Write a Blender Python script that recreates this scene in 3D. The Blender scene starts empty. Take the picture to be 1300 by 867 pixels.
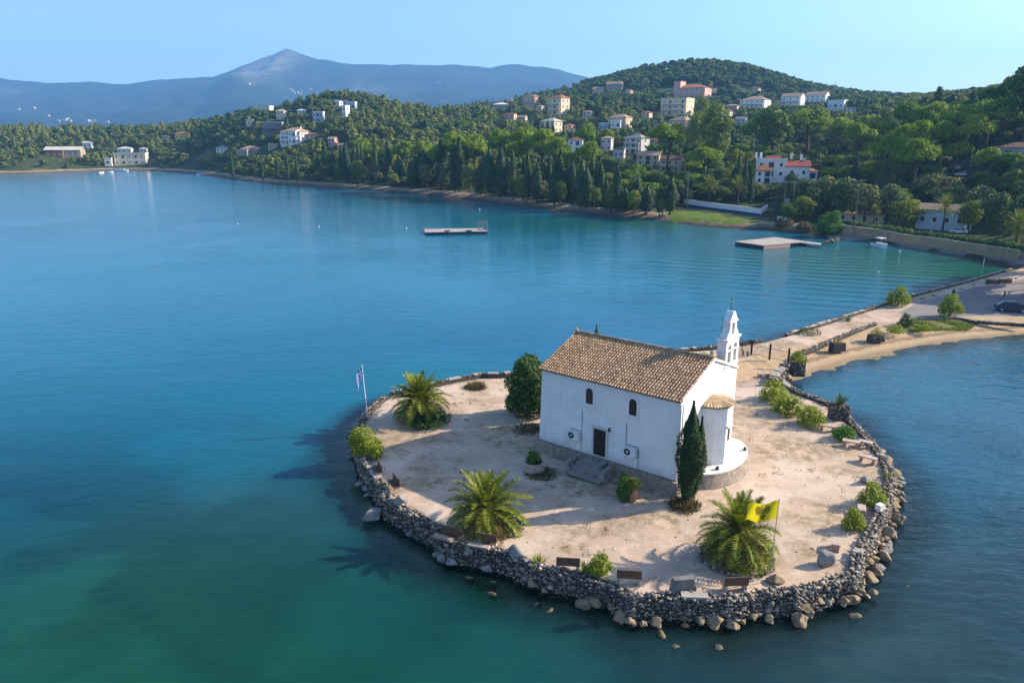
import bpy, bmesh, math, random
import numpy as np
from mathutils import Vector, Matrix, Euler

R = math.radians
SC = bpy.context.scene
COL = SC.collection

# ------------------------------------------------------------------ camera
CAM_H, FPX, CX, CY, VH = 25.0, 920.0, 650.0, 433.5, 176.0
PITCH = math.atan((CY - VH) / FPX)
cam_data = bpy.data.cameras.new('camera')
cam_data.sensor_width = 36.0
cam_data.lens = FPX / 1300.0 * 36.0
cam_data.clip_start = 0.5
cam_data.clip_end = 40000.0
cam = bpy.data.objects.new('camera', cam_data)
cam.location = (0, 0, CAM_H)
cam.rotation_euler = (math.pi / 2 - PITCH, 0, 0)
COL.objects.link(cam)
SC.camera = cam

# ------------------------------------------------------------------ sky, sun, exposure
SUN_EL, SUN_AZ = 27.0, 14.0          # azimuth counted from +X towards +Y
world = bpy.data.worlds.new('World')
SC.world = world
world.use_nodes = True
wn = world.node_tree
bg = wn.nodes['Background']
sky = wn.nodes.new('ShaderNodeTexSky')
sky.sky_type = 'NISHITA'
sky.sun_disc = False
sky.sun_elevation = R(SUN_EL)
sky.sun_rotation = R(90 - SUN_AZ)
sky.altitude = 0
sky.air_density = 1.0
sky.dust_density = 1.3
sky.ozone_density = 3.0
tintn = wn.nodes.new('ShaderNodeMix')
tintn.data_type = 'RGBA'
tintn.blend_type = 'MULTIPLY'
tintn.inputs[0].default_value = 1.0
wn.links.new(sky.outputs[0], tintn.inputs[6])
tintn.inputs[7].default_value = (0.90, 0.945, 1.05, 1)
wn.links.new(tintn.outputs[2], bg.inputs[0])
bg.inputs[1].default_value = 0.118
sun_data = bpy.data.lights.new('sun', 'SUN')
sun_data.energy = 5.0
sun_data.angle = R(0.5)
sun_data.color = (1.0, 0.88, 0.71)
sun = bpy.data.objects.new('sun', sun_data)
sdir = Vector((math.cos(R(SUN_EL)) * math.cos(R(SUN_AZ)), math.cos(R(SUN_EL)) * math.sin(R(SUN_AZ)), math.sin(R(SUN_EL))))
sun.rotation_euler = sdir.to_track_quat('Z', 'Y').to_euler()
sun.location = (200, 30, 150)
COL.objects.link(sun)
SC.view_settings.view_transform = 'Standard'
SC.view_settings.look = 'None'
SC.view_settings.gamma = 1.0
SC.view_settings.use_curve_mapping = False
SC.view_settings.exposure = 1.18
cy = SC.cycles
cy.use_denoising = True
cy.max_bounces = 6
cy.diffuse_bounces = 2
cy.glossy_bounces = 2
cy.transmission_bounces = 3
cy.transparent_max_bounces = 6
cy.volume_bounces = 0
cy.caustics_reflective = False
cy.caustics_refractive = False
cy.sample_clamp_indirect = 6.0

# ------------------------------------------------------------------ geometry of the view, used to survey the place
SP, CP = math.sin(PITCH), math.cos(PITCH)
def ray(u, v):
    a = (u - CX) / FPX
    b = (CY - v) / FPX
    return np.array([a, CP + b * SP, -SP + b * CP])
def G(u, v, z=0.0):
    d = ray(u, v)
    t = (z - CAM_H) / d[2]
    return np.array([d[0] * t, d[1] * t, z])
def proj(x, y, z):
    z = z - CAM_H
    dep = y * CP - z * SP
    h = y * SP + z * CP
    return CX + FPX * x / dep, CY - FPX * h / dep, dep

# ------------------------------------------------------------------ noise and distance helpers
def fbm(x, y, seed=0, octaves=4, scale=1.0):
    rs = np.random.RandomState(seed)
    tab = rs.rand(256, 256)
    out = np.zeros_like(x, dtype=float)
    amp, tot = 1.0, 0.0
    for o in range(octaves):
        fx, fy = x / scale * 2 ** o + 17.3 * o, y / scale * 2 ** o + 5.7 * o
        ix, iy = np.floor(fx).astype(int), np.floor(fy).astype(int)
        tx, ty = fx - ix, fy - iy
        tx, ty = tx * tx * (3 - 2 * tx), ty * ty * (3 - 2 * ty)
        a = tab[ix % 256, iy % 256]; b = tab[(ix + 1) % 256, iy % 256]
        c = tab[ix % 256, (iy + 1) % 256]; d = tab[(ix + 1) % 256, (iy + 1) % 256]
        out += amp * ((a * (1 - tx) + b * tx) * (1 - ty) + (c * (1 - tx) + d * tx) * ty)
        tot += amp
        amp *= 0.5
    return out / tot
def seg_dist(px, py, poly, closed=True):
    best = np.full(px.shape, 1e9)
    n = len(poly)
    for i in range(n if closed else n - 1):
        ax, ay = poly[i][0], poly[i][1]
        bx, by = poly[(i + 1) % n][0], poly[(i + 1) % n][1]
        dx, dy = bx - ax, by - ay
        t = np.clip(((px - ax) * dx + (py - ay) * dy) / (dx * dx + dy * dy + 1e-9), 0, 1)
        best = np.minimum(best, (px - ax - t * dx) ** 2 + (py - ay - t * dy) ** 2)
    return np.sqrt(best)
def inside(px, py, poly):
    r = np.zeros(px.shape, bool)
    n = len(poly)
    for i in range(n):
        ax, ay = poly[i][0], poly[i][1]
        bx, by = poly[(i + 1) % n][0], poly[(i + 1) % n][1]
        if ay == by: continue
        r ^= ((ay > py) != (by > py)) & (px < (bx - ax) * (py - ay) / (by - ay) + ax)
    return r
def sdist(px, py, poly):
    d = seg_dist(px, py, poly)
    return np.where(inside(px, py, poly), d, -d)
def chaikin(pts, k=1, closed=False):
    pts = [np.array(p, float) for p in pts]
    for _ in range(k):
        out = []
        n = len(pts)
        rng = range(n if closed else n - 1)
        if not closed: out.append(pts[0])
        for i in rng:
            a, b = pts[i], pts[(i + 1) % n]
            out += [a * 0.75 + b * 0.25, a * 0.25 + b * 0.75]
        if not closed: out.append(pts[-1])
        pts = out
    return pts
def sstep(a, b, x):
    t = np.clip((x - a) / (b - a), 0, 1)
    return t * t * (3 - 2 * t)

# ------------------------------------------------------------------ objects
def tag(o, label=None, cat=None, group=None, kind=None):
    if label: o['label'] = label
    if cat: o['category'] = cat
    if group: o['group'] = group
    if kind: o['kind'] = kind
    return o
def empty(name, loc, label, cat, group=None, rz=0.0):
    o = bpy.data.objects.new(name, None)
    o.empty_display_size = 0.2
    o.location = tuple(float(c) for c in loc)
    o.rotation_euler = (0, 0, rz)
    COL.objects.link(o)
    return tag(o, label, cat, group)
def link(name, me, parent=None, loc=(0, 0, 0), rz=0.0):
    o = bpy.data.objects.new(name, me)
    o.location = tuple(float(c) for c in loc)
    o.rotation_euler = (0, 0, rz)
    COL.objects.link(o)
    if parent: o.parent = parent
    return o
def dup(src, loc, rz=0.0, scale=None, label=None, group=None):
    r = src.copy(); COL.objects.link(r)
    r.location = tuple(float(c) for c in loc); r.rotation_euler = (0, 0, rz)
    if scale is not None: r.scale = scale
    if label: r['label'] = label
    if group: r['group'] = group
    for ch in list(src.children):
        c = ch.copy(); COL.objects.link(c); c.parent = r
        for g in list(ch.children):
            d = g.copy(); COL.objects.link(d); d.parent = c
    return r
def np_mesh(name, v, f, mats, smooth=False, attrs=None):
    v = np.asarray(v, np.float32); f = np.asarray(f, np.int32)
    me = bpy.data.meshes.new(name)
    k = f.shape[1]
    me.vertices.add(len(v)); me.vertices.foreach_set('co', v.ravel())
    me.loops.add(f.size); me.loops.foreach_set('vertex_index', f.ravel())
    me.polygons.add(len(f))
    me.polygons.foreach_set('loop_start', np.arange(len(f), dtype=np.int32) * k)
    if smooth: me.polygons.foreach_set('use_smooth', np.ones(len(f), bool))
    for m in mats: me.materials.append(m)
    if attrs:
        for an, arr in attrs.items():
            arr = np.asarray(arr, np.float32)
            if arr.ndim == 1:
                at = me.attributes.new(an, 'FLOAT', 'POINT'); at.data.foreach_set('value', arr)
            else:
                if arr.shape[1] == 3: arr = np.hstack([arr, np.ones((len(arr), 1), np.float32)])
                at = me.attributes.new(an, 'FLOAT_COLOR', 'POINT'); at.data.foreach_set('color', arr.ravel())
    me.update(calc_edges=True); me.validate()
    return me
class MB:
    def __init__(s): s.v = []; s.f = []; s.m = []
    def add(s, vs, fs, mi=0, M=None):
        o = len(s.v)
        s.v += [tuple(M @ Vector(p)) if M is not None else tuple(p) for p in vs]
        s.f += [tuple(o + i for i in f) for f in fs]; s.m += [mi] * len(fs)
        return s
    def box(s, c, d, mi=0, rz=0.0, M=None, taper=1.0):
        x, y, z = d[0] / 2, d[1] / 2, d[2] / 2
        vs = [(-x, -y, -z), (x, -y, -z), (x, y, -z), (-x, y, -z), (-x * taper, -y * taper, z), (x * taper, -y * taper, z), (x * taper, y * taper, z), (-x * taper, y * taper, z)]
        T = Matrix.Translation(c) @ Matrix.Rotation(rz, 4, 'Z')
        if M is not None: T = M @ T
        return s.add(vs, [(0, 3, 2, 1), (4, 5, 6, 7), (0, 1, 5, 4), (1, 2, 6, 5), (2, 3, 7, 6), (3, 0, 4, 7)], mi, T)
    def tube(s, pts, rs, n=8, mi=0, cap=True):
        pts = [Vector(p) for p in pts]
        if not hasattr(rs, '__len__'): rs = [rs] * len(pts)
        vs = []; fs = []
        for i, p in enumerate(pts):
            d = (pts[min(i + 1, len(pts) - 1)] - pts[max(i - 1, 0)]).normalized()
            up = Vector((0, 0, 1)) if abs(d.z) < 0.95 else Vector((1, 0, 0))
            a = d.cross(up).normalized(); b = d.cross(a)
            for k in range(n):
                t = 2 * math.pi * k / n
                vs.append(p + (a * math.cos(t) + b * math.sin(t)) * rs[i])
        for i in range(len(pts) - 1):
            for k in range(n):
                k2 = (k + 1) % n
                fs.append((i * n + k, i * n + k2, (i + 1) * n + k2, (i + 1) * n + k))
        if cap:
            fs.append(tuple(range(n - 1, -1, -1))); fs.append(tuple((len(pts) - 1) * n + k for k in range(n)))
        return s.add(vs, fs, mi)
    def lathe(s, prof, c=(0, 0, 0), n=16, mi=0):
        vs = []; fs = []
        for r, z in prof:
            for k in range(n):
                t = 2 * math.pi * k / n
                vs.append((c[0] + r * math.cos(t), c[1] + r * math.sin(t), c[2] + z))
        for i in range(len(prof) - 1):
            for k in range(n):
                k2 = (k + 1) % n
                fs.append((i * n + k, i * n + k2, (i + 1) * n + k2, (i + 1) * n + k))
        fs.append(tuple(range(n - 1, -1, -1))); fs.append(tuple((len(prof) - 1) * n + k for k in range(n)))
        return s.add(vs, fs, mi)
    def prism(s, poly, z0, z1, mi=0, mi_top=None, M=None):
        n = len(poly)
        a = sum(poly[i][0] * poly[(i + 1) % n][1] - poly[(i + 1) % n][0] * poly[i][1] for i in range(n))
        if a < 0: poly = poly[::-1]
        vs = [(p[0], p[1], z0) for p in poly] + [(p[0], p[1], z1) for p in poly]
        s.add(vs, [(i, (i + 1) % n, n + (i + 1) % n, n + i) for i in range(n)] + [tuple(range(n - 1, -1, -1))], mi, M)
        return s.add([(p[0], p[1], z1) for p in poly], [tuple(range(n))], mi if mi_top is None else mi_top, M)
    def mesh(s, name, mats, smooth=False):
        me = bpy.data.meshes.new(name)
        me.from_pydata([tuple(map(float, p)) for p in s.v], [], s.f)
        for m in (mats if isinstance(mats, (list, tuple)) else [mats]): me.materials.append(m)
        me.polygons.foreach_set('material_index', s.m)
        if smooth: me.polygons.foreach_set('use_smooth', [True] * len(s.f))
        me.update()
        return me
    def build(s, name, mats, parent=None, loc=(0, 0, 0), rz=0.0, smooth=False):
        return link(name, s.mesh(name, mats, smooth), parent, loc, rz)

# ------------------------------------------------------------------ materials
class NT:
    def __init__(s, name):
        s.m = bpy.data.materials.new(name); s.m.use_nodes = True
        s.t = s.m.node_tree; s.b = s.t.nodes['Principled BSDF']; s.out = s.t.nodes['Material Output']
    def n(s, typ, **kw):
        q = s.t.nodes.new('ShaderNode' + typ)
        for k, v in kw.items():
            if k.startswith('i_'):
                key = k[2:]
                q.inputs[int(key) if key.isdigit() else key].default_value = v
            else: setattr(q, k, v)
        return q
    def l(s, a, b): s.t.links.new(a, b)
    def pos(s): return s.n('NewGeometry').outputs['Position']
    def obj(s): return s.n('TexCoord').outputs['Object']
    def noise(s, scale, vec=None, detail=4.0, rough=0.6):
        q = s.n('TexNoise', i_Scale=scale, i_Detail=detail, i_Roughness=rough)
        if vec is not None: s.l(vec, q.inputs['Vector'])
        return q.outputs['Fac']
    def ramp(s, fac, stops, interp='LINEAR'):
        q = s.n('ValToRGB'); q.color_ramp.interpolation = interp
        e = q.color_ramp.elements
        while len(e) > len(stops): e.remove(e[-1])
        while len(e) < len(stops): e.new(0.5)
        for i, (p, c) in enumerate(stops):
            e[i].position = p
            e[i].color = (c, c, c, 1) if not hasattr(c, '__len__') else (*c, 1)
        s.l(fac, q.inputs[0]); return q.outputs[0]
    def mix(s, fac, a, b, typ='MIX'):
        q = s.n('Mix', data_type='RGBA', blend_type=typ)
        for val, idx in ((fac, 0), (a, 6), (b, 7)):
            if hasattr(val, 'links'): s.l(val, q.inputs[idx])
            elif idx == 0: q.inputs[0].default_value = val
            else: q.inputs[idx].default_value = (*val, 1)
        return q.outputs[2]
    def math(s, op, a, b=0.0):
        q = s.n('Math', operation=op)
        for i, val in enumerate((a, b)):
            if hasattr(val, 'links'): s.l(val, q.inputs[i])
            else: q.inputs[i].default_value = val
        return q.outputs[0]
    def attr(s, name):
        return s.n('Attribute', attribute_name=name)
    def bump(s, h, strength=0.3, dist=0.1):
        q = s.n('Bump', i_Strength=strength, i_Distance=dist)
        s.l(h, q.inputs['Height']); s.l(q.outputs[0], s.b.inputs['Normal']); return q
    def col(s, c):
        if hasattr(c, 'links'): s.l(c, s.b.inputs['Base Color'])
        else: s.b.inputs['Base Color'].default_value = (*c, 1)
    def set(s, rough=0.8, spec=0.3, metal=0.0):
        s.b.inputs['Roughness'].default_value = rough
        s.b.inputs['Specular IOR Level'].default_value = spec
        s.b.inputs['Metallic'].default_value = metal
        return s.m
def plain(name, c1, c2=None, scale=1.5, rough=0.8, spec=0.3, bump=0.0, bscale=8.0, metal=0.0):
    t = NT(name)
    p = t.obj()
    c2 = c2 or tuple(x * 0.72 for x in c1)
    t.col(t.mix(t.ramp(t.noise(scale, p, 6), [(0.35, 0.0), (0.65, 1.0)]), c1, c2))
    if bump: t.bump(t.noise(bscale, p, 5), bump, 0.05)
    return t.set(rough, spec, metal)
def island_var(name, c1, c2, lo=0.6, hi=1.3, rough=0.85, spec=0.2, bump=0.0, nscale=4.0):
    t = NT(name)
    rnd = t.n('NewGeometry').outputs['Random Per Island']
    c = t.mix(rnd, c1, c2)
    rnd2 = t.math('FRACT', t.math('MULTIPLY', rnd, 7.31))
    k = t.math('ADD', t.math('MULTIPLY', rnd2, hi - lo), lo)
    nz = t.ramp(t.noise(nscale, t.obj(), 6), [(0.3, 0.65), (0.7, 1.2)])
    g = t.n('CombineColor'); [t.l(k, g.inputs[i]) for i in range(3)]
    t.col(t.mix(1.0, t.mix(1.0, c, g.outputs[0], 'MULTIPLY'), nz, 'MULTIPLY'))
    if bump: t.bump(t.noise(nscale * 3, t.obj(), 6), bump, 0.05)
    return t.set(rough, spec)
def leaf(name, c1, c2, lo=0.65, hi=1.35, trans=0.28, tint=False, per_object=True):
    t = NT(name)
    rnd = t.n('NewGeometry').outputs['Random Per Island']
    if tint: f = t.attr('tint').outputs['Fac']
    elif per_object: f = t.n('ObjectInfo').outputs['Random']
    else: f = t.math('FRACT', t.math('MULTIPLY', rnd, 5.7))
    c = t.mix(f, c1, c2)
    k = t.math('ADD', t.math('MULTIPLY', rnd, hi - lo), lo)
    g = t.n('CombineColor'); [t.l(k, g.inputs[i]) for i in range(3)]
    c = t.mix(1.0, c, g.outputs[0], 'MULTIPLY')
    t.col(c); t.set(0.65, 0.15)
    tr = t.n('BsdfTranslucent'); t.l(t.mix(1.0, c, (1.1, 1.25, 0.6), 'MULTIPLY'), tr.inputs[0])
    mx = t.n('MixShader'); mx.inputs[0].default_value = trans
    t.l(t.b.outputs[0], mx.inputs[1]); t.l(tr.outputs[0], mx.inputs[2]); t.l(mx.outputs[0], t.out.inputs[0])
    return t.m
M = {}
M['white_wall'] = plain('white_wall', (0.74, 0.74, 0.74), (0.66, 0.655, 0.64), 0.7, 0.85, 0.2, 0.12, 5)
def lime_wash():
    t = NT('white_wall'); p = t.obj()
    sp = t.n('SeparateXYZ'); t.l(p, sp.inputs[0])
    base = t.mix(t.ramp(t.noise(0.7, p, 6), [(0.35, 0.0), (0.65, 1.0)]), (0.75, 0.75, 0.745), (0.67, 0.665, 0.65))
    mp = t.n('Mapping'); mp.inputs['Scale'].default_value = (2.2, 2.2, 0.16); t.l(p, mp.inputs['Vector'])
    streak = t.ramp(t.noise(1.6, mp.outputs[0], 5, 0.65), [(0.54, 0.0), (0.74, 1.0)])
    base = t.mix(t.math('MULTIPLY', streak, 0.34), base, (0.46, 0.44, 0.40))
    damp = t.math('ADD', t.math('MULTIPLY', sp.outputs['Z'], -0.9), t.math('MULTIPLY', t.noise(1.3, p, 5), 1.5))
    base = t.mix(t.math('MULTIPLY', t.ramp(damp, [(0.25, 0.0), (0.75, 1.0)]), 0.5), base, (0.45, 0.42, 0.36))
    patch = t.ramp(t.noise(0.45, p, 3), [(0.60, 0.0), (0.63, 1.0)])
    base = t.mix(t.math('MULTIPLY', patch, 0.25), base, (0.80, 0.80, 0.80))
    t.col(base); t.bump(t.noise(3.5, p, 6), 0.25, 0.06)
    return t.set(0.9, 0.15)
M['white_wall'] = lime_wash()
M['white_trim'] = plain('white_trim', (0.78, 0.77, 0.74), (0.66, 0.64, 0.6), 2.0, 0.8)
M['frame_stone'] = plain('frame_stone', (0.62, 0.60, 0.55), (0.5, 0.47, 0.42), 3.0)
M['dark_pane'] = plain('dark_pane', (0.015, 0.018, 0.025), (0.03, 0.034, 0.045), 3.0, 0.15, 0.5)
M['dark_wood'] = plain('dark_wood', (0.018, 0.012, 0.010), (0.03, 0.02, 0.015), 6.0, 0.5)
M['roof_tile'] = island_var('roof_tile', (0.50, 0.325, 0.185), (0.38, 0.235, 0.135), 0.75, 1.2, nscale=3.0)
M['apse_tile'] = island_var('apse_tile', (0.56, 0.42, 0.25), (0.44, 0.31, 0.18), 0.75, 1.25, nscale=3.0)
M['roof_under'] = plain('roof_under', (0.10, 0.055, 0.03), (0.06, 0.035, 0.02), 4)
M['plinth_stone'] = plain('plinth_stone', (0.34, 0.28, 0.22), (0.20, 0.165, 0.13), 3.0, 0.9, 0.2, 0.6, 7)
M['grey_stone'] = plain('grey_stone', (0.30, 0.275, 0.25), (0.17, 0.155, 0.145), 3.0, 0.9, 0.2, 0.6, 6)
M['metal_black'] = plain('metal_black', (0.012, 0.012, 0.013), (0.03, 0.022, 0.018), 9, 0.5, 0.4)
M['metal_grey'] = plain('metal_grey', (0.35, 0.36, 0.37), (0.25, 0.25, 0.25), 6, 0.45, 0.5)
M['bronze'] = plain('bronze', (0.10, 0.085, 0.05), (0.06, 0.07, 0.05), 6, 0.45, 0.5)
M['plastic_white'] = plain('plastic_white', (0.72, 0.72, 0.70), (0.62, 0.62, 0.6), 2, 0.5)
M['cable'] = plain('cable', (0.30, 0.31, 0.33), (0.22, 0.22, 0.24), 5, 0.6)
M['wall_stones'] = island_var('wall_stones', (0.36, 0.30, 0.23), (0.19, 0.165, 0.14), 0.4, 1.45, bump=0.6, nscale=3.5)
M['wall_core'] = plain('wall_core', (0.10, 0.09, 0.08), (0.05, 0.045, 0.04), 3, 0.95, 0.1, 0.6, 6)
M['slab'] = plain('slab', (0.20, 0.19, 0.18), (0.12, 0.115, 0.11), 2, 0.85, 0.2, 0.5, 5)
M['bench_wood'] = plain('bench_wood', (0.16, 0.085, 0.05), (0.09, 0.05, 0.035), 5, 0.7)
M['bench_stone'] = plain('bench_stone', (0.50, 0.40, 0.31), (0.36, 0.28, 0.22), 3, 0.85, 0.2, 0.4, 6)
M['bench_pink'] = plain('bench_pink', (0.42, 0.25, 0.20), (0.32, 0.20, 0.16), 3, 0.85)
M['planter_dark'] = plain('planter_dark', (0.035, 0.035, 0.04), (0.06, 0.05, 0.045), 4, 0.7)
M['terracotta'] = plain('terracotta', (0.42, 0.20, 0.11), (0.33, 0.16, 0.09), 2, 0.8)
M['bark'] = plain('bark', (0.13, 0.095, 0.07), (0.07, 0.05, 0.04), 6, 0.9, 0.1, 0.6, 10)
M['palm_bark'] = plain('palm_bark', (0.15, 0.10, 0.06), (0.07, 0.05, 0.03), 9, 0.9, 0.1, 0.8, 14)
M['concrete'] = plain('concrete', (0.42, 0.37, 0.31), (0.30, 0.265, 0.23), 0.8, 0.9, 0.2, 0.3, 5)
M['pink_paint'] = plain('pink_paint', (0.52, 0.27, 0.25), (0.40, 0.24, 0.22), 1.0, 0.8)
M['dark_hull'] = plain('dark_hull', (0.03, 0.035, 0.05), (0.06, 0.05, 0.05), 1.0, 0.7)
M['deck_wood'] = plain('deck_wood', (0.42, 0.36, 0.33), (0.28, 0.24, 0.22), 0.9, 0.85)
M['rubber'] = plain('rubber', (0.015, 0.015, 0.015), (0.025, 0.025, 0.025), 4, 0.8)
M['boat_white'] = plain('boat_white', (0.78, 0.79, 0.80), (0.66, 0.68, 0.70), 1, 0.35, 0.5)
M['boat_glass'] = plain('boat_glass', (0.02, 0.03, 0.045), (0.03, 0.04, 0.055), 2, 0.1, 0.5)
M['blue_paint'] = plain('blue_paint', (0.015, 0.055, 0.26), (0.012, 0.045, 0.2), 1, 0.6)
M['ochre_wall'] = plain('ochre_wall', (0.40, 0.29, 0.17), (0.28, 0.20, 0.12), 0.6, 0.9, 0.2, 0.3, 4)
M['car_blue'] = plain('car_blue', (0.012, 0.022, 0.075), (0.010, 0.018, 0.06), 1, 0.22, 0.6)
M['car_white'] = plain('car_white', (0.75, 0.75, 0.75), (0.68, 0.68, 0.68), 1, 0.25, 0.5)
M['lamp_glass'] = plain('lamp_glass', (0.6, 0.6, 0.6), (0.5, 0.5, 0.5), 1, 0.15, 0.5)
M['tail_red'] = plain('tail_red', (0.35, 0.02, 0.02), (0.3, 0.02, 0.02), 1, 0.2, 0.5)
M['pole_wood'] = plain('pole_wood', (0.22, 0.17, 0.13), (0.15, 0.12, 0.09), 4, 0.9)
M['pole_white'] = plain('pole_white', (0.75, 0.76, 0.78), (0.65, 0.66, 0.68), 3, 0.4, 0.4)
M['flag_white'] = plain('flag_white', (0.78, 0.79, 0.82), (0.70, 0.71, 0.75), 2, 0.8)
M['flag_blue'] = plain('flag_blue', (0.0, 0.17, 0.50), (0.0, 0.14, 0.44), 2, 0.8)
M['flag_yellow'] = plain('flag_yellow', (0.80, 0.66, 0.02), (0.70, 0.58, 0.015), 2, 0.8)
M['flag_black'] = plain('flag_black', (0.25, 0.19, 0.015), (0.20, 0.15, 0.015), 3, 0.8)
M['skin'] = plain('skin', (0.45, 0.27, 0.19), (0.38, 0.22, 0.15), 5, 0.6)
M['cloth_pale'] = plain('cloth_pale', (0.55, 0.55, 0.58), (0.45, 0.45, 0.48), 5)
M['cloth_dark'] = plain('cloth_dark', (0.02, 0.02, 0.03), (0.03, 0.03, 0.04), 5)
M['hair'] = plain('hair', (0.02, 0.014, 0.01), (0.03, 0.02, 0.015), 5)
M['boulder'] = plain('boulder', (0.34, 0.25, 0.15), (0.15, 0.115, 0.075), 2.6, 0.9, 0.2, 0.8, 3)
M['boulder_grey'] = plain('boulder_grey', (0.30, 0.28, 0.26), (0.16, 0.15, 0.14), 1.4, 0.9, 0.2, 0.8, 3)
M['boulder_algae'] = plain('boulder_algae', (0.17, 0.135, 0.065), (0.07, 0.065, 0.035), 2.4, 0.8, 0.3, 0.8, 3)
for nm in ('flag_white', 'flag_blue', 'flag_yellow', 'flag_black'):
    mt_ = M[nm].node_tree; pb_ = mt_.nodes['Principled BSDF']; tr_ = mt_.nodes.new('ShaderNodeBsdfTranslucent'); mx_ = mt_.nodes.new('ShaderNodeMixShader')
    mt_.links.new(pb_.inputs['Base Color'].links[0].from_socket, tr_.inputs[0]); mx_.inputs[0].default_value = 0.5
    mt_.links.new(pb_.outputs[0], mx_.inputs[1]); mt_.links.new(tr_.outputs[0], mx_.inputs[2]); mt_.links.new(mx_.outputs[0], mt_.nodes['Material Output'].inputs[0])
for nm in ('boulder', 'boulder_grey', 'wall_stones'):      # ochre and dark stains in the splash zone just above the water
    t_ = M[nm].node_tree; b_ = t_.nodes['Principled BSDF']; src = b_.inputs['Base Color'].links[0].from_socket
    ge = t_.nodes.new('ShaderNodeNewGeometry'); sx = t_.nodes.new('ShaderNodeSeparateXYZ'); nz = t_.nodes.new('ShaderNodeTexNoise'); nz.inputs['Scale'].default_value = 1.1
    ad = t_.nodes.new('ShaderNodeMath'); ad.operation = 'MULTIPLY_ADD'; ad.inputs[1].default_value = -0.9
    rp = t_.nodes.new('ShaderNodeValToRGB'); e = rp.color_ramp.elements; e[0].position = 0.0; e[0].color = (0.16, 0.13, 0.05, 1); e[1].position = 0.55; e[1].color = (1, 1, 1, 1)
    q = e.new(0.18); q.color = (0.42, 0.33, 0.18, 1); q = e.new(0.36); q.color = (1.05, 0.85, 0.55, 1)
    mx = t_.nodes.new('ShaderNodeMix'); mx.data_type = 'RGBA'; mx.blend_type = 'MULTIPLY'; mx.inputs[0].default_value = 1.0
    t_.links.new(ge.outputs['Position'], sx.inputs[0]); t_.links.new(ge.outputs['Position'], nz.inputs['Vector']); t_.links.new(nz.outputs['Fac'], ad.inputs[0])
    a2 = t_.nodes.new('ShaderNodeMath'); a2.operation = 'ADD'; a2.inputs[1].default_value = 0.45; t_.links.new(ad.outputs[0], a2.inputs[0])
    a3 = t_.nodes.new('ShaderNodeMath'); a3.operation = 'ADD'; t_.links.new(sx.outputs['Z'], a3.inputs[0]); t_.links.new(a2.outputs[0], a3.inputs[1])
    t_.links.new(a3.outputs[0], rp.inputs[0]); t_.links.new(src, mx.inputs[6]); t_.links.new(rp.outputs[0], mx.inputs[7]); t_.links.new(mx.outputs[2], b_.inputs['Base Color'])
# walls of the far houses
for nm, c in dict(h_white=(0.80, 0.78, 0.75), h_cream=(0.76, 0.62, 0.44), h_tan=(0.64, 0.48, 0.31), h_pink=(0.70, 0.42, 0.35), h_grey=(0.58, 0.54, 0.50),
                  h_yellow=(0.72, 0.55, 0.12), h_stone=(0.36, 0.30, 0.23), h_salmon=(0.66, 0.42, 0.30), h_blue=(0.42, 0.47, 0.55), h_dark=(0.20, 0.18, 0.18)).items():
    M[nm] = plain('render_' + nm[2:], c, tuple(x * 0.86 for x in c), 0.35, 0.9, 0.2)
for nm, c in dict(r_terracotta=(0.42, 0.17, 0.09), r_tan=(0.46, 0.31, 0.19), r_brown=(0.25, 0.14, 0.09), r_pale=(0.60, 0.54, 0.46), r_red=(0.36, 0.10, 0.07), r_orange=(0.56, 0.22, 0.08), r_grey=(0.33, 0.30, 0.28)).items():
    M[nm] = plain('roofing_' + nm[2:], c, tuple(x * 0.7 for x in c), 0.9, 0.9, 0.2)
# foliage
M['leaf_cypress'] = leaf('leaf_cypress', (0.026, 0.054, 0.018), (0.050, 0.088, 0.022), trans=0.12)
M['leaf_pine'] = leaf('leaf_pine', (0.135, 0.225, 0.016), (0.235, 0.29, 0.02), trans=0.25)
M['leaf_pine_dark'] = leaf('leaf_pine_dark', (0.058, 0.12, 0.028), (0.125, 0.185, 0.034), trans=0.2)
M['leaf_olive'] = leaf('leaf_olive', (0.08, 0.12, 0.042), (0.2, 0.205, 0.07), trans=0.2)
M['leaf_broad'] = leaf('leaf_broad', (0.08, 0.145, 0.028), (0.24, 0.25, 0.04), trans=0.25)
M['leaf_wood'] = leaf('leaf_wood', (0.052, 0.105, 0.034), (0.205, 0.22, 0.052), trans=0.2, tint=True)
M['leaf_palm'] = leaf('leaf_palm', (0.095, 0.176, 0.027), (0.203, 0.257, 0.041), 0.6, 1.4, 0.25, per_object=False)
M['leaf_palm'] = leaf('leaf_palm', (0.085, 0.145, 0.016), (0.26, 0.235, 0.03), 0.5, 1.45, 0.25, per_object=False)
M['leaf_palm_dry'] = leaf('leaf_palm_dry', (0.260, 0.200, 0.050), (0.200, 0.130, 0.050), 0.6, 1.3, 0.25, per_object=False)
M['leaf_bush'] = leaf('leaf_bush', (0.172, 0.230, 0.023), (0.287, 0.310, 0.034), 0.6, 1.35, 0.3, per_object=False)
M['leaf_green'] = leaf('leaf_green', (0.065, 0.169, 0.033), (0.143, 0.247, 0.039), 0.6, 1.35, 0.3, per_object=False)
M['leaf_dark'] = leaf('leaf_dark', (0.045, 0.100, 0.026), (0.095, 0.160, 0.038), 0.55, 1.4, 0.25, per_object=False)
M['leaf_dry'] = leaf('leaf_dry', (0.170, 0.115, 0.055), (0.105, 0.100, 0.040), 0.6, 1.3, 0.2, per_object=False)
M['leaf_agave'] = leaf('leaf_agave', (0.100, 0.150, 0.080), (0.160, 0.190, 0.080), 0.7, 1.2, 0.15, per_object=False)
M['leaf_grass'] = leaf('leaf_grass', (0.140, 0.190, 0.025), (0.220, 0.240, 0.040), 0.6, 1.3, 0.3, per_object=False)

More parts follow.
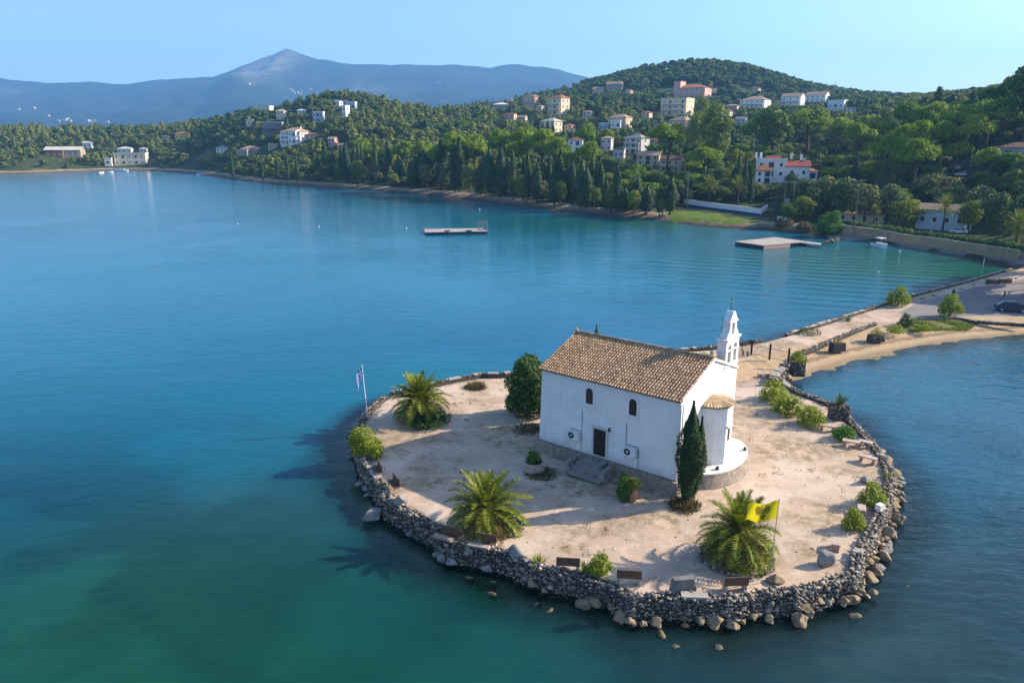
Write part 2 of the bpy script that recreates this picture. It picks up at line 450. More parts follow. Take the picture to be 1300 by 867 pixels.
# ------------------------------------------------------------------ coast lines (surveyed from the view, on the water level)
ISLAND_PX = [(476, 517), (455, 538), (438, 561), (449, 609), (470, 640), (471, 655), (506, 678), (541, 697), (559, 718), (591, 724), (633, 732),
             (656, 746), (700, 760), (741, 768), (780, 784), (797, 800), (833, 794), (869, 797), (906, 798), (942, 799), (966, 792), (1000, 789),
             (1026, 788), (1068, 774), (1106, 766), (1106, 736), (1128, 697), (1141, 665), (1147, 630), (1141, 609), (1124, 584), (1096, 556),
             (1079, 535), (1046, 519), (1017, 510), (999, 495)]
ISLAND_BACK_PX = [(960, 443), (900, 452), (820, 459), (740, 470), (680, 480), (635, 488), (609, 488), (572, 495), (520, 506), (493, 511)]
CAUSEWAY_N_PX = [(1298, 344), (1272, 350), (1231, 362), (1195, 372), (1154, 383), (1125, 391), (1095, 402), (1060, 413), (1019, 426), (990, 435)]
BEACH_PX = [(999, 490), (1021, 476), (1058, 464), (1105, 452), (1160, 440), (1220, 431), (1300, 424), (1420, 416), (1560, 410)]
GZ = 1.05          # level of the islet and causeway ground above the sea
COAST_PX = [(-420, 224), (-200, 222), (0, 222), (60, 220), (130, 217), (195, 217), (260, 222), (300, 229), (345, 234), (400, 237), (460, 241), (540, 248), (600, 254),
            (660, 262), (720, 269), (770, 274), (830, 279), (870, 285), (905, 289), (940, 291), (985, 293), (1030, 298), (1060, 306), (1112, 306), (1137, 311),
            (1171, 317), (1208, 322), (1245, 328), (1258, 333), (1298, 344)]
g2 = lambda L, z=0.0: [G(u, v, z)[:2] for u, v in L]
island_front = chaikin(g2(ISLAND_PX), 1)
near_poly = chaikin(g2(CAUSEWAY_N_PX), 1) + g2(ISLAND_BACK_PX) + island_front + chaikin(g2(BEACH_PX), 1) + [G(1560, 410)[:2] + [30, 20], G(1298, 344)[:2] + [60, 40], G(1298, 344)[:2] + [8, 4]]
beach_line = chaikin(g2(BEACH_PX), 1)
coast_line = chaikin(g2(COAST_PX), 1)
main_poly = coast_line + [np.array([111.0, 122.0]), np.array([140.0, 60.0]), np.array([1500.0, 60.0]), np.array([1500.0, 2200.0]), np.array([-1500.0, 2200.0]), np.array([-1500.0, 560.0])]

# ------------------------------------------------------------------ mainland terrain
CTRL = {-420: [(205, 600), (185, 660), (172, 760), (170, 900)], -150: [(205, 600), (188, 640), (174, 700), (170, 850)],
        0: [(205, 580), (190, 620), (174, 680), (171, 800)], 100: [(205, 620), (190, 660), (173, 720), (171, 850)],
        200: [(203, 640), (188, 680), (170, 740), (169, 850)], 300: [(216, 510), (196, 560), (172, 620), (156, 680), (153, 760)],
        370: [(217, 460), (192, 510), (166, 570), (144, 630), (141, 700)], 440: [(223, 420), (201, 460), (170, 520), (146, 580), (131, 630), (131, 700)],
        520: [(227, 390), (202, 430), (177, 490), (158, 560), (146, 640), (149, 750)], 600: [(234, 350), (208, 400), (182, 470), (162, 560), (147, 680), (147, 760)],
        680: [(247, 300), (218, 350), (192, 420), (167, 520), (147, 620), (136, 720), (140, 800)], 760: [(254, 285), (224, 330), (197, 400), (172, 490), (147, 600), (123, 730), (116, 800)],
        830: [(261, 265), (233, 300), (207, 360), (182, 440), (152, 560), (127, 680), (104, 800), (94, 860)],
        890: [(265, 252), (238, 285), (212, 340), (187, 420), (157, 540), (132, 660), (102, 780), (84, 860), (86, 930)],
        960: [(270, 237), (242, 275), (217, 330), (192, 400), (162, 510), (137, 640), (112, 760), (96, 850)],
        1030: [(274, 230), (247, 265), (222, 310), (197, 370), (167, 470), (142, 600), (124, 730), (116, 850)],
        1100: [(285, 210), (257, 245), (228, 280), (203, 320), (178, 370), (154, 430), (146, 520)],
        1170: [(293, 196), (264, 225), (234, 250), (204, 280), (180, 320), (161, 370), (156, 440)],
        1240: [(305, 182), (275, 205), (240, 225), (208, 250), (178, 290), (153, 330), (140, 380), (137, 450)],
        1300: [(319, 166), (290, 185), (255, 200), (221, 220), (186, 250), (154, 290), (136, 330), (127, 400)],
        1400: [(320, 165), (285, 180), (245, 195), (208, 215), (168, 250), (134, 300), (112, 370)], 1600: [(320, 165), (285, 180), (245, 195), (208, 215), (168, 250), (134, 300), (112, 370)]}
ctl = []
for u, L in CTRL.items():
    for v, D in L:
        d = ray(u, v); t = D / d[1]
        ctl.append((d[0] * t, D, CAM_H + d[2] * t))
for q in coast_line: ctl.append((q[0], q[1], 1.2))
for x in range(-700, 800, 150): ctl.append((x, 1500, 25))
for p in ((110, 130, 4), (130, 180, 9), (300, 150, 25)): ctl.append(p)
ctl = np.array(ctl)
def tps_k(r2): return 0.5 * r2 * np.log(r2 + 1e-9)
SCL = 300.0
cxy = ctl[:, :2] / SCL
Kn = len(ctl)
A = np.zeros((Kn + 3, Kn + 3))
A[:Kn, :Kn] = tps_k(((cxy[:, None] - cxy[None]) ** 2).sum(-1)) + np.eye(Kn) * 2e-4
A[:Kn, Kn] = 1; A[:Kn, Kn + 1:] = cxy; A[Kn:, :Kn] = A[:Kn, Kn:].T
wts = np.linalg.solve(A, np.concatenate([ctl[:, 2], [0, 0, 0]]))
TX0, TX1, TY0, TY1, TS = -640.0, 560.0, 118.0, 1420.0, 4.0
tx = np.arange(TX0, TX1 + 1, TS); ty = np.arange(TY0, TY1 + 1, TS)
TGX, TGY = np.meshgrid(tx, ty)
fx, fy = TGX.ravel(), TGY.ravel()
tz = np.zeros(len(fx))
for i in range(0, len(fx), 20000):
    p = np.stack([fx[i:i + 20000], fy[i:i + 20000]], 1) / SCL
    k = tps_k(((p[:, None] - cxy[None]) ** 2).sum(-1))
    tz[i:i + 20000] = k @ wts[:Kn] + wts[Kn] + p @ wts[Kn + 1:]
tsd = sdist(fx, fy, main_poly)
bank = np.where(tsd > 0, 1.5 * sstep(0, 4.5, tsd) + np.maximum(tsd - 9, 0) * 0.5 + 0.05 * tsd, tsd * 0.3)
tz = np.where(tsd > 0, np.minimum(np.maximum(tz, 1.7), bank), np.maximum(tsd * 0.3, -4.0))
tz += np.where(tsd > 25, (fbm(fx, fy, 3, 4, 40.0) - 0.5) * 4.0, 0) * sstep(25, 60, tsd)
tz += np.where(tsd > 0, (fbm(fx, fy, 4, 3, 6.0) - 0.5) * 0.8, 0) * sstep(0, 5, tsd) * (1 - sstep(20, 30, fx / 5.0))
TZ = tz.reshape(TGX.shape)
TSD = tsd.reshape(TGX.shape)
def bil(F, x, y):
    gx = np.clip((np.asarray(x, float) - TX0) / TS, 0, len(tx) - 1.001); gy = np.clip((np.asarray(y, float) - TY0) / TS, 0, len(ty) - 1.001)
    ix, iy = gx.astype(int), gy.astype(int); a, b = gx - ix, gy - iy
    return (F[iy, ix] * (1 - a) + F[iy, ix + 1] * a) * (1 - b) + (F[iy + 1, ix] * (1 - a) + F[iy + 1, ix + 1] * a) * b
def TH(x, y): return bil(TZ, x, y)
def T(u, v, lift=0.0):
    d = ray(u, v)
    ys = np.arange(125.0, 1400.0, 0.75)
    t = ys / d[1]
    zs = CAM_H + d[2] * t
    hit = np.nonzero(zs <= TH(d[0] * t, ys) + lift)[0]
    if len(hit) == 0:
        k = int(np.argmin(zs - TH(d[0] * t, ys)))
    else: k = hit[0]
    x, y = d[0] * t[k], ys[k]
    return np.array([x, y, float(TH(x, y))])
def grid_faces(nx, ny):
    i = np.arange(ny - 1)[:, None] * nx + np.arange(nx - 1)[None]
    i = i.ravel()
    return np.stack([i, i + 1, i + nx + 1, i + nx], 1)

def terrain_material():
    t = NT('ground_cover')
    p = t.pos()
    d = t.attr('d').outputs['Fac']
    n1 = t.noise(0.25, p, 6); n2 = t.noise(0.035, p, 5)
    dj = t.math('ADD', d, t.math('MULTIPLY', t.math('SUBTRACT', n1, 0.5), 5.0))
    scrub = t.mix(t.ramp(n1, [(0.35, 0.0), (0.65, 1.0)]), (0.022, 0.040, 0.014), (0.075, 0.085, 0.030))
    soil = t.mix(t.ramp(t.noise(0.8, p, 6), [(0.3, 0.0), (0.7, 1.0)]), (0.20, 0.15, 0.095), (0.12, 0.09, 0.06))
    patch = t.mix(t.ramp(n2, [(0.60, 0.0), (0.72, 1.0)]), scrub, soil)
    path = t.mix(t.ramp(n1, [(0.3, 0.0), (0.7, 1.0)]), (0.34, 0.26, 0.18), (0.25, 0.20, 0.13))
    c = t.mix(t.ramp(t.math('MULTIPLY', dj, 0.05), [(0.0, 0.0), (0.16, 0.0), (0.19, 1.0), (1.0, 1.0)]), soil, path)
    c = t.mix(t.ramp(t.math('MULTIPLY', dj, 0.05), [(0.34, 0.0), (0.42, 1.0)]), c, patch)
    wet = t.mix(t.ramp(n1, [(0.3, 0.0), (0.7, 1.0)]), (0.08, 0.06, 0.04), (0.045, 0.04, 0.03))
    c = t.mix(t.ramp(t.math('MULTIPLY', dj, 0.05), [(0.03, 0.0), (0.09, 1.0)]), wet, c)
    g = t.attr('grass').outputs['Fac']
    c = t.mix(t.ramp(t.math('ADD', g, t.math('MULTIPLY', t.math('SUBTRACT', n1, 0.5), 0.6)), [(0.45, 0.0), (0.55, 1.0)]), c,
              t.mix(t.ramp(t.noise(0.9, p, 5), [(0.35, 0.0), (0.65, 1.0)]), (0.13, 0.18, 0.02), (0.07, 0.11, 0.02)))
    r = t.attr('road').outputs['Fac']
    c = t.mix(t.ramp(t.math('ADD', r, t.math('MULTIPLY', t.math('SUBTRACT', n1, 0.5), 0.25)), [(0.47, 0.0), (0.53, 1.0)]), c,
              t.mix(t.noise(0.6, p, 5), (0.16, 0.15, 0.145), (0.24, 0.22, 0.20)))
    t.col(c); t.bump(t.noise(0.7, p, 6), 0.6, 0.5)
    return t.set(0.95, 0.1)
# grass verge before the white wall, and the waterfront road on the right
grass_poly = [T(u, v)[:2] for u, v in ((842, 268), (880, 268), (925, 275), (965, 281), (960, 288), (905, 286), (868, 282), (845, 276))]
quay_line = [p for p in coast_line if proj(p[0], p[1], 0)[0] > 1050]
g_attr = np.where(inside(fx, fy, grass_poly), 1.0, 0.0)
qd = seg_dist(fx, fy, quay_line, False)
r_attr = np.where((qd < 6.5) & (tsd > 0), 1.0, 0.0)
land = np_mesh('mainland', np.stack([fx, fy, tz], 1), grid_faces(len(tx), len(ty)), [terrain_material()], True, {'d': tsd, 'grass': g_attr, 'road': r_attr})
tag(link('hillside_terrain', land), kind='structure')

# ------------------------------------------------------------------ island, causeway and beach ground with the sea bed round them
NS = 0.4
nx_ = np.arange(-40, 116, NS); ny_ = np.arange(18, 152, NS)
NGX, NGY = np.meshgrid(nx_, ny_)
qx, qy = NGX.ravel(), NGY.ravel()
nsd = sdist(qx, qy, near_poly)
nbd = seg_dist(qx, qy, beach_line, False)
nwall = seg_dist(qx, qy, chaikin(g2(CAUSEWAY_N_PX), 1) + g2(ISLAND_BACK_PX) + island_front, False)
wj = (fbm(qx, qy, 11, 4, 3.0) - 0.5)
nfr = seg_dist(qx, qy, island_front, False)
h_wall = np.where(nfr < nsd + 0.3, -0.6 + (GZ + 0.6) * sstep(0.62, 1.1, nsd), GZ * sstep(0.35, 1.0, nsd))
h_beach = np.minimum(0.02 + nsd * 0.17 + wj * 0.12, GZ)
is_beach = nbd < nwall + 0.5
hz = np.where(nsd > 0, np.where(is_beach, h_beach, h_wall), np.maximum(np.where(is_beach, nsd * 0.10, nsd * 0.42 - 0.35), -3.0))
hz = np.where(nsd > 0, hz + (fbm(qx, qy, 12, 4, 1.5) - 0.5) * 0.07 + (fbm(qx, qy, 13, 3, 7.0) - 0.5) * 0.12, hz + (fbm(qx, qy, 14, 4, 2.0) - 0.5) * 0.5)
sandz = np.where(is_beach, 1 - sstep(5.5, 8.5, nsd + wj * 3), 0.0)
road_n = sdist(qx, qy, [G(u, v, GZ)[:2] for u, v in ((1140, 397), (1165, 384), (1250, 362), (1330, 350), (1480, 360), (1480, 400), (1300, 400), (1215, 402), (1180, 404), (1150, 402))])
grass_n = sdist(qx, qy, [G(u, v, GZ)[:2] for u, v in ((1138, 411), (1165, 404), (1195, 404), (1240, 408), (1230, 414), (1180, 416), (1150, 419), (1130, 420))])
def sand_material():
    t = NT('sand_ground')
    p = t.pos()
    n1 = t.noise(0.35, p, 8, 0.62); n2 = t.noise(1.6, p, 8, 0.7); n3 = t.noise(9.0, p, 6, 0.7)
    base = t.mix(t.ramp(n1, [(0.36, 0.0), (0.62, 1.0)]), (0.55, 0.405, 0.295), (0.42, 0.31, 0.225))
    base = t.mix(t.ramp(n2, [(0.50, 0.0), (0.66, 1.0)]), base, (0.60, 0.46, 0.35))
    st = t.n('Mapping'); st.inputs['Scale'].default_value = (0.45, 1.0, 1.0); st.inputs['Rotation'].default_value = (0, 0, 0.5); t.l(p, st.inputs['Vector'])
    dry = t.math('MULTIPLY', t.ramp(t.noise(0.30, st.outputs[0], 6, 0.6), [(0.44, 0.0), (0.54, 1.0)]), t.ramp(n2, [(0.42, 0.0), (0.58, 1.0)]))
    base = t.mix(t.math('MULTIPLY', dry, 0.85), base, (0.22, 0.165, 0.085))
    worn = t.ramp(t.noise(0.16, p, 5, 0.55), [(0.52, 0.0), (0.62, 0.8)])
    base = t.mix(worn, base, (0.60, 0.475, 0.37))
    base = t.mix(t.math('MULTIPLY', t.ramp(n3, [(0.53, 0.0), (0.66, 1.0)]), 0.55), base, (0.27, 0.19, 0.13))
    b = t.attr('beach').outputs['Fac']
    bs = t.mix(t.ramp(n2, [(0.35, 0.0), (0.65, 1.0)]), (0.46, 0.33, 0.20), (0.34, 0.24, 0.145))
    base = t.mix(b, base, bs)
    d = t.attr('d').outputs['Fac']
    wl = t.math('ADD', d, t.math('MULTIPLY', t.math('SUBTRACT', n2, 0.5), 1.2))
    base = t.mix(t.math('MULTIPLY', t.math('MULTIPLY', b, t.ramp(t.math('MULTIPLY', wl, 0.2), [(0.30, 0.0), (0.36, 1.0), (0.44, 1.0), (0.52, 0.0)])), 0.6), base, (0.13, 0.085, 0.04))
    base = t.mix(t.ramp(t.math('MULTIPLY', wl, 0.2), [(0.05, 0.55), (0.2, 0.0)]), base, (0.17, 0.12, 0.07))
    rd = t.attr('road').outputs['Fac']
    base = t.mix(t.ramp(t.math('ADD', rd, t.math('MULTIPLY', t.math('SUBTRACT', n2, 0.5), 0.5)), [(0.4, 0.0), (0.6, 1.0)]), base, t.mix(n1, (0.26, 0.23, 0.215), (0.17, 0.155, 0.15)))
    gr = t.attr('grass').outputs['Fac']
    base = t.mix(t.ramp(t.math('ADD', gr, t.math('MULTIPLY', t.math('SUBTRACT', n2, 0.5), 0.9)), [(0.4, 0.0), (0.6, 0.9)]), base, t.mix(n3, (0.11, 0.13, 0.03), (0.15, 0.12, 0.06)))
    bed = t.mix(t.ramp(n2, [(0.42, 0.0), (0.56, 1.0)]), (0.09, 0.10, 0.045), (0.26, 0.22, 0.13))
    base = t.mix(t.ramp(t.math('ADD', t.math('MULTIPLY', d, 0.5), 0.5), [(0.08, 0.0), (0.36, 1.0)]), bed, base)
    t.col(base)
    hb = t.math('ADD', t.math('MULTIPLY', n2, 0.7), t.math('MULTIPLY', n3, 0.5))
    t.bump(hb, 0.35, 0.12)
    return t.set(0.95, 0.1)
keep = (nsd > -14)
nf = grid_faces(len(nx_), len(ny_))
nf = nf[keep[nf].all(1)]
used = np.unique(nf); remap = np.full(len(qx), -1); remap[used] = np.arange(len(used))
near_me = np_mesh('island_ground', np.stack([qx, qy, hz], 1)[used], remap[nf], [sand_material()], True,
                  {'d': nsd[used], 'beach': sandz[used], 'road': np.clip(0.5 + road_n[used] * 0.5, 0, 1), 'grass': np.clip(0.5 + grass_n[used] * 0.5, 0, 1)})
tag(link('island_ground', near_me), kind='structure')
def NH(x, y):
    gx = (np.asarray(x, float) + 40) / NS; gy = (np.asarray(y, float) - 18) / NS
    ix = np.clip(gx.astype(int), 0, len(nx_) - 2); iy = np.clip(gy.astype(int), 0, len(ny_) - 2)
    a, b = gx - ix, gy - iy
    F = hz.reshape(NGX.shape)
    return (F[iy, ix] * (1 - a) + F[iy, ix + 1] * a) * (1 - b) + (F[iy + 1, ix] * (1 - a) + F[iy + 1, ix + 1] * a) * b
def I(u, v, z=GZ):
    p = G(u, v, z)
    p[2] = max(float(NH(p[0], p[1])), GZ - 0.06)
    return p

# ------------------------------------------------------------------ water
wx = np.concatenate([np.linspace(-3000, -700, 8), np.arange(-660, -120, 20.0), np.arange(-120, 100, 0.9), np.arange(100, 400, 20.0), np.linspace(420, 3000, 8)])
wy = np.concatenate([np.linspace(-250, 10, 14), np.arange(14, 160, 0.9), np.arange(160, 330, 4.0), np.arange(330, 760, 8.0), np.linspace(800, 1500, 6)])
WX, WY = np.meshgrid(wx, wy); ax_, ay_ = WX.ravel(), WY.ravel()
def blob(u, v, r, ry=None):
    c = G(u, v); ry = ry or r
    return np.exp(-(((ax_ - c[0]) / r) ** 2 + ((ay_ - c[1]) / ry) ** 2))
body = np.zeros((len(ax_), 3)) + np.array([0.0, 0.110, 0.172])
def tint(w, c, k=1.0):
    global body
    w = np.clip(w * k, 0, 1)[:, None]
    body = body * (1 - w) + np.array(c) * w
pt = fbm(ax_, ay_, 21, 5, 26.0); pt2 = fbm(ax_, ay_, 22, 5, 9.0)
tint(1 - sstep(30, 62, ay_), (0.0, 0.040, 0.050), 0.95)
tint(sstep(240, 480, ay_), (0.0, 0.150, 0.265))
tint(blob(480, 470, 26, 12), (0.0, 0.100, 0.150), 0.7)
tint(blob(690, 430, 40, 26), (0.0, 0.075, 0.150), 0.7)
tint(blob(560, 480, 13, 6), (0.002, 0.095, 0.12), 0.7)
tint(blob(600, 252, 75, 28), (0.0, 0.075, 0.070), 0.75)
tint(blob(800, 285, 45, 26), (0.0, 0.080, 0.066), 0.95)  # part of the shore trees' green reflection, put into the body colour
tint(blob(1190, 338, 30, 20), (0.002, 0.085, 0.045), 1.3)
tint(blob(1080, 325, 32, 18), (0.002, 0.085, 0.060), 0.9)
tint(blob(190, 780, 13, 10) * (0.5 + pt), (0.012, 0.100, 0.056), 1.0)
tint(blob(330, 850, 13, 7) * (0.5 + pt), (0.010, 0.092, 0.050), 0.9)
tint(blob(560, 770, 11, 6) * (0.5 + pt), (0.003, 0.060, 0.048), 1.0)
tint(blob(330, 650, 9, 6) * (0.4 + pt2), (0.022, 0.085, 0.085), 0.7)
tint(blob(400, 560, 10, 6) * (0.4 + pt2), (0.012, 0.090, 0.110), 0.6)
tint(sstep(14, 40, ax_) * (1 - sstep(85, 110, ay_)), (0.014, 0.078, 0.118), 0.9)
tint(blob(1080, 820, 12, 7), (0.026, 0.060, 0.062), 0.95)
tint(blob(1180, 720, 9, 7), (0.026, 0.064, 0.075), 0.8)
cl = [G(u, v)[:2] for u, v in ((130, 745), (175, 780), (215, 812), (250, 835), (300, 862), (340, 885))]
tint(np.exp(-(seg_dist(ax_, ay_, cl, False) / 0.42) ** 2), (0.002, 0.034, 0.036), 0.45)
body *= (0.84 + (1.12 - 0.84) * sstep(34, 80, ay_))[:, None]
mott = sstep(0.42, 0.62, fbm(ax_, ay_, 24, 5, 7.0)) * (1 - sstep(45, 75, ay_))
body *= (0.80 + 0.40 * fbm(ax_, ay_, 23, 5, 60.0) + 0.2 * (pt2 - 0.5) - 0.30 * mott)[:, None]
wsd = np.maximum(sdist(ax_, ay_, near_poly), np.where(ay_ > 110, sdist(ax_, ay_, main_poly), -1e9))
clear = np.where(ay_ < 160, 0.85 * (1 - sstep(0.2, 3.8, -wsd + (pt2 - 0.5) * 2.2)), 0.0)
def water_material():
    t = NT('sea_water'); t.t.nodes.remove(t.b)
    p = t.pos()
    body_c = t.attr('body').outputs['Color']
    sep = t.n('SeparateXYZ'); t.l(p, sep.inputs[0])
    def wavefield(scale, rot, sx, det, rough=0.6):
        m = t.n('Mapping'); m.inputs['Rotation'].default_value = (0, 0, rot); m.inputs['Scale'].default_value = (sx, 1, 1)
        t.l(p, m.inputs['Vector']); return t.noise(scale, m.outputs[0], det, rough)
    small = wavefield(1.5, 0.35, 0.45, 3.0); mid = wavefield(0.42, 0.15, 0.35, 3.0); big = wavefield(0.05, -0.1, 0.35, 3.0)
    gust = t.ramp(t.noise(0.025, p, 4), [(0.35, 0.35), (0.65, 1.0)])
    right = t.n('MapRange', i_1=12.0, i_2=34.0, i_3=0.8, i_4=2.6); t.l(sep.outputs[0], right.inputs[0])
    far = t.n('MapRange', i_1=60.0, i_2=350.0, i_3=1.0, i_4=1.3); t.l(sep.outputs[1], far.inputs[0])
    amp = t.math('MULTIPLY', t.math('MULTIPLY', gust, right.outputs[0]), far.outputs[0])
    h = t.math('MULTIPLY', t.math('ADD', t.math('MULTIPLY', small, 0.30), t.math('MULTIPLY', mid, 0.55)), amp)
    # wake rings rolling in from a boat, in the bay behind the chapel
    c0 = G(700, 262)
    off = t.n('VectorMath', operation='SUBTRACT'); t.l(p, off.inputs[0]); off.inputs[1].default_value = (c0[0] - 40, c0[1] + 70, 0)
    ln = t.n('VectorMath', operation='LENGTH'); t.l(off.outputs[0], ln.inputs[0])
    ph = t.math('ADD', t.math('MULTIPLY', sep.outputs[1], 1.0), t.math('MULTIPLY', sep.outputs[0], 0.42))
    ph = t.math('ADD', ph, t.math('MULTIPLY', t.noise(0.03, p, 2), 9.0))
    wv = t.math('SINE', t.math('MULTIPLY', ph, 2.0 * math.pi / 4.6))
    c1 = G(1020, 348)
    off2 = t.n('VectorMath', operation='SUBTRACT'); t.l(p, off2.inputs[0]); off2.inputs[1].default_value = (c1[0], c1[1], 0)
    sc2 = t.n('VectorMath', operation='MULTIPLY'); t.l(off2.outputs[0], sc2.inputs[0]); sc2.inputs[1].default_value = (1 / 34, 1 / 46, 0)
    ln2 = t.n('VectorMath', operation='LENGTH'); t.l(sc2.outputs[0], ln2.inputs[0])
    msk = t.ramp(ln2.outputs['Value'], [(0.25, 1.0), (1.0, 0.0)])
    h = t.math('ADD', h, t.math('MULTIPLY', t.math('MULTIPLY', wv, msk), 0.30))
    h = t.math('ADD', h, t.math('MULTIPLY', big, 0.25))
    bp = t.n('Bump', i_Strength=0.55, i_Distance=0.42); t.l(h, bp.inputs['Height'])
    body_c = t.mix(t.ramp(small, [(0.36, 0.16), (0.64, 0.0)]), body_c, (0.0, 0.02, 0.05))
    dif = t.n('BsdfDiffuse'); t.l(body_c, dif.inputs[0])
    trn = t.n('BsdfTransparent'); trn.inputs[0].default_value = (0.55, 0.80, 0.72, 1)
    m1 = t.n('MixShader'); t.l(t.attr('clear').outputs['Fac'], m1.inputs[0]); t.l(dif.outputs[0], m1.inputs[1]); t.l(trn.outputs[0], m1.inputs[2])
    gl = t.n('BsdfGlossy'); grn = t.n('MapRange', i_1=50.0, i_2=260.0, i_3=0.05, i_4=0.15); t.l(sep.outputs[1], grn.inputs[0]); t.l(grn.outputs[0], gl.inputs['Roughness']); gl.inputs[0].default_value = (1, 1, 1, 1); t.l(bp.outputs[0], gl.inputs['Normal'])
    fr = t.n('Fresnel', i_IOR=1.22); t.l(bp.outputs[0], fr.inputs['Normal'])
    m2 = t.n('MixShader'); t.l(fr.outputs[0], m2.inputs[0]); t.l(m1.outputs[0], m2.inputs[1]); t.l(gl.outputs[0], m2.inputs[2])
    t.l(m2.outputs[0], t.out.inputs[0])
    return t.m
wme = np_mesh('sea', np.stack([ax_, ay_, np.zeros(len(ax_))], 1), grid_faces(len(wx), len(wy)), [water_material()], True, {'body': body, 'clear': clear})
tag(link('sea_water', wme), kind='structure')

# ------------------------------------------------------------------ far mountain ridge
RIDGE = [(-500, 110), (-200, 104), (0, 99), (60, 105), (110, 103), (165, 106), (210, 100), (240, 99), (270, 98), (300, 85), (330, 72), (350, 64), (362, 58), (380, 66), (400, 72), (425, 77),
         (480, 80), (560, 82), (620, 85), (650, 83), (690, 86), (720, 91), (745, 97), (765, 106), (800, 125), (850, 140), (1000, 150), (2600, 160)]
MY = 5600.0
rx = []; rz_ = []
for u, v in RIDGE:
    d = ray(u, v); t = MY / d[1]; rx.append(d[0] * t); rz_.append(CAM_H + d[2] * t)
rnoise = np.random.RandomState(8)
mx = np.arange(-6500, 6501, 45.0); my = np.concatenate([np.linspace(1418, 2500, 10), np.arange(2540, 7600, 45.0)])
MX, MY_ = np.meshgrid(mx, my); bx, by = MX.ravel(), MY_.ravel()
rid = np.interp(bx, rx, rz_) + (fbm(bx, bx * 0 + 3.3, 37, 4, 230.0) - 0.5) * 26 * np.clip((np.interp(bx, rx, rz_) - 60) / 200, 0, 1)
yr = MY + 250 * (fbm(bx, bx * 0, 31, 3, 900.0) - 0.5)
tt = np.where(by < yr, np.clip((by - 2700) / (yr - 2700), 0, 1), np.clip(1 - (by - yr) / 1700, 0, 1))
prof = tt ** 1.25
rough_ = 1 - np.abs(2 * fbm(bx + 0.3 * by, by * 0.35, 32, 5, 700.0) - 1)
mz = rid * prof * (1 - np.clip((1 - prof) * 1.5, 0, 1) * 0.62 * (1 - rough_ * 1.15)) + (fbm(bx, by, 33, 5, 260.0) - 0.5) * 150 * np.clip(4 * tt * (1 - tt), 0, 1) + (fbm(bx, by, 35, 4, 150.0) - 0.5) * 30 * (tt > 0.02) - 70 * np.clip(4 * tt * (1 - tt), 0, 1) * np.abs(2 * fbm(bx + 0.5 * by, by * 0.22, 36, 4, 260.0) - 1)
mz = np.maximum(mz, 8.0)
def mountain_material():
    t = NT('mountain_scrub'); p = t.pos()
    n1 = t.noise(0.004, p, 8, 0.65); n2 = t.noise(0.02, p, 6, 0.7)
    c = t.mix(t.ramp(n1, [(0.38, 0.0), (0.62, 1.0)]), (0.006, 0.013, 0.008), (0.022, 0.028, 0.02))
    c = t.mix(t.ramp(n2, [(0.52, 0.0), (0.7, 0.8)]), c, (0.040, 0.038, 0.033))
    c = t.mix(t.math('MULTIPLY', t.attr('rock').outputs['Fac'], t.ramp(n2, [(0.35, 0.2), (0.6, 1.0)])), c, (0.34, 0.28, 0.25))
    t.col(c); return t.set(0.95, 0.1)
pk = (362 - 650) / FPX * MY
rk = np.exp(-(((bx - pk - 30) / 170) ** 2 + ((mz - 520) / 130) ** 2)) * (by < yr + 100)
for uu, vv, s in ((80, 105, 60), (500, 130, 80)):
    rk = np.maximum(rk, 0.35 * np.exp(-(((bx - (uu - 650) / FPX * MY) / 200) ** 2 + ((mz - 300) / 60) ** 2)))
mme = np_mesh('mountains', np.stack([bx, by, mz], 1), grid_faces(len(mx), len(my)), [mountain_material()], True, {'rock': rk})
tag(link('mountain_ridge', mme), kind='structure')
def MT(u, v):
    d = ray(u, v); ys = np.arange(2400, 6500, 10.0); t = ys / d[1]; X = d[0] * t; Z = CAM_H + d[2] * t
    ix = np.clip(((X + 6500) / 45).astype(int), 0, len(mx) - 1); iy = np.clip(np.searchsorted(my, ys), 0, len(my) - 1)
    h = np.nonzero(Z <= mz.reshape(MX.shape)[iy, ix])[0]
    return None if len(h) == 0 else np.array([X[h[0]], ys[h[0]], Z[h[0]]])

# ------------------------------------------------------------------ air
hb = MB().box((0, 3680, 425), (13400, 8100, 870))
haze = hb.build('haze', [])
tag(haze, kind='stuff')
hm = bpy.data.materials.new('haze_air'); hm.use_nodes = True
ht = hm.node_tree; ht.nodes.clear()
ho = ht.nodes.new('ShaderNodeOutputMaterial'); hv = ht.nodes.new('ShaderNodeVolumePrincipled')
hv.inputs['Color'].default_value = (0.21, 0.53, 1.0, 1)
hv.inputs['Density'].default_value = 0.000145
hv.inputs['Anisotropy'].default_value = 0.1
ht.links.new(hv.outputs[0], ho.inputs['Volume'])
haze.data.materials.append(hm)

# ================================================================== the chapel
CH_L, CH_W, CH_E, CH_R, CH_RY = 11.5, 9.4, 5.8, 7.52, 4.78
ZP = GZ + 1.05
cFL = G(687.4, 557, ZP); cFR = G(858.4, 610, ZP)
ch_rz = math.atan2(cFR[1] - cFL[1], cFR[0] - cFL[0])
chapel = empty('chapel', (cFL[0], cFL[1], ZP), 'white chapel with tiled gable roof and bell wall, alone on the round islet', 'church', rz=ch_rz)
chapel.scale = (1.013, 1.013, 1.013)
def chw(x, y, z=0.0):
    c, s = math.cos(ch_rz), math.sin(ch_rz)
    return (cFL[0] + c * x - s * y, cFL[1] + s * x + c * y, ZP + z)
m = MB()
prof = [(0, 0), (CH_W, 0), (CH_W, CH_E), (CH_RY, CH_R), (0, CH_E)]
vs = [(0, y, z) for y, z in prof] + [(CH_L, y, z) for y, z in prof]
vs[0] = (-0.12, -0.10, 0)                       # the shaded long wall leans out a little at its foot
vs[5] = (CH_L + 0.04, -0.06, 0)
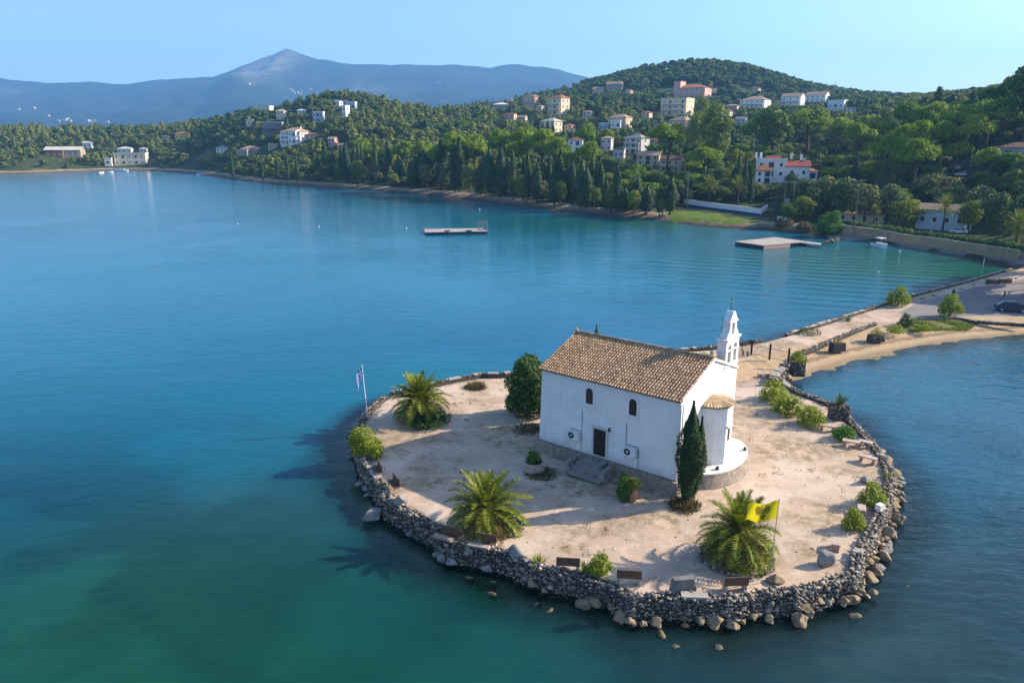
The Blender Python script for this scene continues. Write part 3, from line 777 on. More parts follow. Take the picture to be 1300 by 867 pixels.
m.add(vs, [(4, 3, 2, 1, 0), (5, 6, 7, 8, 9), (0, 5, 9, 4), (1, 2, 7, 6), (2, 3, 8, 7), (3, 4, 9, 8), (0, 1, 6, 5)])
m.build('wall', M['white_wall'], chapel)
# plinth
m = MB().box((CH_L / 2 - 0.1, CH_W / 2, -0.65), (CH_L + 0.9, CH_W + 0.9, 1.24), taper=0.985)
m.build('plinth', M['plinth_stone'], chapel)
# roof: under-slab and rows of barrel tiles
m = MB()
ov = 0.22
def slope_pts(side):
    # eave point, ridge point in (y, z)
    if side == 0: return (-0.28, CH_E - 0.28 * (CH_R - CH_E) / CH_RY + 0.02), (CH_RY, CH_R + 0.02)
    return (CH_W + 0.28, CH_E - 0.28 * (CH_R - CH_E) / (CH_W - CH_RY) + 0.02), (CH_RY, CH_R + 0.02)
for side in (0, 1):
    (ey, ez), (ry, rz2) = slope_pts(side)
    vs = [(-ov, ey, ez), (CH_L + 0.10, ey, ez), (CH_L + 0.10, ry, rz2), (-ov, ry, rz2)]
    vs += [(x, y, z + 0.10) for x, y, z in vs]
    m.add(vs, [(0, 1, 2, 3), (7, 6, 5, 4), (0, 4, 5, 1), (1, 5, 6, 2), (2, 6, 7, 3), (3, 7, 4, 0)])
roof = m.build('roof', M['roof_under'], chapel)
rs = random.Random(5)
m = MB()
for side in (0, 1):
    (ey, ez), (ry, rz2) = slope_pts(side)
    sl = math.hypot(ry - ey, rz2 - ez); dy, dz = (ry - ey) / sl, (rz2 - ez) / sl
    ncol = 50; pitch = (CH_L + ov + 0.10) / ncol
    nt = int(sl / 0.34)
    for i in range(ncol):
        xc = -ov + (i + 0.5) * pitch
        for j in range(nt):
            s0 = sl * j / nt - 0.05; s1 = sl * (j + 1) / nt + 0.05
            jx = rs.uniform(-0.012, 0.012); lift = rs.uniform(0, 0.012)
            ring = []
            for s, r, up in ((s0, 0.095, 0.13 + lift), (s1, 0.078, 0.095)):
                for k in range(6):
                    a = math.pi * k / 5
                    ring.append((xc + jx + r * math.cos(a) * 1.05, ey + dy * s - dz * (up - 0.03 + r * math.sin(a)) * (1 if side == 0 else -1) * 0, ez + dz * s + up - 0.03 + r * math.sin(a)))
            fs = [(k, k + 1, 6 + k + 1, 6 + k) for k in range(5)] + [(5, 4, 3, 2, 1, 0)]
            if side == 1: fs = [f[::-1] for f in fs]
            m.add(ring, fs)
for i in range(26):                             # ridge caps
    x0 = -ov + i * (CH_L + ov) / 26
    ring = []
    for x, r in ((x0, 0.15), (x0 + 0.48, 0.13)):
        for k in range(6):
            a = math.pi * k / 5
            ring.append((x, CH_RY + r * math.cos(a), CH_R + 0.14 + r * math.sin(a)))
    m.add(ring, [(k, 6 + k, 6 + k + 1, k + 1) for k in range(5)] + [(0, 1, 2, 3, 4, 5)])
tiles = m.build('roof_tiles', M['roof_tile'], roof)
# arched windows in the long wall
def arch_poly(w, h, n=9, grow=0.0):
    w2 = w / 2 + grow
    return [(-w2, -grow), (w2, -grow)] + [(w2 * math.cos(math.pi * k / n), h - w / 2 + w2 * math.sin(math.pi * k / n)) for k in range(n + 1)]
def wall_prism(poly, y0, y1, mi=0, m=None):
    """a panel standing in the plane of the long wall: poly in (x, z), from y0 to y1 (outwards is negative)"""
    m = m or MB()
    n = len(poly)
    vs = [(p[0], y0, p[1]) for p in poly] + [(p[0], y1, p[1]) for p in poly]
    m.add(vs, [tuple(range(n, 2 * n))[::-1], tuple(range(n))[::-1]] + [(i, n + i, n + (i + 1) % n, (i + 1) % n) for i in range(n)], mi)
    return m
def ring_prism(outer, inner, y0, y1, m=None, mi=0):
    m = m or MB(); n = len(outer)
    vs = [(p[0], y0, p[1]) for p in outer] + [(p[0], y0, p[1]) for p in inner] + [(p[0], y1, p[1]) for p in outer] + [(p[0], y1, p[1]) for p in inner]
    fs = []
    for i in range(n):
        j = (i + 1) % n
        fs += [(2 * n + i, 2 * n + j, 3 * n + j, 3 * n + i), (i, 2 * n + i, 2 * n + j, j)[::-1], (n + i, n + j, 3 * n + j, 3 * n + i)[::-1]]
    m.add(vs, fs, mi); return m
for wx0 in (4.33, 7.93):
    wnd = ring_prism(arch_poly(0.62, 1.22, grow=0.15), arch_poly(0.62, 1.22), 0.05, -0.09).build('window', M['white_trim'], chapel, (wx0, 0.0, 3.93))
    wall_prism(arch_poly(0.62, 1.22), 0.05, -0.035).build('pane', M['dark_pane'], wnd)
    m = MB()
    for k in (-1, 0, 1): m.box((k * 0.15, -0.045, 0.55), (0.02, 0.02, 1.05))
    for k in range(4): m.box((0, -0.045, 0.15 + k * 0.27), (0.60, 0.018, 0.018))
    m.build('grille', M['metal_black'], wnd)
    MB().box((0, -0.10, -0.19), (1.0, 0.24, 0.08)).build('sill', M['white_trim'], wnd)
# door
door = ring_prism([(-0.68, 0), (0.68, 0), (0.68, 2.22), (-0.68, 2.22)], [(-0.52, 0), (0.52, 0), (0.52, 2.04), (-0.52, 2.04)], 0.05, -0.16).build('door', M['frame_stone'], chapel, (5.36, 0, 0.18))
m = MB()
for s in (-1, 1):
    m.box((s * 0.26, -0.085, 1.01), (0.50, 0.05, 2.02))
    for z in (0.5, 1.45): m.box((s * 0.26, -0.115, z), (0.34, 0.02, 0.7))
m.build('leaf', M['dark_wood'], door)
MB().box((0.06, -0.14, 1.0), (0.03, 0.08, 0.14)).build('handle', M['bronze'], door)
MB().box((0.02, -0.13, 2.31), (1.66, 0.24, 0.07)).build('lintel', M['white_trim'], door)
m = MB()
m.box((5.36, -0.85, -0.12), (1.7, 1.0, 0.30)); m.box((5.36, -1.50, -0.32), (2.1, 0.36, 0.46)); m.box((5.36, -1.82, -0.52), (2.5, 0.34, 0.42)); m.box((5.36, -2.14, -0.72), (2.9, 0.34, 0.30))
for sx in (-1, 1): m.box((5.36 + sx * 1.45, -1.5, -0.45), (0.34, 1.3, 0.95), taper=0.94)
m.build('entrance_steps', M['grey_stone'], chapel)
# wall lamp
lm = MB().box((6.18, -0.13, 2.55), (0.05, 0.22, 0.05)).box((6.18, -0.22, 2.42), (0.13, 0.13, 0.24), taper=0.7).build('wall_lamp', M['metal_black'], chapel)
# split units
for ax0 in (3.25, 8.03):
    a = MB().box((0, -0.24, 0), (0.92, 0.36, 0.68)).build('air_conditioner', M['plastic_white'], chapel, (ax0, -0.03, 1.27))
    m = MB()
    for k in range(18):
        t0, t1 = 2 * math.pi * k / 18, 2 * math.pi * (k + 1) / 18
        m.add([(-0.2 + 0.25 * math.cos(t0), -0.43, 0.25 * math.sin(t0)), (-0.2 + 0.25 * math.cos(t1), -0.43, 0.25 * math.sin(t1)), (-0.2 + 0.09 * math.cos(t1), -0.43, 0.09 * math.sin(t1)), (-0.2 + 0.09 * math.cos(t0), -0.43, 0.09 * math.sin(t0))], [(0, 1, 2, 3)[::-1]])
    m.build('fan', M['dark_pane'], a)
    MB().box((-0.3, -0.2, -0.40), (0.05, 0.42, 0.12)).box((0.3, -0.2, -0.40), (0.05, 0.42, 0.12)).build('bracket', M['metal_grey'], a)
    m = MB()
    m.box((0.0, -0.035, 0.40), (1.02, 0.05, 0.05)).box((0.52 * (1 if ax0 < 5 else -1), -0.035, 1.15), (0.05, 0.05, 1.6)).box((0.52, -0.035, -0.5), (0.05, 0.05, 1.5))
    m.build('conduit', M['cable'], a)
# downpipe at the corner by the cypress
MB().tube([(CH_L + 0.06, -0.30, 5.68), (CH_L + 0.10, 0.10, 5.45), (CH_L + 0.10, 0.16, 5.1), (CH_L + 0.10, 0.16, 0.0)], 0.05, 8).build('downpipe', M['white_trim'], chapel)
# verge moulding along the sunlit gable
m = MB()
for (y0, z0, y1, z1) in ((-0.05, CH_E, CH_RY, CH_R), (CH_RY, CH_R, CH_W, CH_E)):
    m.add([(CH_L + 0.003, y0, z0 - 0.02), (CH_L + 0.003, y1, z1 - 0.02), (CH_L + 0.003, y1, z1 + 0.10), (CH_L + 0.003, y0, z0 + 0.10)], [(0, 1, 2, 3)])
    m.add([(CH_L + 0.13, y0, z0 - 0.02), (CH_L + 0.13, y1, z1 - 0.02), (CH_L + 0.13, y1, z1 + 0.13), (CH_L + 0.13, y0, z0 + 0.13)], [(0, 1, 2, 3), ])
    m.add([(CH_L + 0.003, y0, z0 + 0.13), (CH_L + 0.003, y1, z1 + 0.13), (CH_L + 0.13, y1, z1 + 0.13), (CH_L + 0.13, y0, z0 + 0.13)], [(0, 3, 2, 1)])
    m.add([(CH_L + 0.003, y0, z0 - 0.02), (CH_L + 0.003, y1, z1 - 0.02), (CH_L + 0.13, y1, z1 - 0.02), (CH_L + 0.13, y0, z0 - 0.02)], [(0, 1, 2, 3)])
m.build('verge', M['white_trim'], chapel)
# apse
AY, AR, AH = 4.95, 1.55, 4.35
ang = [R(a) for a in (-90, -54, -18, 18, 54, 90)]
pa = [(CH_L + AR * math.cos(a), AY + AR * math.sin(a)) for a in ang]
apse = MB().prism([(CH_L - 0.05, AY - AR)] + pa[1:-1] + [(CH_L - 0.05, AY + AR)], 0, AH).build('apse', M['white_wall'], chapel)
m = MB(); mt = MB()
apex = (CH_L + 0.02, AY, AH + 0.52)
pe = [(CH_L + 0.02 + (AR + 0.13) * math.cos(a), AY + (AR + 0.13) * math.sin(a), AH + 0.02) for a in ang]
for i in range(5): m.add([pe[i], pe[i + 1], apex], [(0, 1, 2)])
m.add(pe, [(5, 4, 3, 2, 1, 0)])
for i in range(5):
    a, b = Vector(pe[i]), Vector(pe[i + 1]); c = Vector(apex)
    for k in range(4):
        q = a.lerp(b, (k + 0.5) / 4)
        for j in range(3):
            p0, p1 = q.lerp(c, j / 3 * 0.92), q.lerp(c, (j + 1) / 3 * 0.92 + 0.03)
            w = (b - a).normalized(); wd = (b - a).length / 8
            r0, r1 = wd * (1 - j / 3 * 0.92), wd * max(0.15, 1 - (j + 1) / 3 * 0.92)
            ring = []
            for p, r, up in ((p0, r0, 0.05), (p1, r1, 0.03)):
                for kk in range(5):
                    t = math.pi * kk / 4
                    ring.append(p - w * r * math.cos(t) + Vector((0, 0, up + 0.8 * r * math.sin(t))))
            mt.add(ring, [(x, x + 1, 5 + x + 1, 5 + x) for x in range(4)] + [(4, 3, 2, 1, 0)])
ar = m.build('apse_roof', M['roof_under'], apse)
mt.build('apse_tiles', M['apse_tile'], apse)
wa = (pa[2][0] + pa[3][0]) / 2
m = MB().box((wa + 0.02, AY, 2.25), (0.05, 0.24, 1.0)); m.build('window', M['dark_pane'], apse)
m = MB().box((wa + 0.06, AY, 2.85), (0.14, 0.85, 0.14)); m.build('window_hood', M['white_trim'], apse)
# terrace round the apse: stone drum with a white top
m = MB()
tp = []; tb = []
for k in range(29):
    a = math.pi * (k / 28 - 0.5)
    tp.append((CH_L + 2.35 * math.cos(a), 5.55 + 3.9 * math.sin(a)))
    tb.append((CH_L + 2.75 * math.cos(a), 5.55 + 4.4 * math.sin(a)))
vs = [(x, y, -0.02) for x, y in tp] + [(x, y, -1.25) for x, y in tb]
m.add(vs, [(i, 29 + i, 29 + i + 1, i + 1) for i in range(28)])
terr = m.build('terrace', M['plinth_stone'], chapel)
m = MB().prism([(CH_L + (x - CH_L) * 1.03, 5.55 + (y - 5.55) * 1.02) for x, y in tp], -0.09, 0.03)
m.build('terrace_top', M['white_wall'], terr)
for yy, xx in ((3.35, 13.0), (7.8, 13.25)):
    MB().box((xx, yy, 0.16), (0.22, 0.22, 0.22), taper=0.6).build('floodlight', M['metal_black'], terr)
# bell wall
bell_y0, bell_y1 = 6.95, 9.28
bx0, bx1 = CH_L - 0.68, CH_L + 0.02
yc = (bell_y0 + bell_y1) / 2; hw = (bell_y1 - bell_y0) / 2
def bell_slab(outline, holes, x0, x1, name, parent, mat):
    """flat wall in the y/z plane with arched holes cut by bmesh fill"""
    bm = bmesh.new()
    loops = [outline] + holes
    edges = []
    for lp in loops:
        vv = [bm.verts.new((x1, y, z)) for y, z in lp]
        edges += [bm.edges.new((vv[i], vv[(i + 1) % len(vv)])) for i in range(len(vv))]
    res = bmesh.ops.triangle_fill(bm, use_beauty=True, use_dissolve=False, edges=edges)
    faces = list(bm.faces)
    ext = bmesh.ops.extrude_face_region(bm, geom=faces)
    for e in ext['geom']:
        if isinstance(e, bmesh.types.BMVert): e.co.x = x0
    bmesh.ops.recalc_face_normals(bm, faces=bm.faces)
    me = bpy.data.meshes.new(name); bm.to_mesh(me); bm.free(); me.materials.append(mat)
    return link(name, me, parent)
def arch_hole(c, w, z0, h, n=8):
    return [(c - w / 2, z0), (c + w / 2, z0)] + [(c + w / 2 * math.cos(math.pi * k / n), z0 + h - w / 2 + w / 2 * math.sin(math.pi * k / n)) for k in range(n + 1)]
lower = [(bell_y0, 5.6), (bell_y1, 5.6), (bell_y1, 8.35), (bell_y0, 8.35)]
tower = bell_slab(lower, [arch_hole(yc - 0.52, 0.62, 6.55, 1.45), arch_hole(yc + 0.52, 0.62, 6.55, 1.45)], bx0, bx1, 'bell_tower', chapel, M['white_wall'])
up = []
half = [(1.0, 8.50), (0.98, 8.75), (0.74, 8.98), (0.60, 9.20), (0.58, 9.62), (0.68, 9.70), (0.62, 9.86), (0.42, 10.02), (0.30, 10.25), (0.10, 10.42)]
up = [(yc + a, z) for a, z in half] + [(yc - a, z) for a, z in half[::-1]]
bell_slab(up, [arch_hole(yc, 0.52, 8.68, 1.15)], bx0 + 0.1, bx1 - 0.06, 'bell_gable', tower, M['white_wall'])
m = MB()
m.box(((bx0 + bx1) / 2, yc, 8.42), (0.92, 2.56, 0.14)); m.box(((bx0 + bx1) / 2, yc, 7.55), (0.80, 2.44, 0.07)); m.box(((bx0 + bx1) / 2, yc, 6.40), (0.82, 2.46, 0.10)); m.box(((bx0 + bx1) / 2 + 0.02, yc, 9.66), (0.68, 1.5, 0.07))
m.build('cornice', M['white_trim'], tower)
def bell(y, z, s):
    m = MB().lathe([(0.24 * s, 0), (0.21 * s, 0.05 * s), (0.16 * s, 0.18 * s), (0.13 * s, 0.32 * s), (0.06 * s, 0.38 * s)], ((bx0 + bx1) / 2, y, z), 14)
    m.tube([((bx0 + bx1) / 2, y - 0.3, z + 0.42 * s), ((bx0 + bx1) / 2, y + 0.3, z + 0.42 * s)], 0.03, 6)
    return m.build('bell', M['bronze'], tower, smooth=False)
bell(yc - 0.52, 7.25, 1.0); bell(yc + 0.52, 7.25, 1.0); bell(yc, 9.1, 0.85)
m = MB()
xm = (bx0 + bx1) / 2
m.tube([(xm, yc, 10.35), (xm, yc, 11.45)], 0.03, 6).tube([(xm, yc - 0.28, 11.1), (xm, yc + 0.28, 11.1)], 0.03, 6)
m.tube([(xm, yc - 0.12, 10.85), (xm, yc + 0.16, 10.85)], 0.02, 6)
m.lathe([(0.02, 0), (0.08, 0.05), (0.02, 0.12)], (xm, yc, 10.42), 8)
m.build('cross', M['metal_black'], tower)
MB().tube([(xm - 0.3, yc - 0.75, 8.5), (xm - 0.3, yc - 0.72, 10.2)], 0.018, 6).build('lightning_rod', M['metal_black'], tower)
MB().lathe([(0.16, 0), (0.20, 0.1), (0.12, 0.25), (0.17, 0.34), (0.04, 0.5)], (CH_L - 0.25, CH_RY + 0.3, CH_R + 0.1), 10).build('finial', M['bench_stone'], roof)
MB().lathe([(0.10, 0), (0.13, 0.1), (0.02, 0.34)], (-ov + 0.1, CH_RY, CH_R + 0.2), 8).build('finial', M['bench_stone'], roof)

# ================================================================== rocks, foliage and other kits
def ico(sub):
    bm = bmesh.new(); bmesh.ops.create_icosphere(bm, subdivisions=sub, radius=1.0)
    v = np.array([p.co[:] for p in bm.verts]); f = np.array([[q.index for q in fc.verts] for fc in bm.faces]); bm.free()
    return v, f
ICO1, ICO2, ICO3 = ico(1), ico(2), ico(3)
def rock_shape(rs, base, cuts=9, lo=0.55, hi=0.9, rough=0.05):
    v, f = base[0].copy(), base[1]
    v = v * (1 + rs.uniform(-0.28, 0.28, (len(v), 1))) if len(v) < 60 else v
    for _ in range(cuts):
        n = rs.randn(3); n /= np.linalg.norm(n)
        d = rs.uniform(lo, hi); s = v @ n
        v -= np.maximum(s - d, 0)[:, None] * n
    v += rs.randn(*v.shape) * rough
    return v, f
RS = np.random.RandomState(77)
SMALL_ROCKS = [rock_shape(RS, ICO1, 10, 0.28, 0.8, 0.09) for _ in range(12)]
def euler_mats(rs, n):
    a = rs.uniform(0, 2 * math.pi, (n, 3)); c, s = np.cos(a), np.sin(a)
    Rz = np.zeros((n, 3, 3)); Rz[:, 0, 0] = c[:, 0]; Rz[:, 0, 1] = -s[:, 0]; Rz[:, 1, 0] = s[:, 0]; Rz[:, 1, 1] = c[:, 0]; Rz[:, 2, 2] = 1
    Rx = np.zeros((n, 3, 3)); Rx[:, 1, 1] = c[:, 1]; Rx[:, 1, 2] = -s[:, 1]; Rx[:, 2, 1] = s[:, 1]; Rx[:, 2, 2] = c[:, 1]; Rx[:, 0, 0] = 1
    return Rz @ Rx
def scatter_rocks(P, S, rs):
    """P (n,3) places, S (n,3) half sizes: one vertex/face soup of angular stones"""
    V = []; F = []; off = 0
    Ms = euler_mats(rs, len(P))
    for i in range(len(P)):
        v, f = SMALL_ROCKS[rs.randint(len(SMALL_ROCKS))]
        w = (v @ Ms[i].T) * S[i] + P[i]
        V.append(w); F.append(f + off); off += len(w)
    return np.concatenate(V), np.concatenate(F)
def resample(poly, step, closed=False):
    p = np.array(poly); seg = np.linalg.norm(np.diff(p, axis=0), axis=1); cum = np.concatenate([[0], np.cumsum(seg)])
    s = np.arange(0, cum[-1], step)
    return np.stack([np.interp(s, cum, p[:, 0]), np.interp(s, cum, p[:, 1])], 1), s
def left_normals(p):
    d = np.gradient(p, axis=0); d /= np.linalg.norm(d, axis=1)[:, None] + 1e-9
    return np.stack([-d[:, 1], d[:, 0]], 1)
def stone_wall(name, poly, label, d_out0, d_out1, d_in, z0, z1, seed, stone=0.20, jitter=0.12, cap=None, mat=None, zfun=None):
    """rubble wall following poly; distances are measured to the left of the line"""
    rs = np.random.RandomState(seed)
    root = empty(name, (0, 0, 0), label, 'wall')
    p, s = resample(poly, 0.5); n = left_normals(p)
    top = z1 + (fbm(s, s * 0, seed, 3, 4.0) - 0.5) * 0.2
    if zfun is not None: top = zfun(p, s, top)
    m = MB()
    prof = []
    for i in range(len(p)):
        a = p[i] + n[i] * (d_out0 + 0.1); b = p[i] + n[i] * (d_out1 + 0.12); c = p[i] + n[i] * (d_in - 0.08)
        prof.append([(a[0], a[1], z0), (b[0], b[1], top[i] - 0.10), (c[0], c[1], top[i] - 0.10), (c[0], c[1], min(z0 + 0.6, top[i] - 0.4))])
    vs = [q for r in prof for q in r]; fs = []
    for i in range(len(p) - 1):
        for k in range(3): fs.append((i * 4 + k, (i + 1) * 4 + k, (i + 1) * 4 + k + 1, i * 4 + k + 1))
    m.add(vs, fs)
    core = m.build('core', M['wall_core'], root)
    P = []; S = []
    pf, sf = resample(poly, stone * 1.0); nf_ = left_normals(pf); tf = np.interp(sf, s, top)
    for i in range(len(pf)):
        rows = max(1, int((tf[i] - z0) / (stone * 1.0)))
        for r in range(rows):
            t = (r + 0.5 + rs.uniform(-0.25, 0.25)) / rows
            d = d_out0 + (d_out1 - d_out0) * t + rs.uniform(-0.05, 0.08)
            q = pf[i] + nf_[i] * d
            k = stone * rs.choice([rs.uniform(0.35, 0.7), rs.uniform(0.7, 1.1), rs.uniform(1.1, 1.8)], p=[0.45, 0.45, 0.10])
            P.append((q[0] + rs.uniform(-0.06, 0.06), q[1] + rs.uniform(-0.06, 0.06), z0 + (tf[i] - z0) * t)); S.append((k * rs.uniform(0.8, 1.5), k * rs.uniform(0.7, 1.2), k * rs.uniform(0.55, 1.0)))
        nw = max(1, int((d_in - d_out1) / (stone * 1.3)))
        for r in range(nw):
            d = d_out1 + (d_in - d_out1) * (r + 0.5) / nw + rs.uniform(-0.08, 0.08)
            q = pf[i] + nf_[i] * d; k = stone * rs.uniform(0.6, 1.15)
            P.append((q[0], q[1], tf[i] - 0.06 + rs.uniform(-0.05, jitter))); S.append((k * 1.2, k * 1.2, k * 0.7))
    V, F = scatter_rocks(np.array(P), np.array(S), rs)
    link('stonework', np_mesh('stonework', V, F, [M[mat or 'wall_stones']]), root)
    if cap:
        m = MB(); a = p + n * (d_out1 + 0.03); b = p + n * (d_in - 0.03)
        i = 2
        while i < len(p) - 4:
            L = rs.randint(2, 5)
            if rs.rand() < cap:
                q = [tuple(a[i]), tuple(a[i + L - 1]), tuple(b[i + L - 1]), tuple(b[i])]
                m.prism(q, top[i] - 0.02, top[i] + 0.09)
            i += L
        if m.v: m.build('capstones', M['concrete'], root)
    return root

def unit(v): return v / (np.linalg.norm(v, axis=-1, keepdims=True) + 1e-9)
def leaf_quads(P, N, size, rs, aspect=0.6, jit=0.7):
    n = len(P)
    N = unit(N + jit * rs.randn(n, 3)); t = unit(np.cross(N, rs.randn(n, 3))); b = np.cross(N, t)
    s = (size * rs.uniform(0.6, 1.3, n))[:, None]
    t = t * s * 0.5; b = b * s * 0.5 * aspect
    V = np.stack([P - t, P - b, P + t, P + b], 1).reshape(-1, 3)
    return V, np.arange(4 * n).reshape(n, 4)
def sample_lobes(lobes, n, rs, lo=0.72, hi=1.06, zmin=-0.75):
    L = np.array(lobes, float); area = (L[:, 3] * L[:, 4] + L[:, 3] * L[:, 5] + L[:, 4] * L[:, 5]); area /= area.sum()
    P = []; N = []
    got = 0
    while got < n:
        k = rs.choice(len(L), size=n, p=area); d = unit(rs.randn(n, 3))
        c, r = L[k, :3], L[k, 3:]
        q = c + d * r * rs.uniform(lo, hi, n)[:, None]
        ok = d[:, 2] > zmin
        for j in range(len(L)):
            e = ((q - L[j, :3]) / (L[j, 3:] * 0.80)); ok &= ((e ** 2).sum(1) > 1) | (k == j)
        P.append(q[ok]); N.append(unit(d / r)[ok]); got += ok.sum()
    return np.concatenate(P)[:n], np.concatenate(N)[:n]
def quad_ball(c, r, nu=8, nv=5):
    V = []; F = []
    for j in range(nv):
        ph = math.pi * ((j + 0.03) / (nv - 1 + 0.06) - 0.5)
        for i in range(nu):
            t = 2 * math.pi * i / nu
            V.append((c[0] + r[0] * math.cos(ph) * math.cos(t), c[1] + r[1] * math.cos(ph) * math.sin(t), c[2] + r[2] * math.sin(ph)))
    for j in range(nv - 1):
        for i in range(nu): F.append((j * nu + i, j * nu + (i + 1) % nu, (j + 1) * nu + (i + 1) % nu, (j + 1) * nu + i))
    return np.array(V), np.array(F)
def crown_arrays(lobes, n, size, rs, core=0.66, aspect=0.6, jit=0.7, lo=0.72, hi=1.06, zmin=-0.75):
    P, N = sample_lobes(lobes, n, rs, lo, hi, zmin)
    V, F = leaf_quads(P, N, size, rs, aspect, jit)
    Vs, Fs, off = [V], [F], len(V)
    if core:
        for l in lobes:
            v, f = quad_ball(l[:3], [x * core for x in l[3:]])
            Vs.append(v); Fs.append(f + off); off += len(v)
    return np.concatenate(Vs), np.concatenate(Fs)
def round_lobes(rs, h, r, base, k=7):
    """a rounded crown between heights base and h, radius about r"""
    L = [(0, 0, (h + base) / 2, r * 0.66, r * 0.66, (h - base) * 0.42)]
    for i in range(k):
        a = 2 * math.pi * (i + rs.uniform(-0.3, 0.3)) / k; q = r * rs.uniform(0.42, 0.68); s = r * rs.uniform(0.30, 0.46)
        z = base + (h - base) * rs.uniform(0.25, 0.78)
        L.append((q * math.cos(a), q * math.sin(a), z, s, s, s * rs.uniform(0.75, 1.0)))
    for i in range(2):
        s = r * rs.uniform(0.32, 0.42)
        L.append((rs.uniform(-0.3, 0.3) * r, rs.uniform(-0.3, 0.3) * r, h - s * 0.8, s, s, s * 0.8))
    return L
def bush_lobes(rs, h, r, k=6):
    L = [(0, 0, h * 0.40, r * 0.70, r * 0.70, h * 0.52)]
    for i in range(k):
        a = 2 * math.pi * (i + rs.uniform(-0.3, 0.3)) / k; q = r * rs.uniform(0.50, 0.68); s = r * rs.uniform(0.34, 0.46)
        L.append((q * math.cos(a), q * math.sin(a), h * rs.uniform(0.18, 0.45), s, s, min(s, h * 0.42)))
    for i in range(3):
        s = r * rs.uniform(0.26, 0.38); a = rs.uniform(0, 6.28)
        L.append((0.35 * r * math.cos(a), 0.35 * r * math.sin(a), h * rs.uniform(0.66, 0.85), s, s, min(s, h * 0.3)))
    return L
def umbrella_lobes(rs, h, r, k=9):
    L = [(0, 0, h - 1.9, r * 0.62, r * 0.62, 1.5)]
    for i in range(k):
        a = 2 * math.pi * (i + rs.uniform(-0.3, 0.3)) / k; q = r * rs.uniform(0.50, 0.70); s = r * rs.uniform(0.26, 0.36)
        L.append((q * math.cos(a), q * math.sin(a), h - 2.2 - rs.uniform(0, 1.2), s * 1.05, s * 1.05, s * 0.72))
    for i in range(4):
        s = r * rs.uniform(0.26, 0.34); a = rs.uniform(0, 6.28)
        L.append((0.32 * r * math.cos(a), 0.32 * r * math.sin(a), h - s * 0.62, s, s, s * 0.62))
    return L
def cypress_pts(rs, h, r, n, twin=False):
    t = rs.uniform(0, 1, n) ** 0.85
    rad = r * (0.30 + 0.70 * np.sin(np.pi * np.clip(t * 0.9 + 0.13, 0, 1)) ** 0.8) * (1 - t ** 7) * np.where(t > 0.6, 1 - 0.55 * (t - 0.6) / 0.4, 1)
    a = rs.uniform(0, 2 * math.pi, n)
    bump = 1 + 0.16 * np.sin(a * 3 + t * 9) + 0.10 * np.sin(a * 5 - t * 21)
    rr = rad * bump * rs.uniform(0.80, 1.0, n)
    P = np.stack([rr * np.cos(a), rr * np.sin(a), 0.03 * h + t * h * 0.97], 1)
    N = np.stack([np.cos(a), np.sin(a), np.full(n, 0.5)], 1)
    return P, N
def cypress_arrays(rs, h, r, n, size, aspect=0.45):
    P, N = cypress_pts(rs, h, r, n)
    V, F = leaf_quads(P, N, size, rs, aspect, 0.45)
    prof = [(0.05, 0.45), (0.2, 0.70), (0.5, 0.72), (0.75, 0.5), (0.95, 0.12)]
    cv = []; cf = []
    for z, k in prof:
        for i in range(8): cv.append((k * r * math.cos(i * math.pi / 4), k * r * math.sin(i * math.pi / 4), z * h))
    for j in range(4):
        for i in range(8): cf.append((j * 8 + i, j * 8 + (i + 1) % 8, (j + 1) * 8 + (i + 1) % 8, (j + 1) * 8 + i))
    return np.concatenate([V, np.array(cv)]), np.concatenate([F, np.array(cf) + len(V)])
def trunk_mesh(h, r, top=0.45, bend=0.2, seed=0, limbs=0, spread=1.5, name='trunk', mat='bark', n=7):
    rr = random.Random(seed); m = MB()
    pts = [(0, 0, -0.4)] + [(bend * rr.uniform(-1, 1) * t, bend * rr.uniform(-1, 1) * t, h * t) for t in (0.25, 0.5, 0.75, 1.0)]
    m.tube(pts, [r * 1.25, r, r * 0.85, r * 0.7, r * top], n)
    for i in range(limbs):
        a = 2 * math.pi * i / limbs + rr.uniform(-0.4, 0.4); q = spread * rr.uniform(0.7, 1.1)
        z0 = h * rr.uniform(0.62, 0.9); b = Vector(pts[3 if z0 < h * 0.85 else 4]); b.z = z0
        m.tube([b, (b.x + q * 0.5 * math.cos(a), b.y + q * 0.5 * math.sin(a), z0 + h * 0.16), (b.x + q * math.cos(a), b.y + q * math.sin(a), z0 + h * 0.26)], [r * 0.5, r * 0.35, r * 0.18], 5)
    return m.mesh(name, M[mat], True)

# ================================================================== rubble wall round the islet, boulders
wl_main = stone_wall('rubble_wall', island_front, 'rough dark rubble stone wall curving round the islet above the water', 0.42, 0.72, 1.34, -0.45, GZ + 0.24, 41, 0.165, cap=0.22)
wl_back = stone_wall('parapet_wall', g2(ISLAND_BACK_PX[::1]), 'low tan stone parapet along the far edge of the islet, behind the chapel', 0.25, 0.45, 1.0, -0.3, GZ + 0.35, 42, 0.22, cap=0.5)
nw = chaikin(g2(CAUSEWAY_N_PX), 1)
stone_wall('kerb_wall', nw[2:], 'low stone kerb wall along the bay side of the causeway', 0.25, 0.40, 0.95, -0.4, GZ + 0.22, 43, 0.20, cap=0.85)
sw = [G(u, v, GZ)[:2] for u, v in ((1008, 452), (1030, 443), (1058, 431), (1090, 419), (1108, 413))]
stone_wall('kerb_wall', sw[::-1], 'low rubble kerb wall along the beach side of the causeway', 0.0, 0.05, 0.55, 0.3, GZ + 0.3, 44, 0.18, cap=0.1)
sw2 = [G(u, v, GZ)[:2] for u, v in ((1002, 470), (994, 480), (986, 490))]
stone_wall('retaining_wall', sw2[::-1], 'short buttressed stone wall beside the gate planter', 0.0, 0.1, 0.9, 0.2, GZ + 0.6, 45, 0.2, cap=0.9)

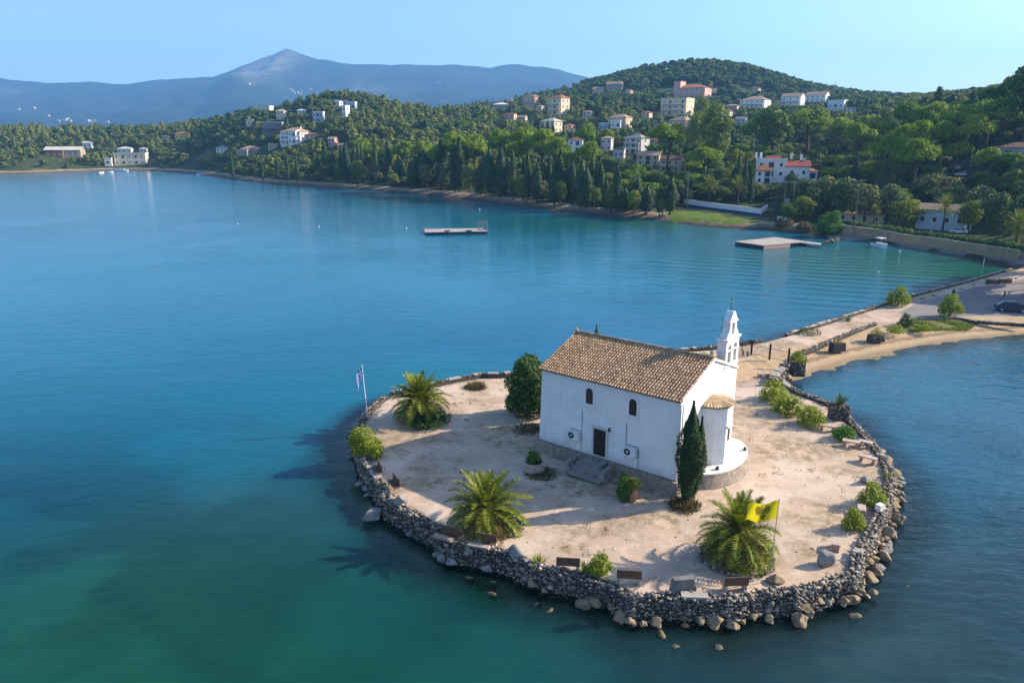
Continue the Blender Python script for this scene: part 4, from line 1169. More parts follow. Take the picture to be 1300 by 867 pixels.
rb = np.random.RandomState(9)
def boulder_mesh(mat, seed):
    v, f = rock_shape(np.random.RandomState(seed), ICO3, 16, 0.42, 0.85, 0.0)
    v = v * (1 + 0.55 * (fbm(v[:, 0] + 9, v[:, 1] + v[:, 2] * 0.7 + 9, seed, 4, 0.8) - 0.5)[:, None])
    me = np_mesh('boulder', v, f, [M[mat]], False)
    return me
B_TAN = [boulder_mesh('boulder', 100 + i) for i in range(5)]
B_GREY = [boulder_mesh('boulder_grey', 120 + i) for i in range(5)]
B_ALG = [boulder_mesh('boulder_algae', 140 + i) for i in range(4)]
def boulder(me, x, y, z, s, label, group=None, rz=None):
    o = link('boulder', me, None, (x, y, z), rb.uniform(0, 6.28) if rz is None else rz)
    o.scale = s if hasattr(s, '__len__') else (s * rb.uniform(0.9, 1.35), s * rb.uniform(0.8, 1.1), s * rb.uniform(0.65, 0.95))
    return tag(o, label, 'boulder', group)
bp, bs_ = resample(island_front, 0.78); bn = left_normals(bp)
for i in range(len(bp)):
    u, v, _ = proj(bp[i][0], bp[i][1], 0)
    if rb.rand() < (0.55 if v > 600 else 0.35):
        q = bp[i] + bn[i] * rb.uniform(-0.05, 0.35)
        s = rb.choice([rb.uniform(0.24, 0.40), rb.uniform(0.40, 0.68)], p=[0.6, 0.4])
        if u < 640 and v < 745:
            boulder(B_GREY[rb.randint(5)], q[0], q[1], rb.uniform(0.05, 0.35), s, 'grey boulder at the waterline below the left side of the rubble wall', 'boulders below the left side of the wall')
        elif u < 1035:
            boulder(B_TAN[rb.randint(5)], q[0], q[1], rb.uniform(0.0, 0.3), s, 'brown rounded boulder in the water along the front foot of the rubble wall', 'boulders along the front foot of the wall')
        else:
            boulder((B_TAN if rb.rand() < 0.6 else B_GREY)[rb.randint(5)], q[0], q[1], rb.uniform(0.1, 0.5), s * 0.85, 'sunlit boulder at the waterline below the right side of the rubble wall', 'boulders below the right side of the wall')
    if u > 640 and v > 560 and rb.rand() < (0.95 if u > 1030 else 0.4):
        q = bp[i] + bn[i] * rb.uniform(0.0, 0.6); s = rb.uniform(0.28, 0.62) if u > 1030 else rb.uniform(0.25, 0.45)
        if u > 1030: boulder(B_TAN[rb.randint(5)], q[0], q[1], rb.uniform(0.25, 0.75), (s * 1.2, s, s * 0.7), 'sunlit boulder at the waterline below the right side of the rubble wall', 'boulders below the right side of the wall')
        else: boulder(B_TAN[rb.randint(5)], q[0], q[1], rb.uniform(0.1, 0.4), (s * 1.3, s, s * 0.7), 'brown rounded boulder in the water along the front foot of the rubble wall', 'boulders along the front foot of the wall')
    if 600 < u < 1110 and v > 720 and rb.rand() < 0.45:
        q = bp[i] - bn[i] * rb.uniform(0.5, 1.7)
        boulder(B_ALG[rb.randint(4)], q[0], q[1], rb.uniform(-0.30, -0.10), (rb.uniform(0.3, 0.7), rb.uniform(0.25, 0.5), rb.uniform(0.2, 0.34)), 'low algae-stained rock breaking the water off the front of the islet', 'algae-stained rocks in the shallows')
p = I(477, 653, 0.4); boulder(B_GREY[1], p[0] - 0.2, p[1], 0.45, (0.95, 0.7, 0.55), 'large pale flat-topped boulder jutting out at the left corner of the wall', rz=0.3)
p = I(508, 642); boulder(B_GREY[2], p[0], p[1], GZ + 0.2, (0.7, 0.6, 0.75), 'blocky grey boulder on the wall top at its left bend', rz=0.8)
p = I(497, 632); boulder(B_TAN[2], p[0], p[1], GZ + 0.2, (0.42, 0.5, 0.45), 'tan boulder beside the blocky grey one on the left wall bend', rz=0.2)
p = I(655, 706); boulder(B_GREY[0], p[0], p[1], GZ + 0.25, (0.85, 0.6, 0.65), 'dark grey boulder on the wall between the pink bench and a lone brown bench', rz=2.0)
p = I(1046, 716); boulder(B_GREY[3], p[0], p[1], GZ + 0.3, (0.7, 0.6, 0.7), 'pointed grey boulder on the wall at its front right bend', rz=0.5)
p = I(983, 737); boulder(B_TAN[3], p[0], p[1], GZ + 0.15, (0.75, 0.5, 0.38), 'flat tan boulder at the foot of the yellow flag', rz=0.4)
p = I(1100, 612); boulder(B_GREY[4], p[0], p[1], GZ + 0.2, (0.6, 0.5, 0.5), 'squat grey boulder at the wall above the round yellow bush', rz=1.0)
m = MB().box((0, 0, 0), (1.55, 0.55, 1.55), taper=0.72).box((0.45, 0.05, -0.2), (0.7, 0.5, 0.9), taper=0.8)
p = I(866, 752); s_ = m.build('stone_slab', M['slab'], None, (p[0], p[1], GZ + 0.15), 0.15)
tag(s_, 'upright dark stone slab wedged into the front of the wall', 'slab')
p = I(1116, 652); b_ = MB().box((0, 0, 0), (0.5, 0.42, 0.4), taper=0.93).build('stone_block', M['white_trim'], None, (p[0], p[1], GZ + 0.5), 0.5)
tag(b_, 'small white stone block lying on the right wall top', 'block')

# ================================================================== planting on the islet
def frond(m_v, m_f, rs, base, az, el, L, droop, width, nleaf=26):
    d = np.array([math.cos(az) * math.cos(el), math.sin(az) * math.cos(el), math.sin(el)])
    p = np.array(base, float); pts = [p.copy()]
    steps = 12; dirs = [d.copy()]
    side_k = rs.uniform(-0.15, 0.15)
    for i in range(steps):
        d = d + np.array([0, 0, -droop * (0.3 + i / steps)]) / steps + np.array([-math.sin(az), math.cos(az), 0]) * side_k / steps
        d /= np.linalg.norm(d); p = p + d * L / steps; pts.append(p.copy()); dirs.append(d.copy())
    pts = np.array(pts); dirs = np.array(dirs)
    for k in range(nleaf):
        t = 0.10 + 0.90 * k / (nleaf - 1); f = t * steps; i = min(int(f), steps - 1); a = f - i
        q = pts[i] * (1 - a) + pts[i + 1] * a; dd = dirs[i]
        sd = np.cross(dd, (0, 0, 1.0)); sd /= np.linalg.norm(sd) + 1e-6; up = np.cross(sd, dd)
        ll = width * math.sin(math.pi * min(1, 0.18 + t * 0.80)) ** 0.6 * rs.uniform(0.85, 1.1)
        w = dd * 0.055
        for s in (-1, 1):
            tip = q + (sd * s * 0.80 + dd * 0.62 + up * rs.uniform(0.15, 0.45)) * ll - np.array([0, 0, 0.10 * ll])
            o = len(m_v); m_v += [q - w, q + w, tip + w * 0.25, tip - w * 0.25]; m_f.append((o, o + 1, o + 2, o + 3))
    for i in range(steps):
        sd = np.cross(dirs[i], (0, 0, 1.0)); sd /= np.linalg.norm(sd) + 1e-6; w0 = 0.045 * (1 - i / steps) + 0.01
        o = len(m_v); m_v += [pts[i] - sd * w0, pts[i] + sd * w0, pts[i + 1] + sd * w0 * 0.9, pts[i + 1] - sd * w0 * 0.9]; m_f.append((o, o + 1, o + 2, o + 3))
def palm_meshes(seed, L=2.9, trunk_h=1.7, nf=64, dry=16, width=0.50):
    rs = np.random.RandomState(seed)
    V, F = [], []; dV, dF = [], []
    for i in range(nf):
        t = i / (nf - 1)
        el = R(88 - 98 * t ** 0.85 + rs.uniform(-7, 7))
        frond(V, F, rs, (0.12 * math.cos(i * 2.4), 0.12 * math.sin(i * 2.4), trunk_h + 0.25 * (1 - t)), i * 2.39996 + rs.uniform(-0.2, 0.2), el, L * rs.uniform(0.85, 1.08) * (0.86 + 0.14 * t), 1.0 + 1.15 * t, width)
    for i in range(dry):
        frond(dV, dF, rs, (0, 0, trunk_h - 0.15), i * 2.39996 + 0.7, R(rs.uniform(-35, -5)), L * rs.uniform(0.75, 0.95), 1.3, width * 0.8, 20)
    m = MB()
    prof = [(0.42, -0.3)] + [(0.34 + 0.07 * (k % 2), 0.12 * k) for k in range(int(trunk_h / 0.12))] + [(0.44, trunk_h), (0.2, trunk_h + 0.25)]
    m.lathe(prof, n=12)
    return m.mesh('trunk', M['palm_bark']), np_mesh('crown', V, F, [M['leaf_palm']]), np_mesh('dry_fronds', dV, dF, [M['leaf_palm_dry']])
def palm(u, v, meshes, label, s=1.0, rz=0.0, sz=1.0):
    p = I(u, v)
    root = empty('palm_tree', p, label, 'palm', 'date palms on the islet', rz)
    root.scale = (s, s, s * sz)
    for nm, me in zip(('trunk', 'crown', 'dry_fronds'), meshes): link(nm, me, root)
    return root
pm1, pm2, pm3 = palm_meshes(1, nf=66, dry=26), palm_meshes(2, L=3.25, trunk_h=1.45, nf=54, dry=40), palm_meshes(3, L=3.0, trunk_h=1.9, nf=58, dry=34)
palm(534, 531, pm1, 'short date palm by the flagpole at the far left of the islet', 1.12, 0.3, 0.84)
palm(618, 668, pm2, 'yellowing date palm near the left front wall, between the round planter and the wall', 1.0, 1.2, 0.84)
palm(935, 709, pm3, 'date palm in a ring of stones beside the yellow flag', 0.90, 2.2)
def near_bush(name, u, v, w, h, mat, label, cat='bush', n=900, size=0.15, k=6, stem=True, z=GZ, group=None, base=0.05, seed=None, jit=0.8, p=None):
    """leafy shrub w wide and h tall (metres) standing at a surveyed point"""
    seed = int(u * 7 + v) if seed is None else seed
    rs = np.random.RandomState(seed)
    p = I(u, v, z) if p is None else p
    if mat == 'leaf_dry' and h < 1.0:
        V = []; F = []
        for i in range(int(n * 1.6)):
            a = rs.uniform(0, 6.283); q = w / 2 * math.sqrt(rs.rand()) * rs.uniform(0.7, 1.1); el = rs.uniform(0.4, 1.4); ll = h * rs.uniform(0.35, 1.1) * (1.05 - 0.6 * q / (w / 2)); a2 = rs.uniform(0, 6.283)
            b = np.array([q * math.cos(a), q * math.sin(a), -0.05]); d_ = np.array([math.cos(a2) * math.cos(el), math.sin(a2) * math.cos(el), math.sin(el)]); s_ = np.array([-math.sin(a2), math.cos(a2), 0]) * rs.uniform(0.015, 0.045)
            o = len(V); V += [b - s_, b + s_, b + d_ * ll + s_ * 0.4, b + d_ * ll - s_ * 0.4]; F.append((o, o + 1, o + 2, o + 3))
        r_ = link(name, np_mesh(name, np.array(V), np.array(F), [M[mat]]), None, p)
        return tag(r_, label, cat, group)
    root = empty(name, p, label, cat, group)
    w *= 1.12; h *= 1.1
    L = bush_lobes(rs, h, w / 2, k)
    V, F = crown_arrays(L, int(n * 1.5), size, rs, core=0.5 if h > 1.3 * 0.75 * 1.1 else 0, jit=jit, lo=0.5 if h < 1 else 0.7, hi=1.12, zmin=-0.9)
    V[:, 2] = np.maximum(V[:, 2], -0.05)
    link('foliage', np_mesh('foliage', V, F, [M[mat]]), root)
    if stem: link('stem', trunk_mesh(h * 0.55, 0.05 + 0.02 * w, seed=seed, limbs=4, spread=w * 0.25, name='stem', n=6), root)
    return root
def blades(name, mat, n, L, w, rs, spread=0.7, base_r=0.15, z0=0.0):
    V = []; F = []
    for i in range(n):
        a = rs.uniform(0, 6.283); el = rs.uniform(1 - spread, 1.0) * math.pi / 2; ll = L * rs.uniform(0.6, 1.1)
        b = np.array([base_r * rs.rand() * math.cos(a), base_r * rs.rand() * math.sin(a), z0]); d = np.array([math.cos(a) * math.cos(el), math.sin(a) * math.cos(el), math.sin(el)])
        s = np.array([-math.sin(a), math.cos(a), 0]) * w
        mid = b + d * ll * 0.55; tip = b + d * ll + np.array([0, 0, -0.18 * ll * math.cos(el)])
        o = len(V); V += [b - s, b + s, mid + s * 0.8, mid - s * 0.8, tip + s * 0.08, tip - s * 0.08]; F += [(o, o + 1, o + 2, o + 3), (o + 3, o + 2, o + 4, o + 5)]
    return np_mesh(name, np.array(V), np.array(F), [M[mat]])
# the big cypress with its second tip
rs = np.random.RandomState(61)
p = I(872, 637); cyp = empty('cypress_tree', p, 'dark double-tipped cypress standing before the chapel corner', 'cypress')
Va, Fa = cypress_arrays(rs, 7.1, 0.90, 9000, 0.17); Vb, Fb = cypress_arrays(rs, 6.0, 0.52, 4200, 0.16)
Vb = Vb + np.array([0.62, -0.05, 0.0]) * np.clip(Vb[:, 2:3] / 3.0, 0, 1)
link('crown', np_mesh('crown', np.concatenate([Va, Vb]) + [0, 0, 0.25], np.concatenate([Fa, Fb + len(Va)]), [M['leaf_cypress']]), cyp)
link('trunk', trunk_mesh(2.2, 0.16, seed=3), cyp)
near_bush('dry_bush', 868, 642, 2.4, 0.75, 'leaf_dry', 'dry brown scrub round the foot of the big cypress', 'scrub', 700, 0.12, stem=False)
# broad dark tree at the chapel's left end
rs = np.random.RandomState(15)
p = I(672, 527); tr = empty('broadleaf_tree', p, 'dense dark green tree against the left end wall of the chapel', 'tree')
L = round_lobes(rs, 5.5, 2.35, 0.55, 9) + bush_lobes(rs, 3.2, 2.2, 7)
V, F = crown_arrays(L, 7500, 0.24, rs, core=0.55, hi=1.15)
link('crown', np_mesh('crown', V, F, [M['leaf_dark']]), tr); link('trunk', trunk_mesh(2.4, 0.17, seed=8, limbs=5, spread=1.4), tr)
near_bush('shrub', 672, 545, 3.0, 0.55, 'leaf_dry', 'low dry shrub under the dark tree by the chapel', 'shrub', 500, 0.12, stem=False)
# shrubs
near_bush('shrub', 463, 576, 2.6, 2.3, 'leaf_bush', 'yellow-green shrub in the left corner of the wall, below the striped flag', 'shrub', 1800, 0.16)
near_bush('shrub', 478, 583, 1.2, 1.2, 'leaf_bush', 'small pale shrub just right of the big corner shrub under the striped flag', 'shrub', 450, 0.13)
near_bush('undergrowth', 545, 537, 3.6, 1.0, 'leaf_dark', 'dark undergrowth round the foot of the far left palm', 'shrub', 1200, 0.16, stem=False)
near_bush('undergrowth', 632, 668, 3.0, 1.0, 'leaf_dark', 'dark undergrowth under the yellowing palm by the left front wall', 'shrub', 900, 0.16, stem=False)
near_bush('undergrowth', 935, 708, 4.0, 1.25, 'leaf_bush', 'yellowish bush filling the stone ring under the palm', 'shrub', 1900, 0.16, stem=False)
near_bush('shrub', 761, 730, 1.35, 1.25, 'leaf_bush', 'rounded yellow-green shrub by the front wall between two brown benches', 'shrub', 900, 0.12)
near_bush('shrub', 1107, 640, 1.7, 1.5, 'leaf_bush', 'round yellow bush on the right edge by the wall', 'shrub', 1100, 0.13)
near_bush('shrub', 1084, 671, 1.4, 1.25, 'leaf_bush', 'loose yellow-green bush below the round yellow one on the right edge', 'shrub', 800, 0.13)
near_bush('shrub', 982, 508, 2.9, 1.7, 'leaf_bush', 'upper of the two merged yellow-green bushes along the right path edge', 'shrub', 1300, 0.14)
near_bush('shrub', 1000, 524, 3.0, 1.6, 'leaf_bush', 'lower of the two merged yellow-green bushes along the right path edge', 'shrub', 1500, 0.14)
near_bush('shrub', 1030, 539, 2.6, 1.5, 'leaf_bush', 'separate rounded bush right of the merged pair on the path edge', 'shrub', 1400, 0.14)
near_bush('shrub', 1070, 557, 1.7, 1.1, 'leaf_green', 'bright green bush between two stone benches on the right wall', 'shrub', 1000, 0.14)
near_bush('shrub', 1126, 607, 0.7, 0.5, 'leaf_bush', 'tiny shrub growing on the right wall top', 'shrub', 250, 0.1, stem=False)
near_bush('shrub', 1012, 460, 1.6, 1.5, 'leaf_bush', 'shrub growing from the dark gate planter', 'shrub', 700, 0.13, p=np.array([*I(1012, 470)[:2], GZ + 0.7]))
near_bush('scrub', 604, 492, 2.4, 0.8, 'leaf_dry', 'dry scrub on the far left parapet behind the palm', 'scrub', 600, 0.14, stem=False)
near_bush('shrub', 900, 466, 2.6, 2.2, 'leaf_bush', 'bright bush showing over the chapel roof beside the bell wall', 'shrub', 1200, 0.16, p=np.array([*G(897, 476, GZ)[:2], GZ]))
rs = np.random.RandomState(3)
p = G(756, 462, GZ); sc_ = empty('cypress_tree', p, 'slim cypress whose tip shows over the chapel ridge', 'cypress')
V, F = cypress_arrays(rs, 4.4, 0.5, 900, 0.22); link('crown', np_mesh('crown', V, F, [M['leaf_cypress']]), sc_); link('trunk', trunk_mesh(1.0, 0.09, seed=4), sc_)
for k, (u, v, lab) in enumerate(((683, 716, 'spiky grass tuft on the front wall right of the dark grey boulder'), (742, 728, 'spiky grass tuft at the brown bench beside the round front shrub'), (455, 553, 'spiky leaves sticking up by the flagpole foot'))):
    p = I(u, v); r_ = link('grass_tuft', blades('grass_tuft', 'leaf_bush', 60, 0.8, 0.03, np.random.RandomState(k), 0.75, 0.3), None, p); tag(r_, lab, 'plant')
# round white planter, urn, tall planter and stone ring
p = I(678, 597); pl = empty('round_planter', p, 'round whitewashed stone planter on the shaded forecourt', 'planter')
MB().lathe([(0.82, -0.1), (0.80, 0.55), (0.84, 0.60), (0.84, 0.70), (0.62, 0.70), (0.60, 0.52)], n=28).build('basin', M['bench_stone'], pl)
MB().lathe([(0.61, 0.45), (0.61, 0.58)], n=20).build('soil', M['bark'], pl)
near_bush('shrub', 678, 597, 1.1, 1.05, 'leaf_green', 'small green shrub growing in the round planter', 'shrub', 800, 0.12, p=np.array([p[0], p[1], p[2] + 0.55]))
near_bush('scrub', 688, 602, 3.0, 0.35, 'leaf_dry', 'dry weeds round the foot of the round planter', 'scrub', 1500, 0.11, stem=False)
p = I(803, 636); pl = empty('urn', p, 'terracotta urn standing by the shrub before the chapel steps', 'pot')
MB().lathe([(0.20, 0), (0.26, 0.15), (0.34, 0.5), (0.33, 0.72), (0.25, 0.88), (0.31, 0.98), (0.31, 1.02)], n=20).build('body', M['terracotta'], pl)
MB().lathe([(0.24, 0.9), (0.24, 0.96)], n=16).build('soil', M['bark'], pl)
near_bush('shrub', 793, 635, 1.25, 1.9, 'leaf_green', 'tall bright green shrub beside the terracotta urn', 'shrub', 1500, 0.14)
near_bush('shrub', 803, 632, 0.9, 0.8, 'leaf_bush', 'yellow-green plant growing out of the urn', 'shrub', 500, 0.11, p=np.array([p[0] + 0.05, p[1], p[2] + 0.95]))
cR = I(935, 709); P_ = []; S_ = []
for k in range(56):
    a = 2 * math.pi * k / 56; P_.append((cR[0] + 2.15 * math.cos(a), cR[1] + 1.9 * math.sin(a), cR[2] + 0.1)); S_.append(rs.uniform(0.13, 0.22, 3))
V, F = scatter_rocks(np.array(P_), np.array(S_), rs); ringo = link('stone_ring', np_mesh('stone_ring', V, F, [M['wall_stones']])); tag(ringo, 'ring of pale stones edging the bed of the right palm', 'edging')
def stone_planter(u, v, w, d, h, label, mat='planter_dark', z=GZ, rz=0.0, name='planter', rocks=True):
    p = I(u, v, z); root = empty(name, p, label, 'planter', rz=rz)
    MB().box((0, 0, h / 2 - 0.2), (w, d, h + 0.4), taper=0.94).build('box', M[mat], root)
    MB().box((0, 0, h + 0.02), (w * 0.8, d * 0.8, 0.08)).build('soil', M['bark'], root)
    if rocks:
        rr = np.random.RandomState(int(u)); P = []; S = []
        for k in range(int(110 * w * h)):
            a = rr.uniform(0, 6.283); P.append((w * 0.5 * max(-1, min(1, 1.35 * math.cos(a))), d * 0.5 * max(-1, min(1, 1.35 * math.sin(a))), rr.uniform(-0.1, h))); S.append(rr.uniform(0.09, 0.17, 3))
        V, F = scatter_rocks(np.array(P), np.array(S), rr); link('stonework', np_mesh('stonework', V, F, [M['wall_stones']]), root)
    return root, p
root, p = stone_planter(1064, 531, 1.4, 1.2, 1.3, 'dark stone planter with an agave at the right edge of the islet')
o = link('agave', blades('agave', 'leaf_agave', 46, 1.25, 0.055, np.random.RandomState(4), 0.72, 0.25), None, (p[0], p[1], p[2] + 1.35)); tag(o, 'spiky agave growing in the dark stone planter', 'agave')
root, p = stone_planter(1012, 471, 1.3, 1.2, 0.85, 'dark stone planter at the end of the gate fence')
root, p = stone_planter(1063, 441, 1.8, 0.9, 0.6, 'long dark box planter on the beach side of the causeway', rocks=False, rz=0.3)
o = link('grass_tuft', blades('grass_tuft', 'leaf_bush', 40, 0.6, 0.03, np.random.RandomState(14), 0.9, 0.5), None, (p[0], p[1], p[2] + 0.6)); tag(o, 'thin plants growing in the long dark box planter', 'plant')
root, p = stone_planter(1112, 429, 1.9, 1.0, 0.5, 'dark stone planter on the beach with a flowering shrub', rz=0.2)
near_bush('shrub', 1112, 429, 1.5, 0.9, 'leaf_bush', 'yellow shrub in the beach planter', 'shrub', 400, 0.13, p=np.array([p[0], p[1], p[2] + 0.4]))

rs = np.random.RandomState(12)
V = []; F = []; PB = []
tries = 0
while tries < 900:
    tries += 1
    x, y = rs.uniform(-14, 30), rs.uniform(33, 74)
    q = np.array([x]), np.array([y])
    if sdist(q[0], q[1], near_poly)[0] < 1.7: continue
    lx = (x - cFL[0]) * math.cos(ch_rz) + (y - cFL[1]) * math.sin(ch_rz); ly = -(x - cFL[0]) * math.sin(ch_rz) + (y - cFL[1]) * math.cos(ch_rz)
    if -0.6 < lx < 15 and -0.6 < ly < 10: continue
    z = float(NH(x, y))
    if fbm(q[0], q[1], 55, 3, 5.0)[0] > 0.53:
        for k in range(rs.randint(6, 16)):
            a, el, ll = rs.uniform(0, 6.283), rs.uniform(0.3, 1.3), rs.uniform(0.06, 0.2); b = np.array([x + rs.normal(0, 0.16), y + rs.normal(0, 0.16), z - 0.02])
            d_ = np.array([math.cos(a) * math.cos(el), math.sin(a) * math.cos(el), math.sin(el)]); s_ = np.array([-math.sin(a), math.cos(a), 0]) * 0.022
            o = len(V); V += [b - s_, b + s_, b + d_ * ll + s_ * 0.3, b + d_ * ll - s_ * 0.3]; F.append((o, o + 1, o + 2, o + 3))
    if tries % 2: PB.append((x, y, z + 0.01))
tag(link('yard_weeds', np_mesh('yard_weeds', np.array(V), np.array(F), [M['leaf_dry']])), 'dry weeds scattered over the sandy yard of the islet', 'weeds', kind='stuff')
Vp, Fp = scatter_rocks(np.array(PB), rs.uniform(0.025, 0.09, (len(PB), 3)), rs)
tag(link('yard_pebbles', np_mesh('yard_pebbles', Vp, Fp, [M['wall_stones']])), 'loose pebbles strewn over the sandy yard', 'pebbles', kind='stuff')
# ================================================================== benches
def bench_back(u, v, rz, label, group='brown benches along the front wall'):
    p = I(u, v); root = empty('bench', p, label, 'bench', group, rz)
    MB().box((0, 0, 0.46), (1.35, 0.46, 0.07)).build('seat', M['bench_wood'], root)
    MB().box((0, -0.24, 0.72), (1.35, 0.07, 0.52)).build('backrest', M['bench_wood'], root)
    for sx in (-0.55, 0.55): MB().box((sx, -0.02, 0.20), (0.14, 0.42, 0.46)).build('leg', M['bench_stone'], root)
    return root
def bench_slab(u, v, rz, label, w=1.3, group='stone benches along the right wall'):
    p = I(u, v); root = empty('stone_bench', p, label, 'bench', group, rz)
    MB().box((0, 0, 0.47), (w, 0.50, 0.11)).build('seat', M['bench_stone'], root)
    for sx in (-w * 0.34, w * 0.34): MB().box((sx, 0, 0.19), (0.24, 0.40, 0.46)).build('leg', M['bench_pink'], root)
    return root
bench_back(479, 603, 1.95, 'brown bench on the left edge nearest the big corner shrub')
bench_back(500, 622, 2.1, 'brown bench on the left edge just above the blocky boulder')
bench_back(721, 724, -0.10, 'brown bench by the front wall left of the round shrub')
bench_back(798, 741, -0.12, 'brown bench by the front wall between the round shrub and the upright slab')
bench_back(932, 749, 0.08, 'brown bench by the front wall below the ringed palm')
b = bench_back(576, 684, -0.42, 'stone-topped bench by the left front wall, left of the pair near the yellowing palm')
b = bench_back(619, 693, -0.32, 'stone-topped bench by the left front wall, right of the pair near the yellowing palm')
o = MB().box((0, 0, 0), (1.35, 0.40, 0.14)).build('wall_slab', M['bench_pink'], None, (*I(563, 690)[:2], GZ + 0.42), -0.5); tag(o, 'long pinkish slab laid on the left front wall top', 'slab')
o = MB().box((0, 0, 0), (1.4, 0.36, 0.12)).build('wall_slab', M['bench_stone'], None, (*I(608, 700)[:2], GZ + 0.4), -0.35); tag(o, 'whitish slab laid on the front wall below a bench', 'slab')
bench_slab(1050, 547, -0.45, 'stone bench nearest the agave planter')
bench_slab(1080, 567, -0.5, 'stone bench right below the bright green bush')
bench_slab(1101, 587, -0.7, 'stone bench on the right edge above the squat grey boulder')
bench_slab(1093, 652, 1.2, 'stone bench between the two yellow bushes on the right edge', 0.9)
bench_slab(1061, 696, 1.1, 'stone bench left of the loose bush near the front right bend', 0.9)
bench_slab(969, 479, 0.1, 'white-topped stone bench near the gate', 1.2)
bench_slab(1098, 567, -0.7, 'stone slab seat set on the wall beside the bench below the green bush', 1.0)

# ================================================================== flags
def flag_mesh(name, pts_fn, colour_fn, mats, nx=54, ny=36):
    V = []; F = []; mi = []
    for j in range(ny + 1):
        for i in range(nx + 1): V.append(pts_fn(i / nx, j / ny))
    for j in range(ny):
        for i in range(nx):
            a = j * (nx + 1) + i; F.append((a, a + 1, a + nx + 2, a + nx + 1)); mi.append(colour_fn((i + 0.5) / nx, (j + 0.5) / ny))
    me = np_mesh(name, V, F, mats); me.polygons.foreach_set('material_index', np.array(mi, np.int32))
    return me
# striped flag with cross canton, hanging nearly limp
pb = I(467, 531); ptop = G(463, 457, GZ); Hp = 4.9
fp = empty('flagpole', pb, 'white flagpole at the left end of the islet with a blue and white flag', 'flagpole')
lean = -0.26
MB().tube([(0, 0, -0.2), (lean * 0.5, 0, Hp / 2), (lean, 0, Hp)], [0.045, 0.04, 0.03], 8).build('pole', M['pole_white'], fp)
MB().lathe([(0.02, 0), (0.06, 0.05), (0.02, 0.11)], (lean, 0, Hp), 8).build('finial', M['pole_white'], fp)
MB().lathe([(0.3, -0.1), (0.28, 0.25), (0.1, 0.3)], n=10).build('footing', M['bench_stone'], fp)
def limp(s, t):
    # s along the fly, t from the foot of the hoist to its top: the fly falls down beside the pole in folds
    d = 0.40 * s + 0.05
    x = -0.78 * math.sin(min(1.0, s) * 1.35) * (0.55 + 0.45 * t) - 0.10 * s * (1 - t)
    y = -0.05 * s + 0.07 * math.sin(9.0 * s + 2.2 * t) * s
    z = Hp - 0.12 - 1.05 * (1 - t) - 1.15 * s ** 1.25 - 0.12 * s * (1 - t)
    return (lean * (z / Hp) + x - 0.03, y, z)
def stripes(s, t):
    r = int((1 - t) * 9)
    if s < 0.37 and r < 5:
        return 0 if (0.148 < s < 0.222 or r == 2) else 1
    return 1 if r % 2 == 0 else 0
link('flag', flag_mesh('flag', limp, stripes, [M['flag_white'], M['flag_blue']]), fp)
# yellow flag with a dark two-headed eagle, blowing to the left
pb = I(976, 738); fp2 = empty('flagpole', (pb[0], pb[1], GZ + 0.2), 'thin leaning pole with a yellow flag bearing a two-headed eagle', 'flagpole')
ptip = G(989.5, 633, 0)
d = ray(989.5, 633); tt_ = (pb[1] - 0.1) / d[1]; tip = np.array([d[0] * tt_, pb[1] - 0.1, CAM_H + d[2] * tt_])
vec = tip - np.array([pb[0], pb[1], GZ + 0.2])
MB().tube([(0, 0, -0.2), tuple(vec * 0.5), tuple(vec)], [0.028, 0.025, 0.02], 8).build('pole', M['metal_grey'], fp2)
def poly_in(x, y, P):
    r = False; n = len(P)
    for i in range(n):
        x1, y1 = P[i]; x2, y2 = P[(i + 1) % n]
        if (y1 > y) != (y2 > y) and x < (x2 - x1) * (y - y1) / (y2 - y1) + x1: r = not r
    return r
EAGLE = [[(0.0, 0.30), (0.07, 0.26), (0.09, 0.10), (0.06, -0.10), (0.13, -0.30), (0.0, -0.36)],
         [(0.06, 0.22), (0.16, 0.36), (0.30, 0.34), (0.36, 0.16), (0.33, -0.16), (0.28, -0.02), (0.24, -0.18), (0.20, -0.02), (0.15, -0.16), (0.12, 0.0), (0.06, 0.02)],
         [(0.02, 0.24), (0.05, 0.40), (0.10, 0.44), (0.17, 0.40), (0.11, 0.37), (0.09, 0.28)],
         [(0.05, -0.12), (0.17, -0.24), (0.20, -0.20), (0.10, -0.06)],
         [(0.0, 0.46), (0.06, 0.44), (0.07, 0.52), (0.0, 0.50)]]
def eagle(s, t):
    x = abs(s - 0.5) * 1.5; y = t - 0.5
    return 1 if any(poly_in(x, y, P) for P in EAGLE) else 0
def fly(s, t):
    q = vec * (0.985 - 0.235 * (1 - t))
    x = q[0] - 1.62 * s; z = q[2] + (-0.02 - 0.30 * s) + 0.07 * math.sin(7 * s + 1.0) * s + 0.10 * s * (1 - t) * -1 + 0.24 * s * (1 - t)
    return (x, q[1] + 0.16 * math.sin(8 * s + 1.5 * t) * (0.3 + s), z)
link('flag', flag_mesh('flag', fly, eagle, [M['flag_yellow'], M['flag_black']], 66, 46), fp2)

